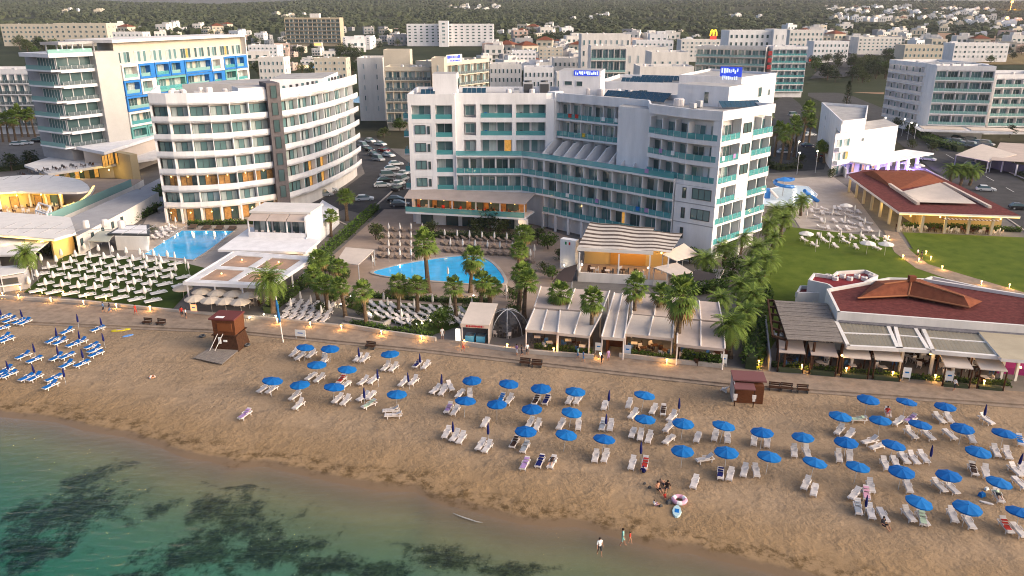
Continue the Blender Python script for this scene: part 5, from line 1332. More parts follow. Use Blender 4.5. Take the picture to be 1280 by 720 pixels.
for i in range(nu + 1):
    for j in range(nv + 1):
        u, v = i / nu, j / nv; p = bil(qs, u, v); z = p[2] + .06 * sin(u * 17 + v * 3) + .05 * sin(v * 11); mb.v.append((p[0], p[1], z)); av.append(v + .008 * sin(u * 14))
for i in range(nu):
    for j in range(nv):
        if u and i >= 11 and j >= 24: continue
        a = i * (nv + 1) + j; mb.f.append((a, a + nv + 1, a + nv + 2, a + 1)); mb.m.append(mb.mi(STR))
o = part(mb, 'striped_awning', SR); a = o.data.attributes.new('v', 'FLOAT', 'POINT'); a.data.foreach_set('value', av)
sm = o.modifiers.new('thickness', 'SOLIDIFY'); sm.thickness = .06
f_ = Fr(qs[0][:2], qs[1][:2]); mb = MB(); f_.box(mb, -.1, f_.L * .82, -.1, .15, 4.6, 5.15, CANVASW); part(mb, 'valance', SR)
g = P([(722, 352), (835, 358), (850, 325), (735, 318)], 0); fg = Fr(g[0], g[1])
mb = MB(); fg.box(mb, 0, fg.L, -12, 0, 0, 1.0, WHITE2, DECK); part(mb, 'terrace_base', SR)
mb = MB(); fg.box(mb, 0, fg.L * .75, -.25, 0, 1.0, 1.6, WHITE2); fg.box(mb, 0, .25, -6, 0, 1.0, 1.9, WHITE2); part(mb, 'terrace_wall', SR)
mb = MB(); fg.box(mb, .5, fg.L, -7.5, -7.1, 1.0, 5.0, YW); fg.box(mb, 5, 11, -7.05, -6.95, 1.1, 4.2, mat('amber_wall', (.5, .25, .06), .7)); part(mb, 'back_wall', SR)
mb = MB()
for a in (.15, 6.6, 11.6, fg.L - .2): fg.box(mb, a - .11, a + .11, -.4, -.18, 1.0, 5.0, WHITE)
part(mb, 'post', SR)
for k, (a, pw) in enumerate(((3.3, 55), (7.5, 75), (10.5, 75), (13.5, 55))):
    c = fg.p(a, -4.8, 4.2); mb = MB(); mb.blob(c, .17, BULB, 6, 4); part(mb, 'pendant_lamp', SR); lamp(SR, rel(SR, (c[0], c[1], c[2] - .3)), pw)
for a in (.6, 11.4): c = fg.p(a, -.6, 2.8); mb = MB(); mb.blob(c, .16, BULBW, 6, 4); part(mb, 'wall_lamp', SR); lamp(SR, rel(SR, (c[0], c[1], 2.9)), 18, (1, .8, .4))
dining('on the striped terrace', [fg.p(1, -1, 0)[:2], fg.p(11, -1, 0)[:2], fg.p(11, -3, 0)[:2], fg.p(1, -3, 0)[:2]], 4, 1.0, 5)
mb = MB(); f_ = Fr(*P([(700, 322), (719, 325)], 2)); f_.box(mb, 0, f_.L, -1.2, 0, 0, 5.4, WHITE); part(mb, 'side_pier', SR)
mb = MB()
for k, cc in enumerate(((.02, .22, .08), (.7, .7, .7), (.5, .03, .03))): f_.box(mb, .9 + k * .35, 1.2 + k * .35, .0, .04, 4.5, 5.0, mat('flag_%s' % ('green', 'white', 'red')[k], cc, .7))
part(mb, 'flag_plaque', SR)
c = f_.p(1.2, .8, 1.2); mb = MB(); mb.blob((c[0], c[1], 1.0), .14, BULBW, 6, 4); part(mb, 'wall_lamp', SR); lamp(SR, rel(SR, (c[0], c[1], 1.2)), 10, (1, .75, .4))
canopy('sloping_awning', 'cream sloping awning at the right end of the striped restaurant roof', 'awning', [(*at(828, 318, 4.4), 4.4), (*at(846, 326, 3.6), 3.6), (*at(874, 318, 3.6), 3.6), (*at(855, 304, 4.6), 4.6)], m=CANVAS)
canopy('flat_canopy', 'square cream flat canopy in front of the sloping awning', 'canopy', q3([(817, 334), (842, 344), (866, 340), (846, 328)], 3.2), m=CANVAS)
mb = MB(); L_ = P([(868, 338), (905, 338), (898, 352), (865, 360)], .2); mb.prism(L_, 0, .45, WHITE2, GREYW); tag(mb.build('planter_wall'), 'low white angular terrace wall beside the flat cream canopy', 'wall')
# dark sail at ground level
SL = canopy('shade_sail', 'dark grey triangular shade sail between striped restaurant and palms', 'sail', [(*at(855, 350, 1.4), 1.4), (*at(898, 354, 1.6), 1.6), (*at(893, 342, 2.2), 2.2), (*at(870, 337, 2.6), 2.6)], m=mat('sail_dark', (.07, .06, .06), .9), th=.04)
canopy('shade_sail', 'dark brown sail canopy left of the striped restaurant terrace', 'sail', [(*at(690, 352, 1.6), 1.6), (*at(715, 352, 2.2), 2.2), (*at(722, 330, 2.8), 2.8), (*at(705, 335, 2.0), 2.0)], m=mat('sail_brown', (.10, .07, .06), .9), th=.04)
canopy('poolside_canopy', 'cream fabric canopy at the left end of the lagoon pool', 'canopy', q3([(420, 327), (448, 331), (468, 312), (432, 309)], 3.0), m=CANVAS)
# ------------------------------------------------------------------ red-roofed beach restaurant, right
RR = thing('red_roof_restaurant', (52, 96, 0), 'beach restaurant with red tiled hip roof, maroon terraces and white louvred roof', 'restaurant')
za = 5.2
rb = [at(1033, 362, za), at(1047, 391, za), at(1300, 410, za), at(1300, 372, za), at(1155, 349, za), at(1110, 348, za)]
mb = MB(); mb.prism(rb, 0, 4.9, WHITE2, MAROON); part(mb, 'wall', RR)
parapet(RR, rb, 4.9, 5.35, WHITE2, .35)
mb = MB()   # hip roof
rc = [at(1075, 373, za), at(1088, 356, za), at(1142, 349, za), at(1215, 382, za), at(1138, 372, za)]
ap = (*at(1137, 353, 6.3), 6.3)
zt_ = 5.35
base = [(*p, zt_) for p in (at(1072, 374, za), at(1135, 371, za), at(1212, 386, za), at(1228, 378, za), at(1150, 350, za), at(1095, 352, za))]
ridge = [(*at(1105, 357, 6.4), 6.6), (*at(1139, 354, 6.6), 7.0), (*at(1205, 372, 6.2), 6.3)]
mb.face([base[0], base[1], ridge[1], ridge[0]], TILER); mb.face([base[1], base[2], ridge[2], ridge[1]], TILER); mb.face([base[2], base[3], ridge[2]], TILER)
mb.face([base[3], base[4], ridge[1], ridge[2]], TILER); mb.face([base[4], base[5], ridge[0], ridge[1]], TILER); mb.face([base[5], base[0], ridge[0]], TILER)
rf = part(mb, 'roof', RR)
mb = MB()
for a, b_ in ((ridge[0], ridge[1]), (ridge[1], ridge[2]), (ridge[1], base[1]), (base[0], base[1]), (base[1], base[2])): mb.tube((a[0], a[1], a[2] + .04), (b_[0], b_[1], b_[2] + .04), .12, .12, mat('ridge_tile', (.34, .14, .07), .8), 6)
part(mb, 'ridge', RR, rf)
mb = MB(); mb.box((ridge[1][0], ridge[1][1], 7.2), (.9, .7, 1.0), TILER); part(mb, 'chimney', RR, rf)
# terraces with red floors at the back
for L, z in (([(1010, 350), (1017, 341), (1040, 344), (1046, 339), (1082, 337), (1098, 344), (1080, 354), (1042, 361), (1034, 355)], 4.2), ([(995, 366), (1030, 366), (1034, 357), (1000, 357)], 2.6), ([(1150, 350), (1255, 378), (1262, 366), (1165, 345)], 4.2)):
    L_ = P(L, z); mb = MB(); mb.prism(L_, 0, z - .5, WHITE2, mat('red_floor', (.20, .028, .034), .7, .1, .6)); part(mb, 'terrace', RR); parapet(RR, L_, z - .7, z + .02, WHITE2, .3, 'terrace_wall')
mb = MB()
for k in range(7): x, y = at(1035 + k * 9, 347 + (k % 2) * 3, 3.7); mb.lathe([(0, 3.7), (.5, 3.7), (.5, 4.2), (.3, 4.25), (.3, 4.0), (0, 4.0)], PLAST, 8, (x, y))
for k in range(3): x, y = at(1185 + k * 24, 358 + k * 6, 3.7); mb.lathe([(0, 3.7), (.6, 3.7), (.6, 4.2), (.3, 4.25), (0, 4.0)], PLAST, 8, (x, y))
part(mb, 'round_seat', RR)
# grey shingle strip, white louvred roofs
f_ = Fr(at(1047, 391, 4.6), at(1300, 411, 4.6)); mb = MB(); lo = [f_.p(0, .1, 4.85), f_.p(f_.L, .1, 4.85), f_.p(f_.L, 2.0, 4.1), f_.p(0, 2.0, 4.1)]
mb.hexa([(p[0], p[1], p[2] - .15) for p in lo], lo, mat('grey_shingle', (.17, .16, .17), .85, .25, 2)); part(mb, 'shingle_roof', RR)
def louvre(L, z, m, n=14, name='louvred_roof'):
    q = q3(L, z); mb = MB()
    for i in range(n):
        v0, v1 = i / n, (i + .8) / n
        qq = [bil(q, v0, .04), bil(q, v1, .04), bil(q, v1, .96), bil(q, v0, .96)]; mb.hexa([(p[0], p[1], z - .1) for p in qq], [(qq[0][0], qq[0][1], z), (qq[1][0], qq[1][1], z + .1), (qq[2][0], qq[2][1], z + .1), (qq[3][0], qq[3][1], z)], m)
    for a, b_ in zip(q, q[1:] + q[:1]): fr_ = Fr(a[:2], b_[:2]); fr_.box(mb, -.15, fr_.L + .15, -.22, .22, z - .3, z + .16, WHITE2)
    a, b_ = bil(q, 0, .5), bil(q, 1, .5); fr_ = Fr(a[:2], b_[:2]); fr_.box(mb, .22, fr_.L - .22, -.14, .14, z - .3, z + .14, WHITE2)
    part(mb, name, RR); return q
louvre([(1060, 433), (1122, 436), (1108, 404), (1045, 402)], 3.9, TANROOF)
louvre([(1126, 436), (1160, 438), (1142, 408), (1118, 405)], 3.9, TANROOF, 7)
louvre([(1166, 439), (1248, 446), (1222, 413), (1152, 408)], 3.9, TANROOF, 14)
mb = MB(); L_ = P([(1252, 448), (1330, 454), (1300, 404), (1212, 402)], 4.2); mb.prism(L_, 3.8, 4.2, WHITE2, TANROOF); part(mb, 'side_roof', RR)
for (px, py) in ((1063, 462), (1124, 466), (1150, 452), (1162, 468), (1190, 468), (1212, 462), (1250, 474), (1268, 476)):
    x, y = at(px, py); mb = MB(); mb.box((x, y, 1.9), (.3, .3, 3.8), WHITE2); part(mb, 'pillar', RR)
for k, (px, py) in enumerate(((1052, 447), (1163, 445), (1210, 447), (1275, 462))):
    x, y = at(px, py, 2.6); mb = MB(); mb.blob((x, y, 2.9), .15, BULB, 6, 4); part(mb, 'wall_lamp', RR); lamp(RR, rel(RR, (x, y - .3, 2.7)), 14)
mb = MB(); f_ = Fr(at(1060, 455), at(1330, 478)); f_.box(mb, 0, f_.L, -4.2, -4, 0, 3.6, WOODD); part(mb, 'back_wall', RR)
mb = MB(); f_.box(mb, 17.5, f_.L, -3, -1, 0, .9, mat('magenta_cloth', (.35, .04, .16), .8)); part(mb, 'bar_counter', RR)
dining('in the louvred roof restaurant', [f_.p(1, -.5, 0)[:2], f_.p(18, -.5, 0)[:2], f_.p(18, -3.5, 0)[:2], f_.p(1, -3.5, 0)[:2]], 12, .02, 9)
# timber pergola on the left of it
WP = thing('timber_pergola', (*at(1005, 440), 0), 'dark timber pergola with a weathered slatted roof, left of the red roof', 'pergola')
q = q3([(984, 424), (1054, 428), (1034, 379), (968, 375)], 4.2); mb = MB(); n = 26
for i in range(n):
    v0, v1 = i / n, (i + .86) / n; qq = [bil(q, .0, v0), bil(q, 1, v0), bil(q, 1, v1), bil(q, 0, v1)]; mb.hexa([(p[0], p[1], 4.1 + .05 * (i % 3 == 0)) for p in qq], [(p[0], p[1], 4.2 + .05 * (i % 3 == 0)) for p in qq], WOODG)
part(mb, 'slats', WP)
q2 = q3([(966, 419), (984, 424), (968, 375), (960, 374)], 4.0); mb = MB()
for a, b_ in ((0, 3), (1, 2)): fr_ = Fr(q2[a][:2], q2[b_][:2]); fr_.box(mb, 0, fr_.L, -.12, .12, 3.7, 4.05, WOODD)
for i in range(6): p0, p1 = bil(q2, 0, i / 5), bil(q2, 1, i / 5); fr_ = Fr(p0[:2], p1[:2]); fr_.box(mb, 0, fr_.L, -.12, .12, 3.72, 4.0, WOODD)
part(mb, 'rafters', WP)
for u in (0, .5, 1):
    for v in (0, .5, 1): p = bil(q, u, v); mb = MB(); mb.box((p[0], p[1], 2.0), (.25, .25, 4.0), WOODD); part(mb, 'post', WP)
mb = MB(); fr_ = Fr(q2[3][:2], q2[0][:2]); fr_.box(mb, 0, fr_.L + 2, 0.0, .2, 0, 1.6, GREYW); part(mb, 'side_wall', WP)
dining('under the timber pergola', [p[:2] for p in q], 8, .02, 3)
for k, (L, lb) in enumerate((([(974, 440), (1007, 442), (1003, 429), (973, 427)], 'first small square awning from the left in front of the timber pergola'), ([(1014, 443), (1048, 446), (1042, 432), (1010, 430)], 'second small square awning from the left, at the corner of the timber pergola'), ([(1054, 446), (1089, 449), (1084, 436), (1051, 434)], 'third small square awning from the left, under the white louvred roof'), ([(1094, 449), (1129, 452), (1121, 438), (1090, 436)], 'fourth small square awning from the left, beside the white board'), ([(1182, 458), (1217, 461), (1206, 447), (1173, 444)], 'fifth small square awning from the left, right of the second white board'), ([(1226, 461), (1260, 464), (1248, 450), (1215, 447)], 'rightmost small square awning in front of the red roofed restaurant'))):
    q = q3(L, 2.7); q = [(*p[:2], p[2] + (.35 if i > 1 else 0)) for i, p in enumerate(q)]
    t = canopy('small_awning', lb, 'awning', q, m=CANVAS if k > 1 else TAUPE, post=WOODD, group='small awnings along the promenade on the right')
    dining('under a small awning', [p[:2] for p in q], 1, .05, k)
    mb = MB(); fr_ = Fr(q[0][:2], q[1][:2]); fr_.box(mb, .2, fr_.L - .2, -.5, .1, .05, .5, mat('planter_green', (.05, .06, .035), .9)); part(mb, 'bench', t)

# ------------------------------------------------------------------ maroon-roofed restaurant beyond the lawn
MR = thing('maroon_restaurant', (88, 165, 0), 'restaurant with maroon roof, red tile ridge and warm lit open sides', 'restaurant')
L_ = [at(1060, 219, 4.2), at(1124, 265, 4.2), at(1276, 270, 4.2), at(1200, 232, 4.2), at(1155, 213, 4.2), at(1080, 212, 4.2)]
mb = MB(); mb.prism(L_, 3.7, 4.2, WHITE2, MAROON); part(mb, 'roof', MR)
rt = [(*at(1078, 214, 4.5), 4.22), (*at(1120, 236, 4.5), 4.22), (*at(1182, 226, 4.5), 4.22), (*at(1150, 212, 4.5), 4.22)]; rg = [(*at(1092, 214, 5.5), 5.6), (*at(1162, 218, 5.5), 5.6)]
mb = MB(); mb.face([rt[0], rt[1], rg[0]], TILER); mb.face([rt[1], rt[2], rg[1], rg[0]], TILER); mb.face([rt[2], rt[3], rg[1]], TILER); mb.face([rt[3], rt[0], rg[0], rg[1]], TILER); part(mb, 'tiled_ridge', MR)
sq = [(*at(1128, 240, 4.8), 4.7), (*at(1150, 254, 4.5), 4.5), (*at(1220, 256, 4.5), 4.5), (*at(1175, 229, 6.5), 6.4)]
mb = MB(); N = 8
gr_ = [[bil(sq, i / N, j / N) for j in range(N + 1)] for i in range(N + 1)]
for i in range(N):
    for j in range(N):
        s_ = lambda p, i_, j_: (p[0], p[1], p[2] - .5 * sin(pi * i_ / N) * sin(pi * j_ / N) + .25)
        mb.face([s_(gr_[i][j], i, j), s_(gr_[i + 1][j], i + 1, j), s_(gr_[i + 1][j + 1], i + 1, j + 1), s_(gr_[i][j + 1], i, j + 1)], CANVAS)
o = part(mb, 'roof_sail', MR); o.modifiers.new('thickness', 'SOLIDIFY').thickness = .05
mb = MB(); fr_ = Fr(at(1112, 230, 4.6), at(1148, 254, 4.6)); fr_.box(mb, 0, fr_.L, -.3, .3, 4.2, 4.8, CANVAS); fr_ = Fr(at(1180, 228, 4.6), at(1238, 258, 4.6)); fr_.box(mb, 0, fr_.L, -.3, .3, 4.2, 4.7, CANVAS); part(mb, 'duct', MR)
fa, fb = Fr(L_[0], L_[1]), Fr(L_[1], L_[2])
mb = MB()
for f_, n in ((fa, 6), (fb, 5)):
    for k in range(n): f_.box(mb, .3 + k * (f_.L - .8) / n, .8 + k * (f_.L - .8) / n, -.8, -.3, 0, 3.7, mat('warm_pillar', (.5, .42, .3), .8))
part(mb, 'pillar', MR)
mb = MB(); fa.box(mb, 2, fa.L - 4, -6, -5.7, 0, 3.7, YW); fb.box(mb, 5, fb.L - .2, -7, -6.7, 0, 3.7, YW); part(mb, 'back_wall', MR)
for f_, n in ((fa, 5), (fb, 4)):
    for k in range(n): c = f_.p((k + .5) * f_.L / n, -1.6, 3.1); mb = MB(); mb.blob(c, .16, BULB, 6, 4); part(mb, 'pendant_lamp', MR); lamp(MR, rel(MR, (c[0], c[1], 2.8)), 95, (1, .68, .22))
mb = MB(); fb.box(mb, .1, fb.L - .1, .01, .06, 3.72, 3.84, STRIPL); part(mb, 'light_strip', MR)
mb = MB(); n = 30
for k in range(n):
    a = fb.L * .36 + k * fb.L * .46 / n; fb.box(mb, a, a + fb.L * .46 / n * .98, .05, 1.0, 3.2 + .0, 3.28, CANVAS if k % 2 else mat('awning_brown', (.14, .07, .04), .9))
part(mb, 'striped_awning', MR)
for k in range(30):
    c = fb.p(1 + (k % 15) * (fb.L - 2) / 15, -1.0 - 1.5 * (k // 15), 0); seat_piece(c[0], c[1], .025, WR.choice((WOODD, CANVAS, WOOD, PLAST)), WR.random() * 6, 'in the restaurant', 'maroon restaurant chairs')
GW = thing('garden_wall', (*at(1042, 215), 0), 'white painted wall with round holes beside the splash pool terrace', 'wall')
f_ = Fr(*P([(1032, 196), (1056, 222)], 0)); mb = MB(); f_.box(mb, 0, f_.L, -.3, 0, 0, 2.4, WHITE); part(mb, 'wall', GW)
mb = MB()
for k in range(6): c = f_.p(2 + k * 4.5, .02, 1.2 + .4 * (k % 2)); mb.box(c, (.7, .06, .7), DARKG, f_.rot)
part(mb, 'opening', GW)
# white canopies near the right-hand road
canopy('tent_canopy', 'large pale tent canopy with pointed corners beside the right hand road', 'canopy', [(*at(1195, 190, 4), 3.2), (*at(1236, 199, 4), 3.4), (*at(1272, 190, 4.5), 3.8), (*at(1228, 178, 5), 4.6)], m=CANVAS)
canopy('flat_canopy', 'wide grey flat canopy right of the pale tent canopy', 'canopy', q3([(1238, 200), (1310, 204), (1330, 182), (1250, 178)], 3.6), m=TAUPE)
VC = thing('veranda', (*at(1262, 208), 0), 'dark open veranda under the tent canopies by the right hand road', 'veranda')
f_ = Fr(*P([(1205, 205), (1300, 228)])); mb = MB(); f_.box(mb, 3, f_.L, -3, -2.7, 0, 2.8, DARKG); part(mb, 'wall', VC)
mb = MB()
for k in range(7): f_.box(mb, 3 + k * 5, 3.3 + k * 5, -1, -.7, 0, 3, WHITE2)
part(mb, 'pillar', VC)

# blue slides and a flag of the splash pool
SLD = thing('water_slide', (*at(978, 246), 0), 'tall blue water slide standing in the white splash pool', 'slide')
x, y = at(978, 246); mb = MB(); mb.tube((x, y, 0), (x, y, 3.6), .12, .12, METAL, 8); part(mb, 'post', SLD)
mb = MB(); mb.path([(x + 2.2 * cos(t), y + 2.2 * sin(t), 4.3 - t * .28) for t in [k * .5 for k in range(14)]], [.4] * 14, BLUEP, 8); part(mb, 'slide_tube', SLD)
mb = MB(); mb.lathe([(0, 4.9), (2.0, 4.2), (2.0, 4.1), (0, 4.1)], BLUEP, 10, (x, y)); part(mb, 'roof', SLD)
SL2 = thing('water_slide', (*at(1012, 252), 0), 'short blue curved slide at the right edge of the splash pool', 'slide')
x, y = at(1012, 252); mb = MB(); mb.path([(x - 1.5 + .4 * k, y + 1.2 * sin(k * .5), 2.6 - .3 * k) for k in range(9)], [.45] * 9, BLUEP, 8); part(mb, 'slide_tube', SL2)
mb = MB(); mb.tube((x - 1.5, y, 0), (x - 1.5, y, 2.4), .1, .1, METAL, 6); mb.tube((x, y + .6, 0), (x, y + .6, 1.4), .1, .1, METAL, 6); part(mb, 'post', SL2)
SL3 = thing('water_slide', (*at(957, 248), 0), 'small blue and white slide tower at the left edge of the splash pool', 'slide')
x, y = at(957, 248); mb = MB(); mb.box((x, y, 1.2), (1.6, 1.6, 2.4), BLUEP); part(mb, 'tower', SL3); mb = MB(); mb.path([(x + .7 + .3 * k, y - .5 - .3 * k, 2.2 - .33 * k) for k in range(6)], [.35] * 6, PLAST, 8); part(mb, 'slide_tube', SL3)
# ================================================================== VEGETATION
VR = random.Random(77)
def quadleaf(mb, c, d, up, L, W, m):
    d = Vector(d).normalized(); s = d.cross(Vector(up)); s = s.normalized() if s.length > 1e-3 else Vector((1, 0, 0))
    c = Vector(c); mb.face([c - s * W * .25, c + d * L * .5 - s * W * .5, c + d * L, c + d * L * .5 + s * W * .5], m)
def fan_palm(h, seed, r=1.9, nf=46, arch=.55, dead=True, skirt=.9):
    """tapered trunk; a ball of fan leaves, each a stalk with a spread of pointed segments"""
    rnd = random.Random(seed); t = thing('palm_tree', (0, 0, 0)); mb = MB()
    bx, by = rnd.uniform(-.3, .3), rnd.uniform(-.3, .3); n = 9
    pts = [(bx * (k / n) ** 2, by * (k / n) ** 2, h * k / n) for k in range(n + 1)]; rs = [.34 - .13 * (k / n) + (.10 if k == 0 else 0) + .02 * (k % 2) for k in range(n + 1)]
    mb.path(pts, rs, TRUNK, 8); part(mb, 'trunk', t)
    mb = MB(); top = Vector(pts[-1])
    for k in range(nf):
        el = lerp(1.35, -.75 if skirt > .8 else -1.2, (k / nf) ** .8) + rnd.uniform(-.15, .15); az = k * 2.399 + rnd.uniform(-.2, .2); st = r * rnd.uniform(.45, .62)
        d = Vector((cos(az) * cos(el), sin(az) * cos(el), sin(el))); hub = top + d * st + Vector((0, 0, -.12 * st * st * (1 - el / 2)))
        m = PALMD if (dead and k > nf * skirt) else PALMG
        mb.tube(top, hub, .03, .02, PALMG, 3)
        side = d.cross(Vector((0, 0, 1))); side = side.normalized() if side.length > .01 else Vector((1, 0, 0)); upv = side.cross(d).normalized()
        for j in range(9):
            a = lerp(-1.45, 1.45, j / 8); dd = (d * cos(a) + side * sin(a) + upv * .12).normalized(); L = r * rnd.uniform(.48, .62) * (1 - .18 * abs(a))
            mid = hub + dd * L * .6; tip = hub + dd * L + Vector((0, 0, -.22 * L - rnd.uniform(0, .15)))
            w = upv.cross(dd).normalized() * (.085 + .05 * rnd.random())
            mb.face([hub, mid - w, tip, mid + w], m)
    part(mb, 'crown', t); return t
def feather_palm(h, seed, r=3.0, nf=44):
    """date palm: arched ribs with two rows of leaflets"""
    rnd = random.Random(seed); t = thing('palm_tree', (0, 0, 0)); mb = MB(); n = 8
    mb.path([(.1 * sin(k), .1 * cos(k), h * k / n) for k in range(n + 1)], [.36 - .1 * k / n + .03 * (k % 2) for k in range(n + 1)], TRUNK, 8)
    mb.blob((0, 0, h), (.42, .42, .5), TRUNK, 8, 5); part(mb, 'trunk', t)
    mb = MB()
    for k in range(nf):
        az = k * 2.399 + rnd.uniform(-.2, .2); el = lerp(1.3, -.35, (k / nf) ** .9); L = r * rnd.uniform(.85, 1.1); m = PALMG
        pts = []; p = Vector((0, 0, h + .1)); e = el; ns = 7
        for j in range(ns + 1):
            pts.append(p.copy()); d = Vector((cos(az) * cos(e), sin(az) * cos(e), sin(e))); p = p + d * L / ns; e -= (.16 + .10 * cos(el))
        for j in range(ns):
            d = (pts[j + 1] - pts[j]).normalized(); s = d.cross(Vector((0, 0, 1))); s = s.normalized() if s.length > .01 else Vector((1, 0, 0))
            for q in (0, .5):
                c = pts[j].lerp(pts[j + 1], q); ll = L * .24 * sin(pi * min(1, (j + q + 1.2) / (ns + 1.2))) + .12
                for sg in (-1, 1):
                    dd = (s * sg + d * .75 + Vector((0, 0, -.25 + rnd.uniform(-.12, .12)))).normalized(); w = d * .07
                    mb.face([c - w, c + dd * ll * .5 - w, c + dd * ll, c + w], m)
            mb.tube(pts[j], pts[j + 1], .03, .025, PALMG, 3)
    part(mb, 'crown', t); return t
def broad_tree(h, r, seed, m, n=900, leaf=.42, trunk=True, flat=.8):
    """trunk with forked limbs; leaf-sized faces gathered in uneven clumps with gaps"""
    rnd = random.Random(seed); t = thing('tree', (0, 0, 0)); mb = MB(); cz = h - r * flat
    mb.path([(0, 0, 0), (.08, .05, cz * .6), (.1, 0, cz)], [.05 * h * .6 + .05, .03 * h + .04, .05], BARK, 7)
    cl = []
    for k in range(13):
        az = rnd.uniform(0, 2 * pi); el = rnd.uniform(-.35, 1.4); d = rnd.uniform(.45, .95)
        cl.append((Vector((cos(az) * cos(el) * r * d, sin(az) * cos(el) * r * d, cz + sin(el) * r * flat * d)), r * rnd.uniform(.25, .48)))
        if k < 7: mb.tube((.08, .05, cz * .7), cl[-1][0], .06 + .01 * h, .02, BARK, 5)
    part(mb, 'trunk', t); mb = MB()
    for i in range(n):
        c, cr = rnd.choice(cl); v = Vector((rnd.gauss(0, 1), rnd.gauss(0, 1), rnd.gauss(0, 1))).normalized(); p = c + v * cr * rnd.uniform(.55, 1.08)
        dd = (v + Vector((rnd.uniform(-.8, .8), rnd.uniform(-.8, .8), rnd.uniform(-.5, .6)))).normalized()
        quadleaf(mb, p, dd, (rnd.uniform(-1, 1), rnd.uniform(-1, 1), 1), leaf * rnd.uniform(.7, 1.4), leaf * rnd.uniform(.5, .9), m)
    part(mb, 'crown', t); return t
def cypress(h, r, seed, m, n=700):
    rnd = random.Random(seed); t = thing('tree', (0, 0, 0)); mb = MB(); mb.tube((0, 0, 0), (0, 0, h * .8), .2, .05, BARK, 6); part(mb, 'trunk', t); mb = MB()
    for i in range(n):
        u = rnd.random() ** .8; z = .4 + u * (h - .4); rr = r * (1 - u) ** .7 * (.6 + .4 * min(1, u * 8)) * rnd.uniform(.6, 1.05) * (1 + .2 * sin(z * 2.1)); a = rnd.uniform(0, 2 * pi)
        quadleaf(mb, (rr * cos(a), rr * sin(a), z), (cos(a), sin(a), rnd.uniform(.2, 1.2)), (0, 0, 1), .6, .35, m)
    part(mb, 'crown', t); return t
def shrub_mass(mb, L, w, h, n, m, seed, leaf=.34, rough=.35):
    """leaves through a hedge-shaped volume along a line"""
    rnd = random.Random(seed); seg = [Fr(a, b_) for a, b_ in zip(L, L[1:])]; tot = sum(f.L for f in seg)
    for i in range(n):
        q = rnd.random() * tot
        for f in seg:
            if q <= f.L: break
            q -= f.L
        k = 1 + rough * noise.noise((q * .45, seed, 0)) ; zz = rnd.random() ** .6 * h * k; ww = w * (1 if zz < h * .7 else .75) * k
        d = rnd.choice((-1, 1)) * ww / 2 * rnd.uniform(.5, 1.05) if zz < h * .85 else rnd.uniform(-ww / 2, ww / 2)
        p = f.p(q, d, zz); dd = (f.n.x * d + rnd.uniform(-.7, .7), f.n.y * d + rnd.uniform(-.7, .7), rnd.uniform(-.2, 1.0))
        quadleaf(mb, p, dd, (rnd.uniform(-1, 1), rnd.uniform(-1, 1), 1), leaf * rnd.uniform(.7, 1.5), leaf * rnd.uniform(.6, 1), m)
def hedge(label, px, w, h, n, m=HEDGEM, seed=1, leaf=.34, name='hedge', cat='hedge'):
    L = P(px); mb = MB(); c = L[0]
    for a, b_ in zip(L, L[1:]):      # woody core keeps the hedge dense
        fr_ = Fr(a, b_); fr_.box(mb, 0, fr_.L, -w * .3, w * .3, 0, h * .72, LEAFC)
    shrub_mass(mb, L, w, h, n, m, seed, leaf); o = mb.build(name, org=(c[0], c[1], 0)); tag(o, label, cat); return o

# palms: (px, py of the foot, height, kind)   kinds f fan, d date
PALMS = [
 (536, 366, 8.2, 'f'), (458, 408, 5.2, 'f'), (432, 396, 4.8, 'f'), (498, 392, 4.6, 'f'), (522, 394, 4.6, 'f'), (570, 398, 5.0, 'f'), (601, 396, 5.6, 'f'), (588, 366, 6.0, 'f'),
 (410, 388, 4.2, 'f'), (398, 378, 4.6, 'f'), (421, 366, 4.4, 'f'), (404, 352, 4.2, 'f'), (612, 392, 4.4, 'f'), (655, 398, 5.6, 'f'), (648, 388, 5.8, 'f'), (699, 408, 5.0, 'f'), (738, 432, 6.6, 'f'), (790, 420, 7.0, 'f'), (817, 414, 5.6, 'f'), (846, 446, 8.4, 'f'),
 (912, 448, 5.8, 'd'), (928, 425, 5.4, 'd'), (936, 405, 5.6, 'd'), (922, 390, 5.2, 'd'), (942, 380, 5.2, 'd'), (934, 362, 5.4, 'd'), (952, 352, 5.0, 'd'), (945, 338, 5.2, 'd'), (962, 322, 5.0, 'd'), (957, 306, 5.2, 'd'), (975, 296, 5.0, 'd'), (985, 282, 5.0, 'd'), (968, 284, 4.6, 'd'), (1000, 270, 4.8, 'd'),
 (896, 404, 5.0, 'd'), (880, 345, 4.0, 'd'), (905, 330, 4.0, 'd'), (925, 318, 4.4, 'd'),
 (343, 392, 6.8, 'd'), (37, 352, 6.2, 'd'), (434, 276, 5.4, 'f'), (414, 296, 4.4, 'f'),
 (1187, 232, 5.4, 'd'), (1200, 232, 5.6, 'd'), (1212, 232, 5.2, 'd'), (1100, 205, 6.0, 'f'), (1022, 202, 5.0, 'f'), (1030, 204, 4.8, 'f'),
 (975, 208, 9.5, 'f'), (985, 200, 10.5, 'f'), (992, 196, 9.0, 'f'), (1003, 178, 11.0, 'f'), (1010, 184, 8.5, 'f'), (968, 196, 8.5, 'f'), (960, 172, 8, 'f'),
 (656, 325, 5.0, 'f'), (648, 345, 4.6, 'f')]
for k in range(11): PALMS.append((4 + k * 8.0, 178 - k * 2.2 + (k % 3) * 2, 7.6 + (k % 4) * .5, 'f'))
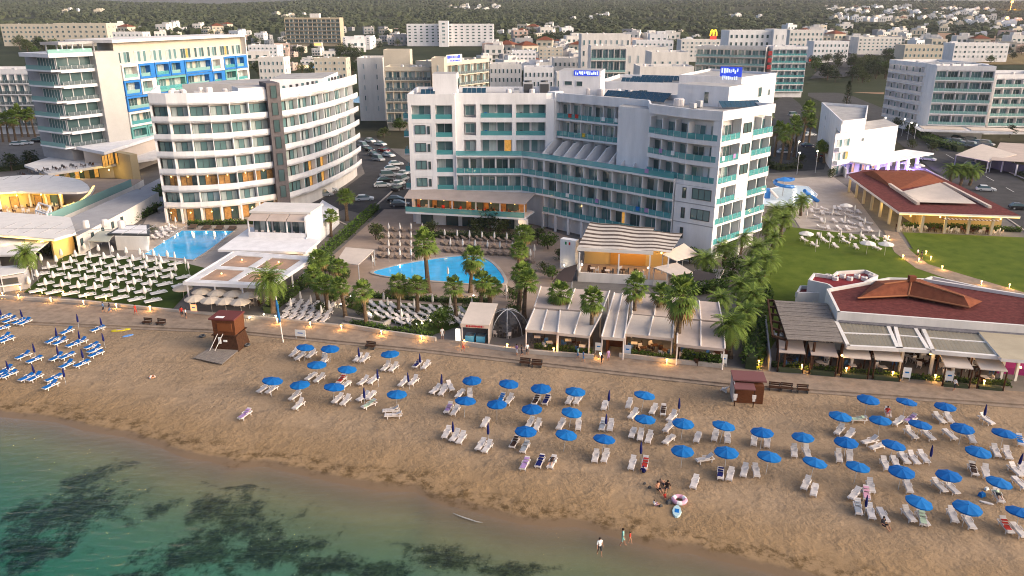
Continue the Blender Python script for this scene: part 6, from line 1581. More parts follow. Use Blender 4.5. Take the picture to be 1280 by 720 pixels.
FP = [('f0', lambda: fan_palm(5.2, 3)), ('f1', lambda: fan_palm(5.2, 8, 2.05, 56, skirt=.78)), ('f2', lambda: fan_palm(5.2, 15, 1.8, 42)), ('f3', lambda: fan_palm(5.2, 22, 1.95, 38))]
DP = [('d0', lambda: feather_palm(3.6, 31)), ('d1', lambda: feather_palm(3.6, 35, 2.7, 38)), ('d2', lambda: feather_palm(3.6, 39, 3.2, 48))]
for i, (px, py, h, k) in enumerate(PALMS):
    key, mk = (FP if k == 'f' else DP)[i * 7 % (4 if k == 'f' else 3)]
    x, y = at(px, py); s = VR.uniform(.86, 1.16)
    sz = h / (5.2 if k == 'f' else 5.0)
    o = place(key, mk, (x, y, .02), VR.uniform(0, 6.28), (s * (.90 + .13 * sz), s * (.90 + .13 * sz), sz) if k == 'f' else (s, s, sz))
    o.rotation_euler.x = VR.uniform(-.07, .07); o.rotation_euler.y = VR.uniform(-.07, .07)
    auto(o, 'palm', 'green fan palm' if k == 'f' else 'bushy arching palm', 'palms around the beach hotels')

# hedges and shrubs
hedge('low flower hedge along the garden wall by the promenade', [(440, 406), (480, 413), (540, 422)], 1.0, .7, 700, HEDGEM, seed=31, leaf=.26)
hedge('low hedge between the lagoon pool and the palm garden', [(455, 372), (500, 374), (560, 378), (612, 378)], 1.2, .8, 900, HEDGEM, seed=32, leaf=.28)
hedge('tall green hedge strip between car park and lagoon pool terrace', [(392, 330), (415, 312), (440, 290), (470, 262)], 2.0, 1.6, 1500, seed=3)
hedge('clipped hedge running from the white store down to the lawn loungers', [(60, 318), (110, 300), (150, 285), (200, 262)], 2.2, 1.9, 1700, seed=4)
hedge('tall narrow hedge between the palm path and the right lawn', [(938, 462), (942, 440), (946, 405), (955, 370)], 2.2, 2.2, 2200, LEAFB, seed=5)
hedge('low green hedge behind the taupe canvas roofs', [(838, 372), (870, 368), (908, 362)], 1.6, 1.8, 900, seed=6)
hedge('bushes along the lower side of the large white pergola', [(335, 392), (362, 372), (395, 345), (412, 325)], 1.8, 1.4, 1300, LEAFB, seed=7)
hedge('dark shrubs at the foot of the right hotel corner', [(850, 318), (880, 322), (905, 316), (935, 300)], 2.6, 2.2, 1400, LEAFC, seed=8)
hedge('row of low bushes in front of the hotel restaurant terrace', [(535, 296), (560, 297), (640, 300), (668, 298)], 2.0, 1.3, 700, LEAFA, seed=9)
hedge('hedge along the road behind the white splash pool', [(952, 205), (975, 213), (1000, 210)], 3, 1.6, 900, LEAFA, seed=10)
hedge('planted strip with lamps along the curved hotel terrace', [(235, 282), (280, 281), (320, 280), (345, 275)], 1.2, 1.0, 800, HEDGEM, seed=11)
hedge('flowering bush row at the left end of the curved hotel', [(178, 258), (196, 250), (206, 240)], 2.2, 2.4, 700, HEDGEM, seed=12)
hedge('dark hedge by the car park at the far left', [(-10, 215), (25, 212), (45, 204)], 3.5, 2, 700, LEAFC, seed=13)
hedge('low hedge along the right hand road', [(1225, 200), (1262, 214), (1300, 228)], 1.8, 1.2, 900, LEAFA, seed=14)
hedge('hedge on the terrace of the large white hotel, upper right', [(1130, 158), (1165, 180), (1200, 190)], 4, 2.6, 1300, LEAFB, seed=15, leaf=.5)
hedge('low bushes along the front of the maroon restaurant', [(1128, 284), (1200, 286), (1275, 290)], 1.2, .9, 1200, HEDGEM, seed=16)
hedge('low planting before the awnings of the red roofed restaurant', [(965, 458), (1060, 466), (1150, 474), (1262, 482)], .8, .6, 1600, LEAFB, seed=17, leaf=.24)
hedge('planting at the foot of the canvas restaurant roofs', [(668, 436), (700, 439), (740, 443)], .7, .7, 600, LEAFB, seed=18, leaf=.24)
hedge('plants between the tables of the brightest dining terrace', [(785, 444), (810, 448), (842, 452)], .7, .8, 500, HEDGEM, seed=19, leaf=.24)
hedge('leafy plants under the large taupe canvas roof', [(852, 450), (880, 455), (902, 457)], 1.6, 1.2, 900, LEAFB, seed=20, leaf=.3)
TR = [('ta', lambda: broad_tree(5.5, 2.6, 3, LEAFA)), ('tb', lambda: broad_tree(5.0, 2.5, 5, LEAFC, 1000)), ('tc', lambda: broad_tree(4.2, 2.4, 7, LEAFB)), ('td', lambda: cypress(9, 1.9, 9, LEAFC)), ('te', lambda: broad_tree(3.2, 2.2, 17, LEAFA, 800, .36))]
def tree(kind, x, y, z, s, desc, group, sz=None):
    key, mk = TR[kind]; o = place(key, mk, (x, y, z), VR.uniform(0, 6.28), (s, s, sz or s)); auto(o, 'tree', desc, group); return o
NEAR = [(470, 300, 4, .95), (612, 292, 1, .9), (628, 294, 4, .9), (538, 294, 4, .8), (596, 292, 4, .85), (685, 312, 2, .75), (700, 325, 4, .6), (548, 410, 2, .62), (556, 404, 2, .55), (440, 385, 2, .5), (455, 396, 4, .5), (418, 380, 2, .55), (400, 392, 4, .5), (395, 366, 2, .6), (520, 412, 4, .4), (470, 404, 4, .35), (590, 392, 2, .5), (605, 402, 2, .45), (430, 352, 2, .5), (412, 345, 4, .6), (640, 398, 2, .5), (560, 384, 4, .45), (510, 372, 4, .4), (485, 372, 4, .4), (645, 380, 2, .5), (690, 350, 2, .55), (680, 340, 4, .5), (884, 352, 2, .55), (910, 356, 2, .6), (895, 322, 4, .7), (875, 326, 2, .6), (190, 292, 4, .5), (664, 352, 4, .55), (672, 305, 4, .9), (862, 330, 2, .7), (900, 312, 2, .8), (915, 345, 2, .8), (890, 368, 2, .55), (930, 296, 1, .8), (300, 345, 4, .4), (180, 350, 4, .35), (640, 372, 4, .5),
        (956, 210, 1, .8), (1000, 205, 4, .8), (1040, 222, 4, .7), (985, 190, 1, .8), (1058, 131, 3, 1.25), (1140, 185, 4, .8), (1165, 190, 4, .9), (1120, 165, 0, .9), (1140, 170, 0, .8), (1278, 150, 1, 1.5), (1262, 172, 1, .8), (500, 164, 2, 1.1), (480, 172, 4, 1.0), (512, 158, 2, 1.0), (40, 210, 1, .9), (15, 214, 1, .9), (205, 250, 2, .45), (395, 345, 4, .5), (60, 320, 4, .5)]
for px, py, k, s in NEAR:
    x, y = at(px, py); tree(k, x, y, 0, s, ['olive green tree', 'dark rounded tree', 'bright green bushy tree', 'tall dark cypress', 'low spreading bush'][k], 'garden trees and bushes')
# ================================================================== THINGS ON THE BEACH
OR = random.Random(99)
HEADROT = -atan2(.32, .95)
def lounger(fm, sm, legs=True, back=.62, w=.62, L=1.95, h=.34):
    """frame rails, seat, raised back, legs; head towards +y"""
    def make():
        t = thing('sun_lounger', (0, 0, 0)); mb = MB()
        for s in (-1, 1): mb.box((s * (w / 2 - .03), 0, h), (.06, L, .09), fm)
        mb.box((0, -L / 2 + .03, h), (w - .12, .06, .09), fm); mb.box((0, L / 2 - .03, h), (w - .12, .06, .09), fm)
        for s in (-1, 1): mb.box((s * (w / 2 - .02), .12, h + .2), (.05, .5, .05), fm); mb.box((s * (w / 2 - .02), -.1, h + .11), (.05, .05, .18), fm)
        part(mb, 'frame', t)
        mb = MB(); y1 = .28; n = 7; y0 = -L / 2 + .08
        for k in range(n): a = lerp(y0, y1, k / n); b_ = lerp(y0, y1, (k + .86) / n); mb.box((0, (a + b_) / 2, h + .075), (w - .1, b_ - a, .05), sm)
        part(mb, 'seat', t)
        mb = MB(); ang = back; bl = .72; n = 4
        for k in range(n):
            q0, q1 = bl * k / n, bl * (k + .88) / n
            c = [(s * (w / 2 - .05), y1 + q * cos(ang), h + .07 + q * sin(ang)) for q in (q0, q1) for s in (-1, 1)]; c = [c[0], c[1], c[3], c[2]]
            mb.hexa([(p[0], p[1], p[2]) for p in c], [(p[0], p[1] - .05 * sin(ang), p[2] + .05 * cos(ang)) for p in c], sm)
        mb.tube((w * .35, y1 + bl * .7 * cos(ang), h + .4 * sin(ang)), (w * .35, L / 2 - .1, h), .02, .02, fm, 4); mb.tube((-w * .35, y1 + bl * .7 * cos(ang), h + .4 * sin(ang)), (-w * .35, L / 2 - .1, h), .02, .02, fm, 4)
        part(mb, 'backrest', t)
        if legs:
            for sx in (-1, 1):
                for sy in (-.62, .66): mb = MB(); mb.box((sx * (w / 2 - .05), sy, h / 2 - .04), (.07, .09, h - .02), fm); part(mb, 'leg', t)
        return t
    return make
def parasol_open(m, R=1.0, h=2.15, n=8, rise=.24, pole=METAL, name='parasol'):
    def make():
        t = thing(name, (0, 0, 0)); mb = MB(); mb.tube((0, 0, -.1), (0, 0, h + .08), .025, .02, pole, 8); part(mb, 'pole', t)
        mb = MB(); k2 = 4; i0 = 0
        for a in range(n):
            for b_ in range(k2):
                def pt(k, q):
                    az = 2 * pi * k / n; r = R * q; z = h - rise * q ** 1.6 
                    return (r * cos(az), r * sin(az), z)
                for half in (0, 1):
                    q0, q1 = b_ / k2, (b_ + 1) / k2; k0, k1 = a + half * .5, a + .5 + half * .5
                    def pp(k, q):
                        x, y, z = pt(k, q); f = abs((k % 1) - .5); dip = .045 * (1 - 2 * f) * q
                        return (x * (1 - .04 * (1 - 2 * f)), y * (1 - .04 * (1 - 2 * f)), z - dip)
                    if b_ == 0: mb.face([pp(k0, 0), pp(k0, q1), pp(k1, q1)], m)
                    else: mb.face([pp(k0, q0), pp(k0, q1), pp(k1, q1), pp(k1, q0)], m)
            x0, y0, z0 = (R * cos(2 * pi * a / n), R * sin(2 * pi * a / n), h - rise); x1, y1, z1 = (R * .96 * cos(2 * pi * (a + .5) / n), R * .96 * sin(2 * pi * (a + .5) / n), h - rise - .045); x2, y2, z2 = (R * cos(2 * pi * (a + 1) / n), R * sin(2 * pi * (a + 1) / n), h - rise)
            mb.face([(x0, y0, z0), (x0, y0, z0 - .12), (x1, y1, z1 - .12), (x1, y1, z1)], m); mb.face([(x1, y1, z1), (x1, y1, z1 - .12), (x2, y2, z2 - .12), (x2, y2, z2)], m)
        mb.blob((0, 0, h + .06), .05, m, 6, 4); part(mb, 'canopy', t)
        mb = MB()
        for a in range(n): az = 2 * pi * a / n; mb.tube((0, 0, h - .55), (R * .55 * cos(az), R * .55 * sin(az), h - .17), .01, .01, pole, 4)
        part(mb, 'ribs', t); return t
    return make
def parasol_shut(m, h=2.2, r=.14, pole=METAL, name='parasol'):
    def make():
        t = thing(name, (0, 0, 0)); mb = MB(); mb.tube((0, 0, -.1), (0, 0, h), .025, .02, pole, 8); part(mb, 'pole', t)
        mb = MB(); mb.lathe([(.02, h + .03), (r * .35, h - .05), (r * .8, h - .5), (r, h - .95), (r * .75, h - 1.2), (.03, h - 1.15)], m, 8)
        part(mb, 'canopy', t); return t
    return make
WHL = [('wl0', lounger(PLAST, PLASTD)), ('wl1', lounger(PLAST, PLASTD, back=.42)), ('wl2', lounger(PLAST, PLASTD, back=.8)), ('wl3', lounger(PLAST, PLASTD, back=.08))]
OPEN_PX = [(379, 433), (411, 435), (395, 456), (337, 476), (375, 480), (432, 461), (415, 484), (488, 442), (495, 492), (590, 474), (580, 501), (634, 479), (621, 504), (676, 485), (665, 510), (656, 538), (718, 489), (712, 514), (705, 542), (753, 548), (803, 494), (805, 523), (853, 528), (853, 562),
 (902, 532), (953, 540), (908, 565), (960, 570), (1004, 545), (1016, 577), (1084, 499), (1132, 501), (1182, 507), (1049, 520), (1101, 524), (1149, 530), (1058, 552), (1115, 555), (1203, 534), (1255, 541), (1071, 582), (1127, 589), (1222, 564), (1187, 593), (1247, 601), (1145, 626), (1208, 634), (1275, 640)]
for (px, py) in OPEN_PX:
    x, y = at(px, py, 2.0); o = place('po' if OR.random() < .6 else 'po2', parasol_open(BLUEC, 1.13) if 'po' not in FIRST else parasol_open(BLUEC2, 1.13), (x, y, 0), OR.uniform(0, .8), OR.uniform(.97, 1.06))
    o.rotation_euler = (OR.uniform(-.05, .03), .08 + OR.uniform(-.10, .10), OR.uniform(0, .8))
    auto(o, 'parasol', 'open bright blue parasol', 'open blue parasols on the beach')
SHUT_PX = [(449, 440), (525, 447), (472, 467), (511, 470), (455, 491), (551, 474), (566, 532), (610, 536), (761, 495), (758, 522), (850, 504), (802, 560), (1232, 513), (1165, 563), (1275, 572), (1084, 624),
 (27, 390), (96, 397), (126, 400), (129, 420), (69, 415), (98, 417), (42, 434), (71, 437), (103, 441), (9, 455), (42, 459), (79, 464), (0, 388)]
for (px, py) in SHUT_PX:
    x, y = at(px, py, 1.7); o = place('ps', parasol_shut(NAVY), (x, y, 0), 0, OR.uniform(.95, 1.08))
    o.rotation_euler = (OR.uniform(-.05, .05), OR.uniform(-.06, .06), 0); auto(o, 'parasol', 'folded navy blue parasol', 'folded parasols on the beach')
_a = lambda L, ox, oy, s: [(ox + p[0] / s, oy + p[1] / s) + tuple(p[2:]) for p in L]
WL = _a([(222, 135), (246, 148), (292, 140), (345, 152, .5), (341, 170), (290, 230), (325, 238), (95, 280), (130, 283), (225, 310), (240, 347), (415, 243), (430, 265), (400, 322), (432, 330), (483, 155), (510, 158), (597, 192), (628, 195), (725, 180), (760, 185), (505, 250, -.2), (545, 245), (668, 255), (710, 250), (505, 315, -.3), (535, 308), (528, 345, -.3), (618, 368, -1.0), (627, 388, -1.1), (800, 285, -.2), (830, 290), (860, 272, .6), (900, 300), (940, 303, .4), (853, 362), (880, 370), (845, 462), (880, 475), (905, 484), (1003, 418), (985, 510), (1012, 520)], 300, 400, 3.272)
WL += _a([(153, 190), (185, 195), (432, 195), (465, 195), (575, 218), (675, 212), (692, 255, -.2), (775, 235, -.1), (815, 240, .1), (850, 265, -.2), (835, 308, -.3), (838, 357, -.3), (270, 290), (300, 300), (396, 297), (468, 298, .15), (567, 300), (599, 302, .05), (690, 330), (722, 340), (757, 350), (538, 427), (578, 427), (688, 457), (740, 457), (955, 348), (1027, 342), (985, 437, -1.0), (943, 533)], 580, 440, 3.272)
WL += _a([(142, 222), (238, 232), (285, 238), (117, 350), (152, 355), (203, 342), (245, 342, .15), (382, 272), (428, 275, .1), (425, 388, -.2), (455, 410, -.2), (612, 155, -1.3), (545, 195, -.4), (582, 210, -.3), (543, 290), (582, 288), (655, 233, -.9), (683, 252, -.9), (757, 163, -.5), (800, 155, -.7), (905, 152, .3), (938, 150, .2), (803, 207, .4), (865, 212, .4), (943, 210, .4), (1020, 223), (1075, 157, .5), (1195, 232), (1108, 272), (1150, 280), (710, 318, .2), (745, 308, .2), (778, 295, .35), (812, 297, .35), (848, 292, .35), (1027, 337), (1072, 347), (1180, 340, .4), (1195, 385, .4), (905, 395, .4), (948, 402, .4), (600, 425, -.4), (658, 398, .1), (612, 475), (657, 490, .1), (702, 500, .3), (793, 398, 0), (795, 500, .3), (845, 513, .3), (953, 502, .1), (1012, 525, .2), (1145, 540, .2), (1190, 555, .3), (1205, 335)], 860, 470, 2.881)
for i, q in enumerate(WL):
    x, y = at(q[0], q[1], .35); key, mk = WHL[[0, 1, 0, 2, 0, 3, 1][i % 7]]
    o = place(key, mk, (x, y, 0), HEADROT + OR.uniform(-.09, .09) + (q[2] if len(q) > 2 else 0))
    auto(o, 'sun lounger', 'empty white sun lounger' if key != 'wl3' else 'flat white sun lounger', 'white sun loungers on the beach')
def towel_on(px, py, m, desc, rot=0, L=1.6, w=.5, z=.43, name='towel'):
    x, y = at(px, py, .4); mb = MB()
    for k in range(5): mb.box((OR.uniform(-.02, .02), -L / 2 + (k + .5) * L / 5, .02 + (.0 if k < 3 else .12 * (k - 2))), (w, L / 5 + .02, .03), m)
    o = mb.build(name); o.location = (x, y, z); o.rotation_euler = (0, 0, HEADROT + rot); tag(o, desc, 'towel'); return o
for i, q in enumerate(WL):      # towels left on some of the beds
    if i % 8 == 3:
        m_, cn = [(GREYT, 'grey'), (SHIRTR, 'red'), (NAVY, 'navy'), (GREENT, 'pale green'), (LILAC, 'lilac'), (BLUESEAT, 'blue'), (BROWNT, 'dark brown')][i // 8 % 7]
        o = towel_on(q[0], q[1], m_, '', (q[2] if len(q) > 2 else 0), 1.0 + .5 * OR.random()); auto(o, 'towel', cn + ' towel left on a white lounger', 'towels on the loungers')
BL_ = _a([(20, 130), (45, 145), (85, 150), (112, 153), (10, 180), (18, 222), (30, 232), (300, 195), (235, 235), (270, 242), (330, 252), (360, 242), (412, 260), (425, 278), (432, 296), (105, 305), (155, 322), (255, 312), (302, 305), (300, 345), (368, 340), (25, 370), (40, 388), (5, 398), (120, 402), (157, 402), (242, 405), (228, 438), (440, 183)], 0, 360, 3.6)
for i, q in enumerate(BL_):
    x, y = at(q[0], q[1], .35); o = place('bl%d' % (i % 2), lounger(PLAST, BLUESEAT, back=.6 if i % 2 else .25, L=2.05, w=.7), (x, y, 0), HEADROT - .12 + OR.uniform(-.12, .12))
    auto(o, 'sun lounger', 'white framed lounger with blue mattress', 'blue sun loungers on the beach')
# loungers in use: the towel, bag or person on them is a thing of its own
for (px, py, m, d) in [(306, 518, LILAC, 'lilac towel lying on the lone lounger near the water, left'), (656, 580, LILAC, 'lilac towel on the leftmost of the three loungers nearest the water'), (675, 577, NAVY, 'navy towel on the middle one of the three loungers nearest the water'), (656, 559, GREYT, 'grey blue towel on a lounger above the three towel-covered ones'), (643, 553, BROWNT, 'dark brown towel on the lounger below an open parasol'), (670, 500, BROWNT, 'dark towel on the left lounger below an open parasol, centre'), (683, 500, NAVY, 'dark blue towel on the right lounger below an open parasol, centre'), (1153, 648, GREENT, 'pale green towel on a lounger near the water, right'), (1083, 617, PINK, 'pale pink towel by the folded parasol, lower right')]:
    x, y = at(px, py, .35); o = place('wl1', WHL[1][1], (x, y, 0), HEADROT); auto(o, 'sun lounger', 'white sun lounger spread with a towel', 'white sun loungers on the beach'); towel_on(px, py, m, d)

# ------------------------------------------------------------------ people
def person(label, px, py, pose='stand', rot=0.0, top=SHIRTW, low=SHORTD, hair=HAIR, h=1.0, z=0.0, skin=SKIN, on=None):
    x, y = at(px, py, z)
    V = {}; E = []
    if pose in ('stand', 'walk'):
        w = .22 if pose == 'walk' else .04
        V = dict(pel=(0, 0, .95, .13), spi=(0, 0, 1.15, .12), che=(0, 0, 1.36, .14), nec=(0, 0, 1.50, .055), hea=(0, -.01, 1.60, .09), cro=(0, 0, 1.70, .075),
                 hl=(.10, 0, .88, .09), kl=(.11, -w * .6, .50, .06), al=(.11, w * .2 - w, .09, .042), tl=(.11, -w - .14, .03, .04), hr=(-.10, 0, .88, .09), kr=(-.11, w * .1, .50, .06), ar=(-.11, w, .09, .042), tr=(-.11, w - .14, .03, .04),
                 sl=(.19, 0, 1.41, .06), el=(.25, w * .4 + .02, 1.14, .042), wl=(.27, w * .3 - .12, .92, .032), fl=(.27, w * .2 - .18, .82, .03), sr=(-.19, 0, 1.41, .06), er=(-.25, -w * .4 + .02, 1.14, .042), wr=(-.27, -w * .6 - .08, .92, .032), fr=(-.27, -w * .7 - .12, .82, .03))
    elif pose == 'sit':
        V = dict(pel=(0, 0, .13, .13), spi=(0, .06, .33, .12), che=(0, .08, .54, .14), nec=(0, .06, .68, .055), hea=(0, .04, .78, .09), cro=(0, .04, .88, .075),
                 hl=(.1, -.06, .12, .09), kl=(.13, -.42, .34, .06), al=(.13, -.72, .06, .042), tl=(.13, -.86, .04, .04), hr=(-.1, -.06, .12, .09), kr=(-.13, -.46, .22, .06), ar=(-.13, -.85, .06, .042), tr=(-.13, -.98, .06, .04),
                 sl=(.19, .08, .58, .06), el=(.27, .1, .34, .042), wl=(.28, .0, .14, .032), fl=(.28, -.08, .06, .03), sr=(-.19, .08, .58, .06), er=(-.27, -.05, .36, .042), wr=(-.2, -.28, .32, .032), fr=(-.16, -.36, .32, .03))
    else:   # lying, head towards +y
        V = dict(pel=(0, 0, .12, .13), spi=(0, .2, .12, .12), che=(0, .42, .13, .14), nec=(0, .56, .13, .055), hea=(0, .66, .13, .09), cro=(0, .76, .12, .075),
                 hl=(.1, -.06, .11, .09), kl=(.12, -.46, .16, .06), al=(.13, -.86, .06, .042), tl=(.15, -.95, .12, .04), hr=(-.1, -.06, .11, .09), kr=(-.14, -.46, .10, .06), ar=(-.16, -.86, .06, .042), tr=(-.2, -.95, .12, .04),
                 sl=(.19, .46, .12, .06), el=(.3, .22, .08, .042), wl=(.3, -.02, .06, .032), fl=(.3, -.12, .06, .03), sr=(-.19, .46, .12, .06), er=(-.32, .26, .08, .042), wr=(-.3, .0, .06, .032), fr=(-.29, -.1, .06, .03))
    names = list(V); me = bpy.data.meshes.new('person')
    ed = [('pel', 'spi'), ('spi', 'che'), ('che', 'nec'), ('nec', 'hea'), ('hea', 'cro')]
    for s in 'lr': ed += [('pel', 'h' + s), ('h' + s, 'k' + s), ('k' + s, 'a' + s), ('a' + s, 't' + s), ('che', 's' + s), ('s' + s, 'e' + s), ('e' + s, 'w' + s), ('w' + s, 'f' + s)]
    me.from_pydata([V[n][:3] for n in names], [(names.index(a), names.index(b_)) for a, b_ in ed], [])
    o = bpy.data.objects.new('person', me); COL.objects.link(o); md = o.modifiers.new('s', 'SKIN')
    for i, n in enumerate(names): me.skin_vertices[0].data[i].radius = (V[n][3],) * 2; me.skin_vertices[0].data[i].use_root = n == 'pel'
    o.modifiers.new('d', 'SUBSURF').levels = 1
    dg = bpy.context.evaluated_depsgraph_get(); nm = bpy.data.meshes.new_from_object(o.evaluated_get(dg)); bpy.data.objects.remove(o)
    o = bpy.data.objects.new('person', nm); COL.objects.link(o)
    for m in (skin, top, low): nm.materials.append(m)
    ref = {n: Vector(V[n][:3]) for n in names}
    bones = [('pel', 'spi', 1), ('spi', 'che', 1), ('che', 'nec', 1), ('nec', 'hea', 0), ('hea', 'cro', 0)]
    for s in 'lr': bones += [('pel', 'h' + s, 2), ('h' + s, 'k' + s, 2), ('k' + s, 'a' + s, 0), ('a' + s, 't' + s, 0), ('che', 's' + s, 1), ('s' + s, 'e' + s, 1 if top is not skin else 0), ('e' + s, 'w' + s, 0), ('w' + s, 'f' + s, 0)]
    for p in nm.polygons:
        best, bm = 9, 0
        for a, b_, m in bones:
            A, B = ref[a], ref[b_]; t = max(0, min(1, (p.center - A).dot(B - A) / max(1e-6, (B - A).length_squared))); d = (p.center - A.lerp(B, t)).length
            if d < best: best, bm = d, m
        p.material_index = bm; p.use_smooth = True
    o.location = (x, y, z); o.rotation_euler = (0, 0, rot); o.scale = (h, h, h); tag(o, label, 'person')
    mb = MB(); hc = V['hea']; cc = V['cro']
    off = (0, .02, .035) if pose != 'lie' else (0, .05, .0)
    mb.blob((hc[0] + off[0], hc[1] + off[1], hc[2] + off[2]), .105, hair, 8, 6); hr = bpy.data.objects.new('hair', mb.mesh('hair', smooth=True)); COL.objects.link(hr); hr.parent = o
    return o
person('person in a white shirt walking on the wet sand by the water', 749, 694, 'walk', .3, SHIRTW, SHORTD)
person('person in a pale green wrap bending along the wet sand', 778, 682, 'walk', 1.3, SHIRTG, SHIRTG)
person('small child in red beside the person in pale green', 787, 679, 'walk', 1.0, SHIRTR, SKIN, h=.66)
person('person in a white top walking along the promenade, right', 1192, 489, 'walk', 1.6, SHIRTW, SHORTD)
person('person in blue walking with another past the lawn loungers, left one', 130, 391, 'walk', -1.5, SHIRTB, SHORTD)
person('person in dark clothes walking with another past the lawn loungers, right one', 138, 392, 'walk', -1.5, SHORTD, SHIRTB)
person('person in red on the promenade below the lawn loungers', 170, 394, 'walk', 1.4, SHIRTR, SHIRTR)
person('person in red and white beside the cream umbrellas on the promenade', 228, 397, 'walk', .3, SHIRTR, SHORTD)
person('person in white near the cream umbrellas on the promenade', 233, 399, 'stand', 2, SHIRTW, SHORTD)
person('bare-chested person on the promenade in front of the cream kiosk', 579, 440, 'walk', .6, SKIN, SHIRTR)
person('person in pale lilac in front of the canvas restaurants', 646, 445, 'stand', 2.2, LILAC, SHIRTW)
person('person in black beside the one in pale lilac', 652, 446, 'walk', 1.5, SHORTD, SHORTD)
person('person in white beside the low wall in front of the dark tables', 659, 444, 'stand', .4, SHIRTW, SHORTD)
person('person in teal strolling on the promenade right of the low wall lamp', 722, 449, 'walk', 1.5, SHIRTG, SHIRTB)
person('person in blue strolling with the one in teal', 729, 453, 'walk', 1.5, SHIRTB, SHIRTB)
person('person in black walking past the brown restaurant doorway', 752, 457, 'walk', -1.4, SHORTD, SHORTD)
person('person in mauve standing by the brown restaurant doorway', 760, 452, 'stand', .5, LILAC, LILAC)
person('person in white holding the rail of the palm garden', 553, 424, 'stand', .2, SHIRTW, SHIRTW)
person('waiter in dark clothes at the entrance of the palm path', 934, 460, 'stand', .2, SHORTD, SHORTD)
person('person walking on the lawn path in white with a companion', 1146, 322, 'walk', .4, SHIRTW, SHORTD)
person('person in dark clothes on the lawn path beside the one in white', 1151, 324, 'walk', .4, SHORTD, SHORTD)
person('person sitting in the sunbathing group, leaning on one arm', 822, 612, 'sit', .4, SKIN, SHORTD)
person('person lying in the sunbathing group on the sand', 830, 606, 'lie', .3, SKIN, SHORTD)
person('second person sitting in the sunbathing group, with dark hair', 834, 611, 'sit', -.6, BROWNT, SHORTD)
person('child in red sitting below the sunbathing group', 831, 622, 'sit', .2, SHIRTR, SHIRTR, h=.6)
person('child in white and violet sitting left of the pink swim ring', 818, 632, 'sit', 1.8, SHIRTW, LILAC, h=.7)
person('person sitting up on the rightmost of the three loungers nearest the water', 690, 576, 'lie', HEADROT, BROWNT, BROWNT, z=.42)
x_, y_ = at(690, 578, .35); o = place('wl1', WHL[1][1], (x_, y_, 0), HEADROT); auto(o, 'sun lounger', 'white sun lounger with a person on it', 'white sun loungers on the beach')
person('person in a navy hat crouching at the foot of a lounger', 804, 592, 'sit', 2.6, NAVY, SHORTD, hair=NAVY)
person('person sitting on the sand at the end of a lounger, lower right', 1104, 657, 'sit', .3, SHORTD, SHORTD)
person('person lying on a lounger beneath the parasol by the cool box', 1247, 618, 'lie', HEADROT + .1, GREENT, SHORTD, z=.42)
x_, y_ = at(1248, 620, .35); o = place('wl1', WHL[1][1], (x_, y_, 0), HEADROT + .1); auto(o, 'sun lounger', 'white sun lounger with a person on it', 'white sun loungers on the beach')
person('person in pink sitting up on a lounger behind the open parasols, right', 1109, 517, 'sit', -.3, SHIRTR, PINK, z=.4)
x_, y_ = at(1110, 516, .35); o = place('wl1', WHL[1][1], (x_, y_, 0), HEADROT); auto(o, 'sun lounger', 'white sun lounger with a person on it', 'white sun loungers on the beach')
# small things lying on the sand
def torus(name, px, py, R, r, m, label, cat, m2=None, z=0.0):
    x, y = at(px, py); mb = MB(); n, k = 18, 8
    for i in range(n):
        for j in range(k):
            def p(a, b_): A, B = 2 * pi * a / n, 2 * pi * b_ / k; return (x + (R + r * cos(B)) * cos(A), y + (R + r * cos(B)) * sin(A), r + r * sin(B) + z)
            mb.face([p(i, j), p(i + 1, j), p(i + 1, j + 1), p(i, j + 1)], m2 if (m2 and i % 6 < 2) else m)
    o = mb.build(name, org=(x, y, 0)); tag(o, label, cat); return o
torus('swim_ring', 849, 627, .55, .2, PINK, 'pink inflatable swim ring beside the sunbathing group', 'swim ring', SHIRTW)
torus('swim_ring', 190, 472, .3, .09, mat('ring_orange', (.5, .2, .1), .5), 'small orange and white ring lying alone on the sand', 'swim ring', SHIRTW)
def slab_item(name, px, py, d, m, label, cat, rot=0, m2=None):
    x, y = at(px, py); mb = MB(); n = 10; a, b_, h = d
    ring = [(a / 2 * cos(2 * pi * k / n) * (1 + .12 * cos(4 * pi * k / n)), b_ / 2 * sin(2 * pi * k / n)) for k in range(n)]
    cr, sr = cos(rot), sin(rot); R_ = [(x + p[0] * cr - p[1] * sr, y + p[0] * sr + p[1] * cr) for p in ring]
    mb.hexa([(*p, .0) for p in R_], [(x + (p[0] - x) * .94, y + (p[1] - y) * .94, h) for p in R_], m)
    if m2: mb.box((x, y, h + .01), (a * .5, b_ * .3, .02), m2, rot)
    o = mb.build(name, org=(x, y, 0)); tag(o, label, cat)
slab_item('air_mattress', 846, 640, (.75, 1.9, .14), mat('pale_blue_vinyl', (.4, .55, .58), .5), 'pale blue air mattress below the pink swim ring', 'air mattress', -.25, BLUESEAT)
slab_item('float_board', 151, 413, (2.3, .7, .14), mat('yellow_foam', (.5, .42, .03), .6), 'long yellow float board lying on the sand, left', 'float board', .35, LILAC)
slab_item('float_board', 160, 420, (1.3, .5, .12), mat('blue_foam', (.12, .25, .55), .6), 'short blue float board beside the long yellow one', 'float board', .7)
slab_item('surf_mat', 1233, 629, (1.1, .3, .1), PLAST, 'small white float lying by the cool box', 'float', -.5)
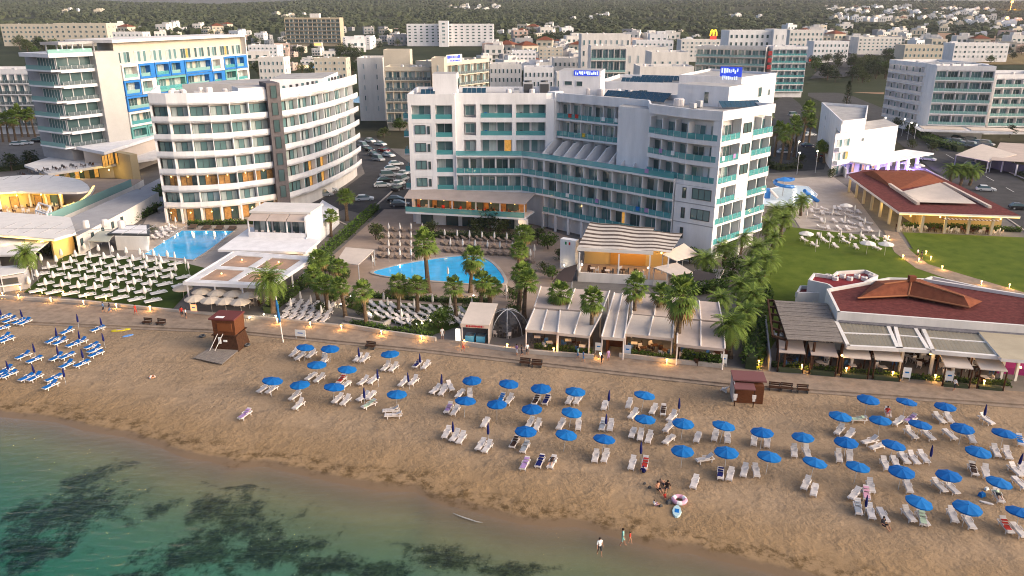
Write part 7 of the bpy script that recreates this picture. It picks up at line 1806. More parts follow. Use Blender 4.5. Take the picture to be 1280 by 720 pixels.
for (px, py, m, lb, sz) in [(806, 605, DMETAL, 'pair of dark sandals left of the sunbathing group', .25), (812, 610, DMETAL, 'small dark bag left of the sunbathing group', .3), (836, 629, DMETAL, 'black beach bag left of the pink swim ring', .5), (826, 633, DMETAL, 'dark scarf near the child in white and violet', .3), (843, 627, mat('lime_cloth', (.4, .45, .05), .8), 'small lime yellow bucket beside the pink swim ring', .3), (1227, 620, BLUESEAT, 'blue cool box beside an occupied lounger, right', .6), (1233, 612, SHIRTW, 'white bag beside the blue cool box', .4)]:
    x, y = at(px, py); mb = MB(); mb.box((x, y, sz * .3), (sz, sz * .7, sz * .6), m, .4, taper=.75); mb.tube((x - sz * .25, y, sz * .55), (x, y, sz * .85), .02, .02, m, 4); mb.tube((x, y, sz * .85), (x + sz * .25, y, sz * .55), .02, .02, m, 4)
    o = mb.build('beach_bag', org=(x, y, 0)); tag(o, lb, 'bag')

# ------------------------------------------------------------------ lifeguard tower, hut, benches, boards, pole
x, y = at(284, 437); LG = thing('lifeguard_tower', (x, y, 0), 'brown wooden lifeguard tower with flared base, maroon roof and ramp', 'lifeguard tower', rot=0)
r_ = -.12
def rb_(mb, c, d, m, taper=1.0, top=None): mb.box((x + c[0] * cos(r_) - c[1] * sin(r_), y + c[0] * sin(r_) + c[1] * cos(r_), c[2]), d, m, r_, top, taper)
mb = MB(); rb_(mb, (0, 1.2, 1.05), (3.7, 3.3, 2.1), WOODD, .82); part(mb, 'skirt', LG)
mb = MB(); rb_(mb, (0, 1.2, 3.2), (3.0, 2.7, 2.2), WOOD, 1.04); part(mb, 'cabin', LG)
mb = MB(); rb_(mb, (-.1, 1.15, 4.4), (3.5, 3.2, .2), mat('maroon_board', (.13, .04, .04), .8)); part(mb, 'roof', LG)
mb = MB(); rb_(mb, (-.55, .2, 4.52), (1.1, .6, .05), SHIRTW); part(mb, 'roof_panel', LG)
mb = MB(); rb_(mb, (0, 1.2, 2.12), (3.5, 3.2, .1), WOODD); part(mb, 'sill', LG)
mb = MB(); rb_(mb, (.2, -.32, 3.3), (2.0, .08, 1.1), mat('shutter_brown', (.17, .06, .025), .6)); part(mb, 'shutter', LG)
for a in (-.5, -1.2): mb = MB(); p0 = (x + a - .9, y - .9, 0); mb.tube(p0, (x + a + .35, y - .35, 2.4), .05, .05, PLAST, 6); part(mb, 'ladder_rail', LG)
mb = MB(); rb_(mb, (-.6, -.5, 1.5), (.35, .1, .9), SHIRTW); rb_(mb, (.15, -.48, 1.45), (.5, .1, .25), SHIRTW); part(mb, 'notice', LG)
mb = MB()
L_ = P([(242, 449), (278, 457), (298, 440), (268, 433)]); 
for k in range(9):
    u0, u1 = k / 9, (k + .92) / 9; q = [bil([(*p, 0) for p in L_], u0, 0), bil([(*p, 0) for p in L_], u1, 0), bil([(*p, 0) for p in L_], u1, 1), bil([(*p, 0) for p in L_], u0, 1)]; mb.hexa([(p[0], p[1], .12) for p in q], [(p[0], p[1], .22) for p in q], WOODG)
o = mb.build('wooden_deck', org=(*L_[0], 0)); tag(o, 'grey plank deck on the sand in front of the lifeguard tower', 'deck')
for (px, py, lb) in ((253, 421, 'black tyre lying left of the lifeguard tower'), (309, 432, 'black tyre leaning against the right side of the lifeguard tower')): torus('tyre', px, py, .33, .13, DMETAL, lb, 'tyre')
x, y = at(933, 499); HT = thing('beach_hut', (x, y, 0), 'small brown beach hut with stepped maroon roofs at the promenade', 'hut')
r_ = -.14
mb = MB(); rb_(mb, (.1, .3, 1.1), (3.1, 2.6, 2.2), WOOD); part(mb, 'cabin', HT)
mb = MB(); rb_(mb, (.1, .8, 2.55), (3.7, 2.6, .16), mat('maroon_sheet', (.17, .075, .075), .8)); part(mb, 'roof', HT)
mb = MB(); rb_(mb, (-.6, -1.2, 2.2), (2.3, 1.7, .12), mat('maroon_sheet', (.17, .075, .075), .8)); part(mb, 'porch_roof', HT)
for a in (-1.6, .45): mb = MB(); rb_(mb, (a, -1.9, 1.1), (.12, .12, 2.2), WOODD); part(mb, 'post', HT)
for a in (-1.6, .45):
    mb = MB(); rb_(mb, (a, -2.0, 1.35), (.42, .14, .42), PLAST); rb_(mb, (a, -2.0, .95), (.3, .1, .35), PLAST); part(mb, 'life_ring', HT)
mb = MB(); rb_(mb, (-1.65, .3, 1.2), (.1, 2.6, 2.3), GREYW); part(mb, 'side_board', HT)
x, y = at(905, 489); mb = MB()
for k in range(5): mb.box((x - .3 + .14 * k, y - .1 * k, .25 + .1 * k), (.6, .08, .12), PLAST, .9)
mb.box((x, y - .1, .2), (.08, .9, .4), PLAST, .4); o = mb.build('folded_chair', org=(x, y, 0)); tag(o, 'white plastic frame leaning left of the brown beach hut', 'chair')
def bench():
    t = thing('bench', (0, 0, 0)); mb = MB()
    for k in range(3): mb.box((0, -.2 + .2 * k, .45), (1.35, .16, .07), WOODD)
    part(mb, 'seat', t); mb = MB()
    for k in range(2): mb.box((0, .34, .65 + .22 * k), (1.35, .06, .16), WOODD)
    part(mb, 'backrest', t)
    for a in (-.55, .55): mb = MB(); mb.box((a, .08, .21), (.1, .6, .42), DMETAL); mb.box((a, .34, .6), (.08, .07, .6), DMETAL); part(mb, 'leg', t)
    return t
for (px, py, lb) in [(463, 436, 'single dark wooden bench above the left loungers'), (656, 457, 'left one of the two dark benches below the restaurants'), (671, 459, 'right one of the two dark benches below the restaurants'), (968, 488, 'left one of the two touching benches right of the brown hut'), (983, 489, 'right one of the two touching benches right of the brown hut'), (1003, 491, 'single dark bench further right of the brown hut'), (184, 406, 'left dark bench on the sand by the promenade, far left'), (201, 407, 'right dark bench on the sand by the promenade, far left')]:
    o = place('bench', bench, (*at(px, py), 0), -.2 + OR.uniform(-.1, .1)); tag(o, lb, 'bench', 'dark wooden benches along the promenade')
def board(label, px, py, w=.9, h=1.2, m=None, rot=-.2, name='notice_board'):
    x, y = at(px, py); t = thing(name, (x, y, 0), label, 'board'); fr_ = Fr((x - w / 2 * cos(rot), y - w / 2 * sin(rot)), (x + w / 2 * cos(rot), y + w / 2 * sin(rot)))
    mb = MB(); fr_.box(mb, 0, w, -.03, .03, .45, .45 + h, m or SHIRTW); fr_.box(mb, w * .25, w * .75, .03, .04, .45 + h * .45, .45 + h * .6, BLUESEAT); part(mb, 'panel', t)
    for a in (.06, w - .06): mb = MB(); fr_.box(mb, a - .04, a + .04, -.07, -.03, 0, .9, METAL); part(mb, 'leg', t)
board('white signboard standing on the sand right of the tall flagpole', 376, 424, 1.5, .9)
board('white A-board beside the fourth small awning on the right', 1132, 476, .9, 1.3)
board('white A-board left of the fifth small awning on the right', 1185, 480, .9, 1.3)
board('white menu board in front of the taupe canvas roof', 904, 458, .8, 1.2)
board('white menu board left of the brown restaurant doorway', 748, 442, .9, 1.1)
board('pale blue menu board right of the brown restaurant doorway', 784, 446, .9, 1.2, mat('pale_board', (.45, .5, .6), .7))
board('lit orange menu board near the cream umbrellas', 243, 392, 1.0, 1.0, mat('lit_menu', (.6, .3, .15), .6, emit=(1, .35, .15), estr=.8))
x, y = at(354, 428); FPo = thing('flagpole', (x, y, 0), 'tall white flagpole with a blue flag wrapped round it, left', 'flagpole')
mb = MB(); mb.tube((x, y, 0), (x - .35, y, 6.6), .09, .06, PLAST, 8); part(mb, 'pole', FPo)
mb = MB(); mb.path([(x - .15, y - .02, 3.0), (x - .22, y - .06, 3.8), (x - .26, y + .02, 4.5), (x - .3, y - .04, 5.4), (x - .34, y, 6.2)], [.1, .2, .14, .2, .06], mat('flag_blue', (.02, .12, .3), .8), 8); part(mb, 'flag', FPo)
# promenade lamps: bollards that throw warm pools
def bollard():
    t = thing('path_lamp', (0, 0, 0)); mb = MB(); mb.tube((0, 0, 0), (0, 0, .55), .09, .07, PLAST, 8); part(mb, 'post', t)
    mb = MB(); mb.blob((0, 0, .68), .14, BULB, 8, 6); part(mb, 'globe', t); mb = MB(); mb.lathe([(0, .88), (.17, .82), (.17, .80), (0, .80)], DMETAL, 8); part(mb, 'cap', t)
    l = lamp(t, (0, -.25, .62), 60, (1, .5, .12), .1); return t
for (px, py) in [(4, 372), (24, 374), (26, 364), (53, 368), (64, 378), (80, 370), (105, 382), (108, 373), (133, 376), (146, 386), (188, 389), (347, 405), (388, 409), (427, 413), (477, 420), (527, 426), (580, 432), (634, 437), (692, 442), (750, 448), (833, 456), (948, 458), (1002, 463), (1057, 467), (1115, 472), (1168, 476), (1229, 483), (1128, 324), (1148, 328), (1157, 319), (1163, 326), (1177, 338), (1226, 357), (1261, 361), (1110, 300)]:
    o = place('boll', bollard, (*at(px, py), .1)); auto(o, 'lamp', 'short lit path lamp', 'path lamps')
def uplight():
    t = thing('garden_spotlight', (0, 0, 0)); mb = MB(); mb.lathe([(.1, 0), (.14, .2), (0, .2)], DMETAL, 8); part(mb, 'housing', t)
    mb = MB(); mb.blob((0, 0, .27), .12, BULBW, 6, 4); part(mb, 'lens', t); lamp(t, (0, 0, .5), 26, (1, .82, .5), .1); return t
for (px, py) in [(463, 397), (438, 373), (426, 383), (537, 365), (571, 388), (576, 389), (521, 408), (528, 407), (592, 372), (1030, 388), (538, 404), (312, 400), (330, 396), (345, 398)]:
    o = place('upl', uplight, (*at(px, py), .1)); auto(o, 'lamp', 'bright garden spotlight', 'garden spotlights')

# ------------------------------------------------------------------ terraces: sunbeds, umbrellas
ROWS = [(47, 363, 20.6, 1.75, 8), (57, 354, 20.2, 1.6, 8), (52, 342, 19.2, 1.6, 10), (62, 333.6, 18.6, 1.4, 10), (87, 327, 17.8, 1.4, 8), (99, 318, 17.2, 1.6, 8)]
for j, (x0, y0, dx, dy, n) in enumerate(ROWS):
    for i in range(n):
        x, y = at(x0 + dx * i, y0 + dy * i, .5); o = place('lawnbed', lounger(SHIRTW, CANVASW, legs=False, back=.12, w=1.05, L=2.45, h=.36), (x, y, .11), -.90 + OR.uniform(-.05, .05))
        tag(o, 'white sunbed %s from left in the %s row of the lawn, counted from the promenade' % (ordw(i + 1), ordw(j + 1)), 'sunbed', 'white sunbeds on the left lawn')
        if True:
            x, y = at(x0 + dx * i - 9, y0 + dy * i - 2, .1); o = place('lawnumb', parasol_shut(CANVASW, 2.1, .32, PLAST), (x, y, .1)); 
            tag(o, 'folded white parasol by the %s sunbed from left in the %s lawn row' % (ordw(i + 1), ordw(j + 1)), 'parasol', 'folded white parasols on the left lawn')
for k, (px, py) in enumerate([(228, 358), (252, 362), (271, 364), (291, 365), (310, 367), (243, 371), (263, 373), (281, 374), (300, 375)]):
    o = place('cream', parasol_open(CREAMC, 1.5, 2.6, 8, .5, PLAST), (*at(px, py, 2.4), .02), .4)
    tag(o, 'open cream parasol %s from left in the %s row beneath the white pergola' % (ordw(k + 1 if k < 5 else k - 4), 'back' if k < 5 else 'front'), 'parasol', 'open cream parasols by the pergola')
def scatter(px_list, key, mk, rot, z, cat, desc, group, jr=.12, zz=.35):
    for (px, py) in px_list:
        o = place(key, mk, (*at(px, py, zz), z), rot + OR.uniform(-jr, jr)); auto(o, cat, desc, group)
TPL = lounger(mat('taupe_frame', (.2, .155, .125), .7), TAUPES, back=.5, w=.72, L=2.05)
tp_ = [(552 + i * 9.2 + j * 3, 296 + j * 8.5 + i * .55) for j in range(3) for i in range(12)] + [(482 + i * 10.5 - j * 1.5, 287 + j * 8.2 + i * .4) for j in range(5) for i in range(5)] + [(646 + i * 9, 322 + i * 2) for i in range(3)] + [(467, 322), (477, 319)]
scatter(tp_, 'taupe', TPL, .55, .07, 'sun lounger', 'taupe sun lounger', 'taupe loungers round the lagoon pool')
us_ = [(556 + i * 15.5 + j * 7, 296 + j * 12 + i * .9) for j in range(2) for i in range(7)] + [(486 + i * 14, 288 + j * 11) for j in range(4) for i in range(4)] + [(649, 318), (663, 322), (668, 316), (633, 368), (560, 345), (466, 330)]
scatter(us_, 'wshut', parasol_shut(CANVASW, 2.5, .2, PLAST), 0, .07, 'parasol', 'folded white parasol', 'folded white parasols round the lagoon pool', zz=1)
GWL = lounger(PLAST, PLAST, back=.5, w=.66, L=2.0)
gl_ = [(466 + i * 12.5 - j * 2, 381 + j * 7 + i * .9) for j in range(3) for i in range(10)] + [(500, 403), (512, 404), (583, 398), (590, 392)]
scatter(gl_, 'gwhite', GWL, .7, .11, 'sun lounger', 'white lounger in the palm garden', 'white loungers in the palm garden', .3)
scatter([(455, 388), (480, 378), (485, 384), (500, 380), (518, 386), (502, 399), (541, 380), (553, 395), (563, 384), (590, 385), (523, 376)], 'wshut', parasol_shut(CANVASW), 0, .11, 'parasol', 'folded white parasol in the palm garden', 'folded parasols in the palm garden', zz=1)
dl_ = [(356 + i * 10 + j * 4, 395 - j * 8 + i * .9) for j in range(3) for i in range(6)] + [(352 + i * 13, 372 - i * 13) for i in range(4)]
scatter(dl_, 'gwhite', GWL, -.35, .06, 'sun lounger', 'white lounger between flagpole and bushes', 'white loungers by the pergola', .1)
scatter([(364, 385), (389, 381), (402, 394), (376, 376), (412, 388), (427, 360)], 'wshut', parasol_shut(CANVASW), 0, .06, 'parasol', 'folded white parasol between flagpole and bushes', 'folded parasols by the pergola', zz=1)
scatter([(193 + i * 7 + j * 5, 297 - j * 5 - i * 1.5) for j in range(3) for i in range(3)], 'gwhite', GWL, .9, .06, 'sun lounger', 'white lounger left of the rectangular pool', 'white loungers by the rectangular pool', .1)
DKL = lounger(DMETAL, mat('brown_cushion', (.12, .08, .06), .8), back=.4, w=1.6, L=2.0)
scatter([(241, 284), (258, 285), (274, 285.5), (290, 286)], 'dklounge', DKL, .05, .06, 'daybed', 'dark brown daybed behind the rectangular pool', 'daybeds by the rectangular pool', .05)
scatter([(204, 292), (212, 286), (220, 280), (196, 331), (219, 325), (232, 332), (236, 338), (200, 328), (180, 325)], 'wshut', parasol_shut(CANVASW), 0, .06, 'parasol', 'folded white parasol round the rectangular pool', 'folded parasols by the rectangular pool', zz=1)
rt_ = [(1012 + i * 11 + j * 4 - (3 - j) * 1 + OR.uniform(-4, 4), 258 + j * 8 + i * 1.1 + OR.uniform(-2.5, 2.5)) for j in range(4) for i in range(7)]
scatter([(1020, 262), (1040, 270), (1055, 279), (1068, 265), (1030, 281), (1080, 281), (1008, 272)], 'wshut', parasol_shut(CANVASW), 0, .07, 'parasol', 'folded terrace parasol', 'folded parasols on the splash pool terrace', zz=1)
scatter(rt_, 'gwhite', GWL, .5, .07, 'sun lounger', 'pale terrace lounger', 'loungers on the splash pool terrace', .9)
rl_ = [(1005 + i * 13, 300 + (i % 2) * 6 + i * .6) for i in range(9)] + [(1010 + i * 14, 294 + i * .7) for i in range(8)]
scatter(rl_, 'gwhite', GWL, .2, .1, 'sun lounger', 'white lawn lounger', 'loungers on the right lawn', .3)
scatter([(1025, 300), (1037, 305), (1050, 298), (1062, 303), (1075, 298), (1098, 298), (1020, 309)], 'wshut', parasol_shut(CANVASW), 0, .1, 'parasol', 'folded lawn parasol', 'folded parasols on the right lawn', zz=1)
for (px, py, lb) in [(1008, 291, 'open white parasol at the left end of the lawn loungers, right'), (1085, 303, 'open white parasol in front of the maroon restaurant, left one'), (1108, 304, 'open white parasol in front of the maroon restaurant, right one'), (1058, 256, 'open white parasol on the splash pool terrace'), (1132, 203, 'open white parasol at the violet lit terrace, left one'), (1150, 206, 'open white parasol at the violet lit terrace, right one')]:
    o = place('wopen', parasol_open(CANVASW, 1.4, 2.6, 8, .45, PLAST), (*at(px, py, 2.4), .1)); tag(o, lb, 'parasol', 'open white parasols')
def table_set():
    t = thing('garden_table', (0, 0, 0)); mb = MB(); mb.lathe([(0, .74), (.5, .74), (.5, .70), (.06, .68), (.05, .05), (.3, .03), (.3, 0), (0, 0)], PLAST, 10); part(mb, 'table_top', t); return t
def chair():
    t = thing('garden_chair', (0, 0, 0)); mb = MB(); mb.box((0, 0, .43), (.48, .48, .06), PLAST); part(mb, 'seat', t); mb = MB(); mb.box((0, .23, .7), (.46, .05, .5), PLAST); part(mb, 'backrest', t)
    for a in (-.2, .2):
        for b_ in (-.2, .2): mb = MB(); mb.box((a, b_, .2), (.05, .05, .4), PLAST); part(mb, 'leg', t)
    return t
for i, (px, py) in enumerate([(623, 419), (633, 421), (638, 417), (628, 414)]):
    x, y = at(px, py); o = place('gtab', table_set, (x, y, .1)); auto(o, 'table', 'round white garden table', 'white tables by the dome tent')
    for k in range(3): a = k * 2.1 + i; o = place('gch', chair, (x + .75 * cos(a), y + .75 * sin(a), .1), a - pi / 2); auto(o, 'chair', 'white garden chair', 'white chairs by the dome tent')

# ------------------------------------------------------------------ cars
def car(colm, van=False):
    def make():
        t = thing('parked_car', (0, 0, 0)); L, W, H_ = (4.3, 1.78, 1.46) if not van else (4.7, 1.85, 1.85); mb = MB()
        prof = [(-L / 2, .28), (-L / 2, .72), (-L / 2 + .25, .86), (L / 2 - .95, .90), (L / 2 - .12, .70), (L / 2, .55), (L / 2, .28)]
        lo = [(x_, -W / 2, z_) for x_, z_ in prof]; hi = [(x_, W / 2, z_) for x_, z_ in prof]; mb.hexa(lo, hi, colm)
        c0 = [(-L / 2 + .2, .87), (L / 2 - 1.0, .9)]; c1 = [(-L / 2 + (.75 if not van else .3), H_), (L / 2 - (2.0 if not van else 1.7), H_)]
        mb.hexa([(c1[0][0] - .02, -W / 2 + .2, H_ - .06), (c1[1][0] + .04, -W / 2 + .2, H_ - .06), (c1[1][0] + .04, W / 2 - .2, H_ - .06), (c1[0][0] - .02, W / 2 - .2, H_ - .06)], [(c1[0][0] + .1, -W / 2 + .28, H_), (c1[1][0] - .1, -W / 2 + .28, H_), (c1[1][0] - .1, W / 2 - .28, H_), (c1[0][0] + .1, W / 2 - .28, H_)], colm)
        part(mb, 'body', t); mb = MB()
        mb.hexa([(c0[0][0], -W / 2 + .06, .87), (c0[1][0], -W / 2 + .06, .90), (c0[1][0], W / 2 - .06, .90), (c0[0][0], W / 2 - .06, .87)], [(c1[0][0], -W / 2 + .2, H_ - .06), (c1[1][0], -W / 2 + .2, H_ - .06), (c1[1][0], W / 2 - .2, H_ - .06), (c1[0][0], W / 2 - .2, H_ - .06)], GLASS)
        part(mb, 'windows', t)
        for sx in (-1.3, 1.3):
            for sy in (-1, 1): mb = MB(); mb.tube((sx, sy * (W / 2 - .2), .32), (sx, sy * (W / 2 + .01), .32), .32, .32, DMETAL, 12); mb.tube((sx, sy * (W / 2 + .01), .32), (sx, sy * (W / 2 + .02), .32), .18, .18, METAL, 8); part(mb, 'wheel', t)
        for sy in (-1, 1): mb = MB(); mb.box((L / 2 - .06, sy * .6, .62), (.2, .35, .14), PLAST); part(mb, 'headlight', t)
        return t
    return make
CARS = [('cw', 'white', mat('car_white', (.62, .62, .63), .25)), ('cs', 'silver', mat('car_silver', (.30, .31, .33), .3)), ('cb', 'black', mat('car_black', (.02, .02, .024), .2)), ('cr', 'dark red', mat('car_red', (.16, .015, .02), .25)), ('cn', 'navy', mat('car_navy', (.015, .025, .07), .25)), ('cg', 'grey', mat('car_grey', (.12, .12, .13), .3))]
CP = [(383, 248, 0, .5), (398, 243, 0, .5), (412, 240, 0, .5), (404, 246, 1, .5), (456, 251, 0, .2), (478, 234, 0, .3), (486, 221, 1, .3), (490, 213, 0, .3), (482, 228, 2, .3), (495, 207, 0, .4), (498, 232, 0, 1.2), (503, 226, 1, 1.2), (498, 238, 2, 1.2), (505, 219, 0, 1.2), (496, 252, 2, .1), (500, 258, 5, .1), (454, 184, 1, -.8), (461, 189, 2, -.8), (467, 195, 5, -.8), (473, 201, 1, -.8), (463, 178, 0, -.8), (480, 190, 3, -.7), (486, 196, 0, -.7), (476, 182, 0, -.7),
 (22, 182, 0, .1), (33, 181, 0, .1), (48, 178, 2, .1), (56, 177, 1, .1), (980, 192, 0, .1), (984, 167, 0, .2), (1010, 184, 4, .1), (1029, 197, 3, .1), (996, 150, 2, .3), (992, 145, 1, .3), (1012, 170, 0, .2), (1232, 239, 0, -.3), (1160, 201, 0, -.7), (1274, 262, 2, -.3), (1215, 208, 5, -.5), (1250, 160, 0, .2), (1262, 158, 1, .2), (1272, 162, 0, .2)]
CP += [(1170 + i * 9, 168 + i * 2.0 + j * 6, [0, 1, 5, 2, 0, 1][(i + j * 2) % 6], -.9) for j in range(2) for i in range(8)]
CP += [(1042 + i * 6, 88 + j * 4.5 - i * .4, [0, 2, 1, 5, 0][(i + j) % 5], .4) for j in range(2) for i in range(7)]
for (px, py, k, rt) in CP:
    key, cn, m = CARS[k]; o = place(key, car(m, k == 1), (*at(px, py), .06), rt + OR.uniform(-.06, .06)); auto(o, 'car', cn + ' parked car', 'parked cars')
# bay lamps and tall street lamps that are lit
def street_lamp():
    t = thing('street_lamp', (0, 0, 0)); mb = MB(); mb.tube((0, 0, 0), (0, 0, 6), .09, .05, METAL, 8); mb.tube((0, 0, 6), (0, -.9, 6.2), .04, .04, METAL, 6); part(mb, 'post', t)
    mb = MB(); mb.blob((0, -.95, 6.15), (.28, .36, .16), BULBW, 8, 5); part(mb, 'lantern', t); lamp(t, (0, -.95, 5.7), 80, (1, .85, .6), .2); return t
for (px, py) in [(995, 202), (1019, 216), (996, 218), (1127, 170), (1134, 175), (1142, 178), (1102, 168), (1263, 165), (484, 104), (1146, 72), (1110, 62)]:
    x, y = at(px, py); o = place('slamp', street_lamp, (x, y, 0), OR.uniform(-.5, .5)); auto(o, 'lamp', 'lit street lamp', 'lit street lamps')
# ================================================================== THE TOWN BEHIND, THE HILL
TW = random.Random(4242)
def house(kind):
    """flat or tiled house: wall, roof, windows"""
    def make():
        r = random.Random(kind * 13 + 1); t = thing('house', (0, 0, 0)); w, d, h = r.uniform(9, 13), r.uniform(8, 11), r.uniform(5.4, 7.0)
        wm = [WHITE2, CREAM, WHITE, mat('pink_render', (.46, .35, .31), .85, .08, .2), WHITE2, CREAM, WHITE2, GREYW][kind]
        mb = MB(); mb.box((0, 0, h / 2 - 1), (w, d, h + 2), wm, 0, ROOFG)
        if kind % 2 == 0: mb.box((w * .2, d * .3, h + 1.0), (w * .5, d * .4, 2.2), wm, 0, ROOFG)
        mb.box((0, -d / 2 - .6, 2.9), (w * .9, 1.3, .9), wm); part(mb, 'wall', t)
        mb = MB()
        if kind == 1:
            e = .4; q = [(-w / 2 - e, -d / 2 - e, h), (w / 2 + e, -d / 2 - e, h), (w / 2 + e, d / 2 + e, h), (-w / 2 - e, d / 2 + e, h)]; a, b_ = (-w / 2 + d * .4, 0, h + 2.0), (w / 2 - d * .4, 0, h + 2.0)
            mb.face([q[0], q[1], b_, a], TILER); mb.face([q[2], q[3], a, b_], TILER); mb.face([q[1], q[2], b_], TILER); mb.face([q[3], q[0], a], TILER)
        else:
            for s in (-1, 1): mb.box((s * (w / 2 - .12), 0, h + .3), (.24, d, .6), wm); mb.box((0, s * (d / 2 - .12), h + .3), (w - .5, .24, .6), wm)
            mb.tube((w * .3, 0, h), (w * .3, 0, h + 1.4), .6, .6, PLAST, 8)
        part(mb, 'roof', t)
        for k in range(3):
            for z in (.6, 3.4):
                mb = MB(); mb.box((-w * .32 + k * w * .32, -d / 2 - (.68 if False else .02), z + .8), (1.5, .12, 1.5), GLASS); part(mb, 'window', t)
        for z in (.6, 3.6): mb = MB(); mb.box((w / 2 + .02, 0, z + .8), (.12, 1.3, 1.3), GLASS); part(mb, 'window', t)
        return t
    return make
def far_house(kind):
    def make():
        r = random.Random(kind * 7 + 5); mb = MB(); w, d, h = r.uniform(9, 16), r.uniform(8, 12), r.uniform(5, 8.5); wm = [WHITE, WHITE2, WHITE, CREAM, WHITE2][kind]
        mb.box((0, 0, h / 2 - 1.5), (w, d, h + 3), wm, 0, ROOFG if kind % 2 else wm); mb.box((w * .2, 0, h + 1.2), (w * .5, d * .6, 2.4), wm)
        for k in range(3):
            for z in (1, 4): mb.box((-w * .3 + k * w * .3, -d / 2, z + .9), (1.8, .2, 1.7), GLASS)
        if kind == 3:
            q = [(-w / 2, -d / 2, h), (w / 2, -d / 2, h), (w / 2, d / 2, h), (-w / 2, d / 2, h)]; mb.face([q[0], q[1], (0, 0, h + 3.2)], TILER); mb.face([q[1], q[2], (0, 0, h + 3.2)], TILER); mb.face([q[2], q[3], (0, 0, h + 3.2)], TILER); mb.face([q[3], q[0], (0, 0, h + 3.2)], TILER)
        o = mb.build('house'); return o
    return make
DESC = ['white flat-roofed house', 'cream house with a tiled roof', 'white stepped house', 'pinkish house', 'white villa', 'cream villa', 'pale house', 'grey flat-roofed house']
HOUSES = []; FARM = MB()
def put_house(px, py, far=False, s=1.0):
    x, y, z = atg(px, py)
    for (a, b_) in HOUSES:
        if abs(a - x) < (10 if not far else 9) and abs(b_ - y) < (11 if not far else 14): return
    HOUSES.append((x, y))
    if len(HOUSES) > 292:
        w, d, h = TW.uniform(9, 15) * s, TW.uniform(8, 12) * s, TW.uniform(5, 8) * s; wm = TW.choice((WHITE, WHITE2, WHITE2, CREAM)); a = TW.uniform(-.6, .6)
        FARM.box((x, y, z + h / 2 - 1.5), (w, d, h + 3), wm, a); FARM.box((x + w * .15, y, z + h + 1.2), (w * .5, d * .6, 2.4), wm, a)
        for q in (-.3, .0, .3): FARM.box((x + q * w * cos(a) + d * .5 * sin(a), y + q * w * sin(a) - d * .5 * cos(a), z + 3.2), (1.8, .25, 3.6), GLASS, a)
        return
    if far:
        k = TW.randrange(5); o = place('fh%d' % k, far_house(k), (x, y, z), TW.uniform(-.6, .6), s); o['_o'] = (x, y, z); auto(o, 'house', ['small white house', 'small pale house', 'small bright house', 'small cream house with a red roof', 'small whitish house'][k], 'far houses on the hillside')
    else:
        k = TW.randrange(8); o = place('h%d' % k, house(k), (x, y, z), TW.uniform(-.5, .5), s); auto(o, 'house', DESC[k], 'houses of the town')
# districts: (x0, x1, y0, y1, how many)
for (x0, x1, y0, y1, n) in [(305, 360, 44, 62, 12), (300, 450, 62, 92, 44), (420, 505, 38, 60, 26), (605, 735, 56, 92, 70), (618, 720, 34, 52, 16), (135, 300, 36, 50, 26), (780, 870, 44, 60, 18), (1000, 1130, 44, 58, 30), (1130, 1290, 46, 68, 44), (625, 725, 84, 100, 10), (980, 1060, 36, 44, 8), (655, 730, 92, 104, 6)]:
    for _ in range(n): put_house(TW.uniform(x0, x1), TW.uniform(y0, y1), s=TW.choice((.7, .85, 1.0, 1.0, 1.3, 1.6)))
for (x0, x1, y0, y1, n) in [(1030, 1240, 10, 28, 120), (1170, 1260, 30, 36, 22), (1240, 1290, 26, 44, 14), (1110, 1180, 36, 46, 14), (560, 640, 8, 16, 14), (340, 380, 20, 26, 6), (705, 760, 20, 26, 5), (880, 950, 20, 26, 5), (60, 130, 14, 20, 6)]:
    for _ in range(n): put_house(TW.uniform(x0, x1), TW.uniform(y0, y1), True, TW.uniform(.8, 1.2))
o = FARM.build('distant_houses'); o['kind'] = 'stuff'
# warm and coloured lit fronts of the high street
def lit_shop(label, px, py, w, m, s=1.0, pw=0, col=(1, .6, .2), h=4.0):
    x, y, z = atg(px, py); t = thing('lit_shop', (x, y, z), label, 'shop'); mb = MB(); mb.box((x, y, z + h / 2), (w, 6, h), WHITE2, 0, ROOFG); part(mb, 'wall', t)
    mb = MB(); mb.box((x, y - 3.05, z + h * .5), (w * .9, .12, h * .5), m); part(mb, 'lit_front', t)
    mb = MB(); mb.box((x, y - 3.9, z + h * .82), (w, 1.8, .15), CANVAS); part(mb, 'awning', t)
    if pw: lamp(t, rel(t, (x, y - 5, z + h * .6)), pw, col)
SA = mat('shop_amber', (.8, .5, .2), .6, emit=(1, .5, .12), estr=1.0); SC_ = mat('shop_cream', (.8, .7, .5), .6, emit=(1, .75, .4), estr=.8); SB_ = mat('shop_blue', (.2, .4, .8), .6, emit=(.1, .45, 1), estr=.7); SR_ = mat('shop_red', (.7, .15, .1), .6, emit=(1, .12, .06), estr=.8); SG_ = mat('shop_yellow', (.8, .7, .1), .6, emit=(1, .85, .1), estr=.8)
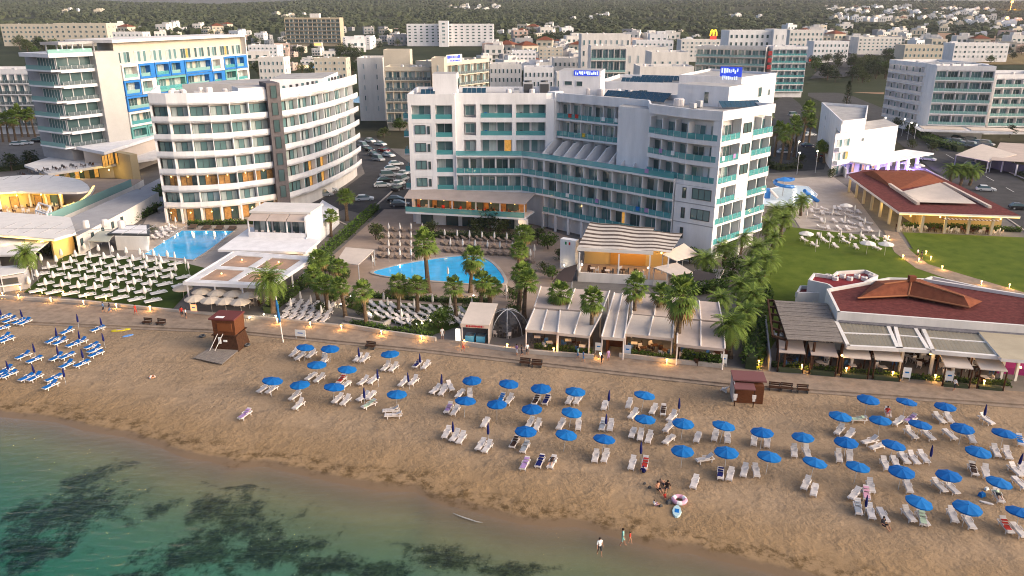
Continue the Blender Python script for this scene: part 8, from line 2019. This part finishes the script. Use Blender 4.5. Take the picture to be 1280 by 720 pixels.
for i, (px, py, w, m, lb) in enumerate([(340, 84, 10, SA, 'shop front glowing orange behind the curved hotel, leftmost'), (357, 88, 12, SC_, 'cream lit shop front behind the curved hotel, left of centre'), (378, 87, 14, SC_, 'long cream lit shop front behind the curved hotel'), (397, 86, 9, SB_, 'blue lit shop front behind the curved hotel'), (408, 85, 9, SG_, 'yellow lit shop front between two blue ones'), (421, 85, 10, SB_, 'rightmost blue lit shop front behind the curved hotel'), (380, 57, 8, SA, 'amber lit front below the dark banded hotel, left'), (398, 58, 8, SA, 'amber lit front below the dark banded hotel, right'), (466, 112, 14, SA, 'amber lit arcade below the slit windowed block'), (1053, 50, 12, SR_, 'red lit shop row at the upper right'), (640, 66, 12, SR_, 'bright red shop roof in the town centre'), (1015, 78, 8, SR_, 'small red lit sign front by the car park'), (948, 116, 14, SA, 'amber lit terrace under the green balconied end block')]):
    lit_shop(lb, px, py, w, m)
# the yellow sign on its pole
x, y = at(890, 66, 12); MS = thing('pole_sign', (x, y, 0), 'tall pole sign with a yellow double arch over a red panel', 'sign')
mb = MB(); mb.tube((x, y, 0), (x, y, 22.5), .4, .4, METAL, 8); part(mb, 'pole', MS)
mb = MB(); mb.box((x, y, 23.6), (5.0, .6, 2.6), mat('sign_red', (.5, .03, .03), .5, emit=(1, .05, .03), estr=.5)); part(mb, 'red_panel', MS)
mb = MB(); YS = mat('sign_yellow', (.8, .55, .02), .5, emit=(1, .65, .02), estr=1.0)
for s in (-1, 1): mb.path([(x + s * 1.25 + 1.25 * cos(t), y - .1, 25 + 4.6 * sin(t)) for t in [pi * k / 10 for k in range(11)]], [.55] * 11, YS, 6)
part(mb, 'yellow_arches', MS)
# floodlit spot on the hill at the upper right
x, y, z = atg(1262, 16); FLD = thing('floodlight_mast', (x, y, z), 'floodlight mast on the hillside glowing orange, top right', 'lamp')
mb = MB(); mb.tube((x, y, z - 2), (x, y, z + 24), .8, .5, METAL, 6); part(mb, 'mast', FLD); mb = MB(); mb.blob((x, y - 2, z + 25), 3.2, mat('flood_orange', (1, .5, .1), .5, emit=(1, .45, .06), estr=5), 8, 6); part(mb, 'floodlight', FLD); lamp(FLD, (0, -25, 14), 160000, (1, .38, .06), 3)
x, y, z = atg(1257, 30); FLD2 = thing('floodlight_mast', (x, y, z), 'lower orange floodlight among the trees, top right', 'lamp')
mb = MB(); mb.tube((x, y, z - 2), (x, y, z + 9), .4, .3, METAL, 6); part(mb, 'mast', FLD2); mb = MB(); mb.blob((x, y - 1, z + 10), 2.2, MATS['flood_orange'], 8, 6); part(mb, 'floodlight', FLD2); lamp(FLD2, (0, -6, 9), 60000, (1, .38, .06), 2)

# trees between the houses
TD_ = ['olive town tree', 'dark town tree', 'green town tree', 'tall dark cypress', 'low town tree']
TREES = []
def put_tree(px, py, k, s):
    x, y, z = atg(px, py); tree(k, x, y, z, s, TD_[k], 'trees of the town')
for (x0, x1, y0, y1, n, s) in [(300, 455, 48, 96, 34, 1.35), (425, 450, 70, 96, 10, 1.9), (455, 520, 44, 66, 10, 1.5), (605, 725, 40, 60, 26, 1.7), (608, 700, 92, 110, 22, 1.25), (0, 75, 56, 76, 20, 1.9), (800, 900, 52, 62, 6, 1.3), (1010, 1050, 58, 92, 20, 1.6), (1062, 1110, 84, 104, 24, 1.7), (1100, 1130, 60, 84, 10, 1.5), (1030, 1045, 96, 104, 5, 1.4), (1100, 1280, 56, 76, 26, 1.5), (1210, 1280, 66, 80, 8, 1.4), (730, 870, 66, 76, 6, 1.1), (135, 300, 40, 52, 14, 1.6)]:
    for _ in range(n): put_tree(TW.uniform(x0, x1), TW.uniform(y0, y1), TW.choice((0, 0, 1, 1, 2, 4)), s * TW.uniform(.75, 1.25))
# the wood on the hill: one far mass of crowns
WOODL = mat('wood_foliage', (.060, .070, .036), .9, .3, .03); WOODL2 = mat('wood_foliage_dark', (.044, .054, .028), .9, .3, .03)
mb = MB()
for i in range(30000):
    c_ = TW.uniform(-.74, .74); y = 900 + 2750 * TW.random() ** .8; x = c_ * y; z = gz(x, y)
    px, py = proj(x, y, z)
    if py > 58 - 14 * TW.random(): continue
    if noise.noise((x / 170, y / 230, 9)) < -.34 + .16 * TW.random(): continue
    if any(abs(x - a) < 14 and -22 < y - b_ < 12 for a, b_ in HOUSES): continue
    s = TW.uniform(3.5, 7.5); m = TW.choice((WOODL, WOODL2, WOODL2)); mb.blob((x, y, z + s * .45), (s, s, s * .8), m, 5, 3, .25, TW)
o = mb.build('wood'); o['kind'] = 'stuff'
# ------------------------------------------------------------------ air: one closed box of thin haze
if HAZE > 0:
    hm = bpy.data.materials.new('haze'); hm.use_nodes = True; n = hm.node_tree.nodes; n.remove(n['Principled BSDF'])
    v = n.new('ShaderNodeVolumePrincipled'); v.inputs['Color'].default_value = (.80, .80, .84, 1); v.inputs['Density'].default_value = HAZE; v.inputs['Anisotropy'].default_value = .2
    hm.node_tree.links.new(v.outputs[0], n['Material Output'].inputs['Volume'])
    mb = MB(); mb.box((0, 3300, 82), (13000, 8200, 180), hm); o = mb.build('haze'); o['kind'] = 'stuff'
# ------------------------------------------------------------------ what the labels lean on
for q in [(285, 415, 'the lifeguard tower'), (935, 482, 'the brown beach hut'), (376, 420, 'the white signboard'), (306, 518, 'the lilac towelled lounger'), (672, 578, 'the three towel-covered loungers'), (847, 628, 'the pink swim ring'), (664, 456, 'the twin dark benches'), (463, 434, 'the single left bench'), (1073, 524, 'the sideways lounger'), (1132, 470, 'the left white A-board'), (1228, 620, 'the blue cool box'), (1104, 655, 'the person at a lounger end'), (151, 413, 'the yellow float board'), (190, 472, 'the small orange ring'), (553, 520, 'the lounger trio'), (804, 590, 'the crouching person in a hat'), (1000, 575, 'the middle sand gap'), (1185, 478, 'the right white A-board'), (525, 446, 'the pair by the promenade'),
          (230, 305, 'the rectangular pool'), (545, 340, 'the lagoon pool'), (598, 415, 'the cream kiosk'), (632, 408, 'the dome tent'), (766, 430, 'the brown doorway'), (811, 435, 'the brightest dining terrace'), (310, 340, 'the large pergola'), (354, 400, 'the tall flagpole'), (780, 300, 'the striped awning'), (990, 245, 'the white splash pool'), (1160, 240, 'the maroon roof'), (1140, 370, 'the red tiled roof'), (1005, 400, 'the timber pergola'), (1085, 170, 'the violet lit building'), (1205, 120, 'the large white hotel'), (1235, 190, 'the pale tent canopy'), (320, 180, 'the curved hotel'), (130, 120, 'the blue balconied hotel'), (60, 265, 'the yellow lit bar'), (600, 200, 'the central hotel'), (890, 230, 'the hotel corner'), (510, 110, 'the beige hotel'), (560, 42, 'the wide slab hotel'), (390, 40, 'the dark banded hotel'), (760, 70, 'the green windowed hotel'), (890, 50, 'the yellow arch sign'), (990, 85, 'the green balconied block'), (940, 45, 'the diamond windowed hotel'), (70, 40, 'the long cream hotel'), (30, 120, 'the left edge hotel'), (1260, 20, 'the orange floodlight'), (1060, 85, 'the upper car park'), (1130, 20, 'the hillside village'), (460, 90, 'the slit windowed block'), (655, 66, 'the bright red shop'), (1053, 52, 'the red lit shop row'), (378, 86, 'the lit shop fronts'), (1190, 40, 'the bare ridge'), (1240, 60, 'the pale far roofs'), (570, 12, 'the topmost white villas'), (220, 45, 'the far left houses')]: landmark(*q)
finish_labels()
for o in SC.objects:
    if '_o' in o: del o['_o']
    if '_fr' in o: del o['_fr']
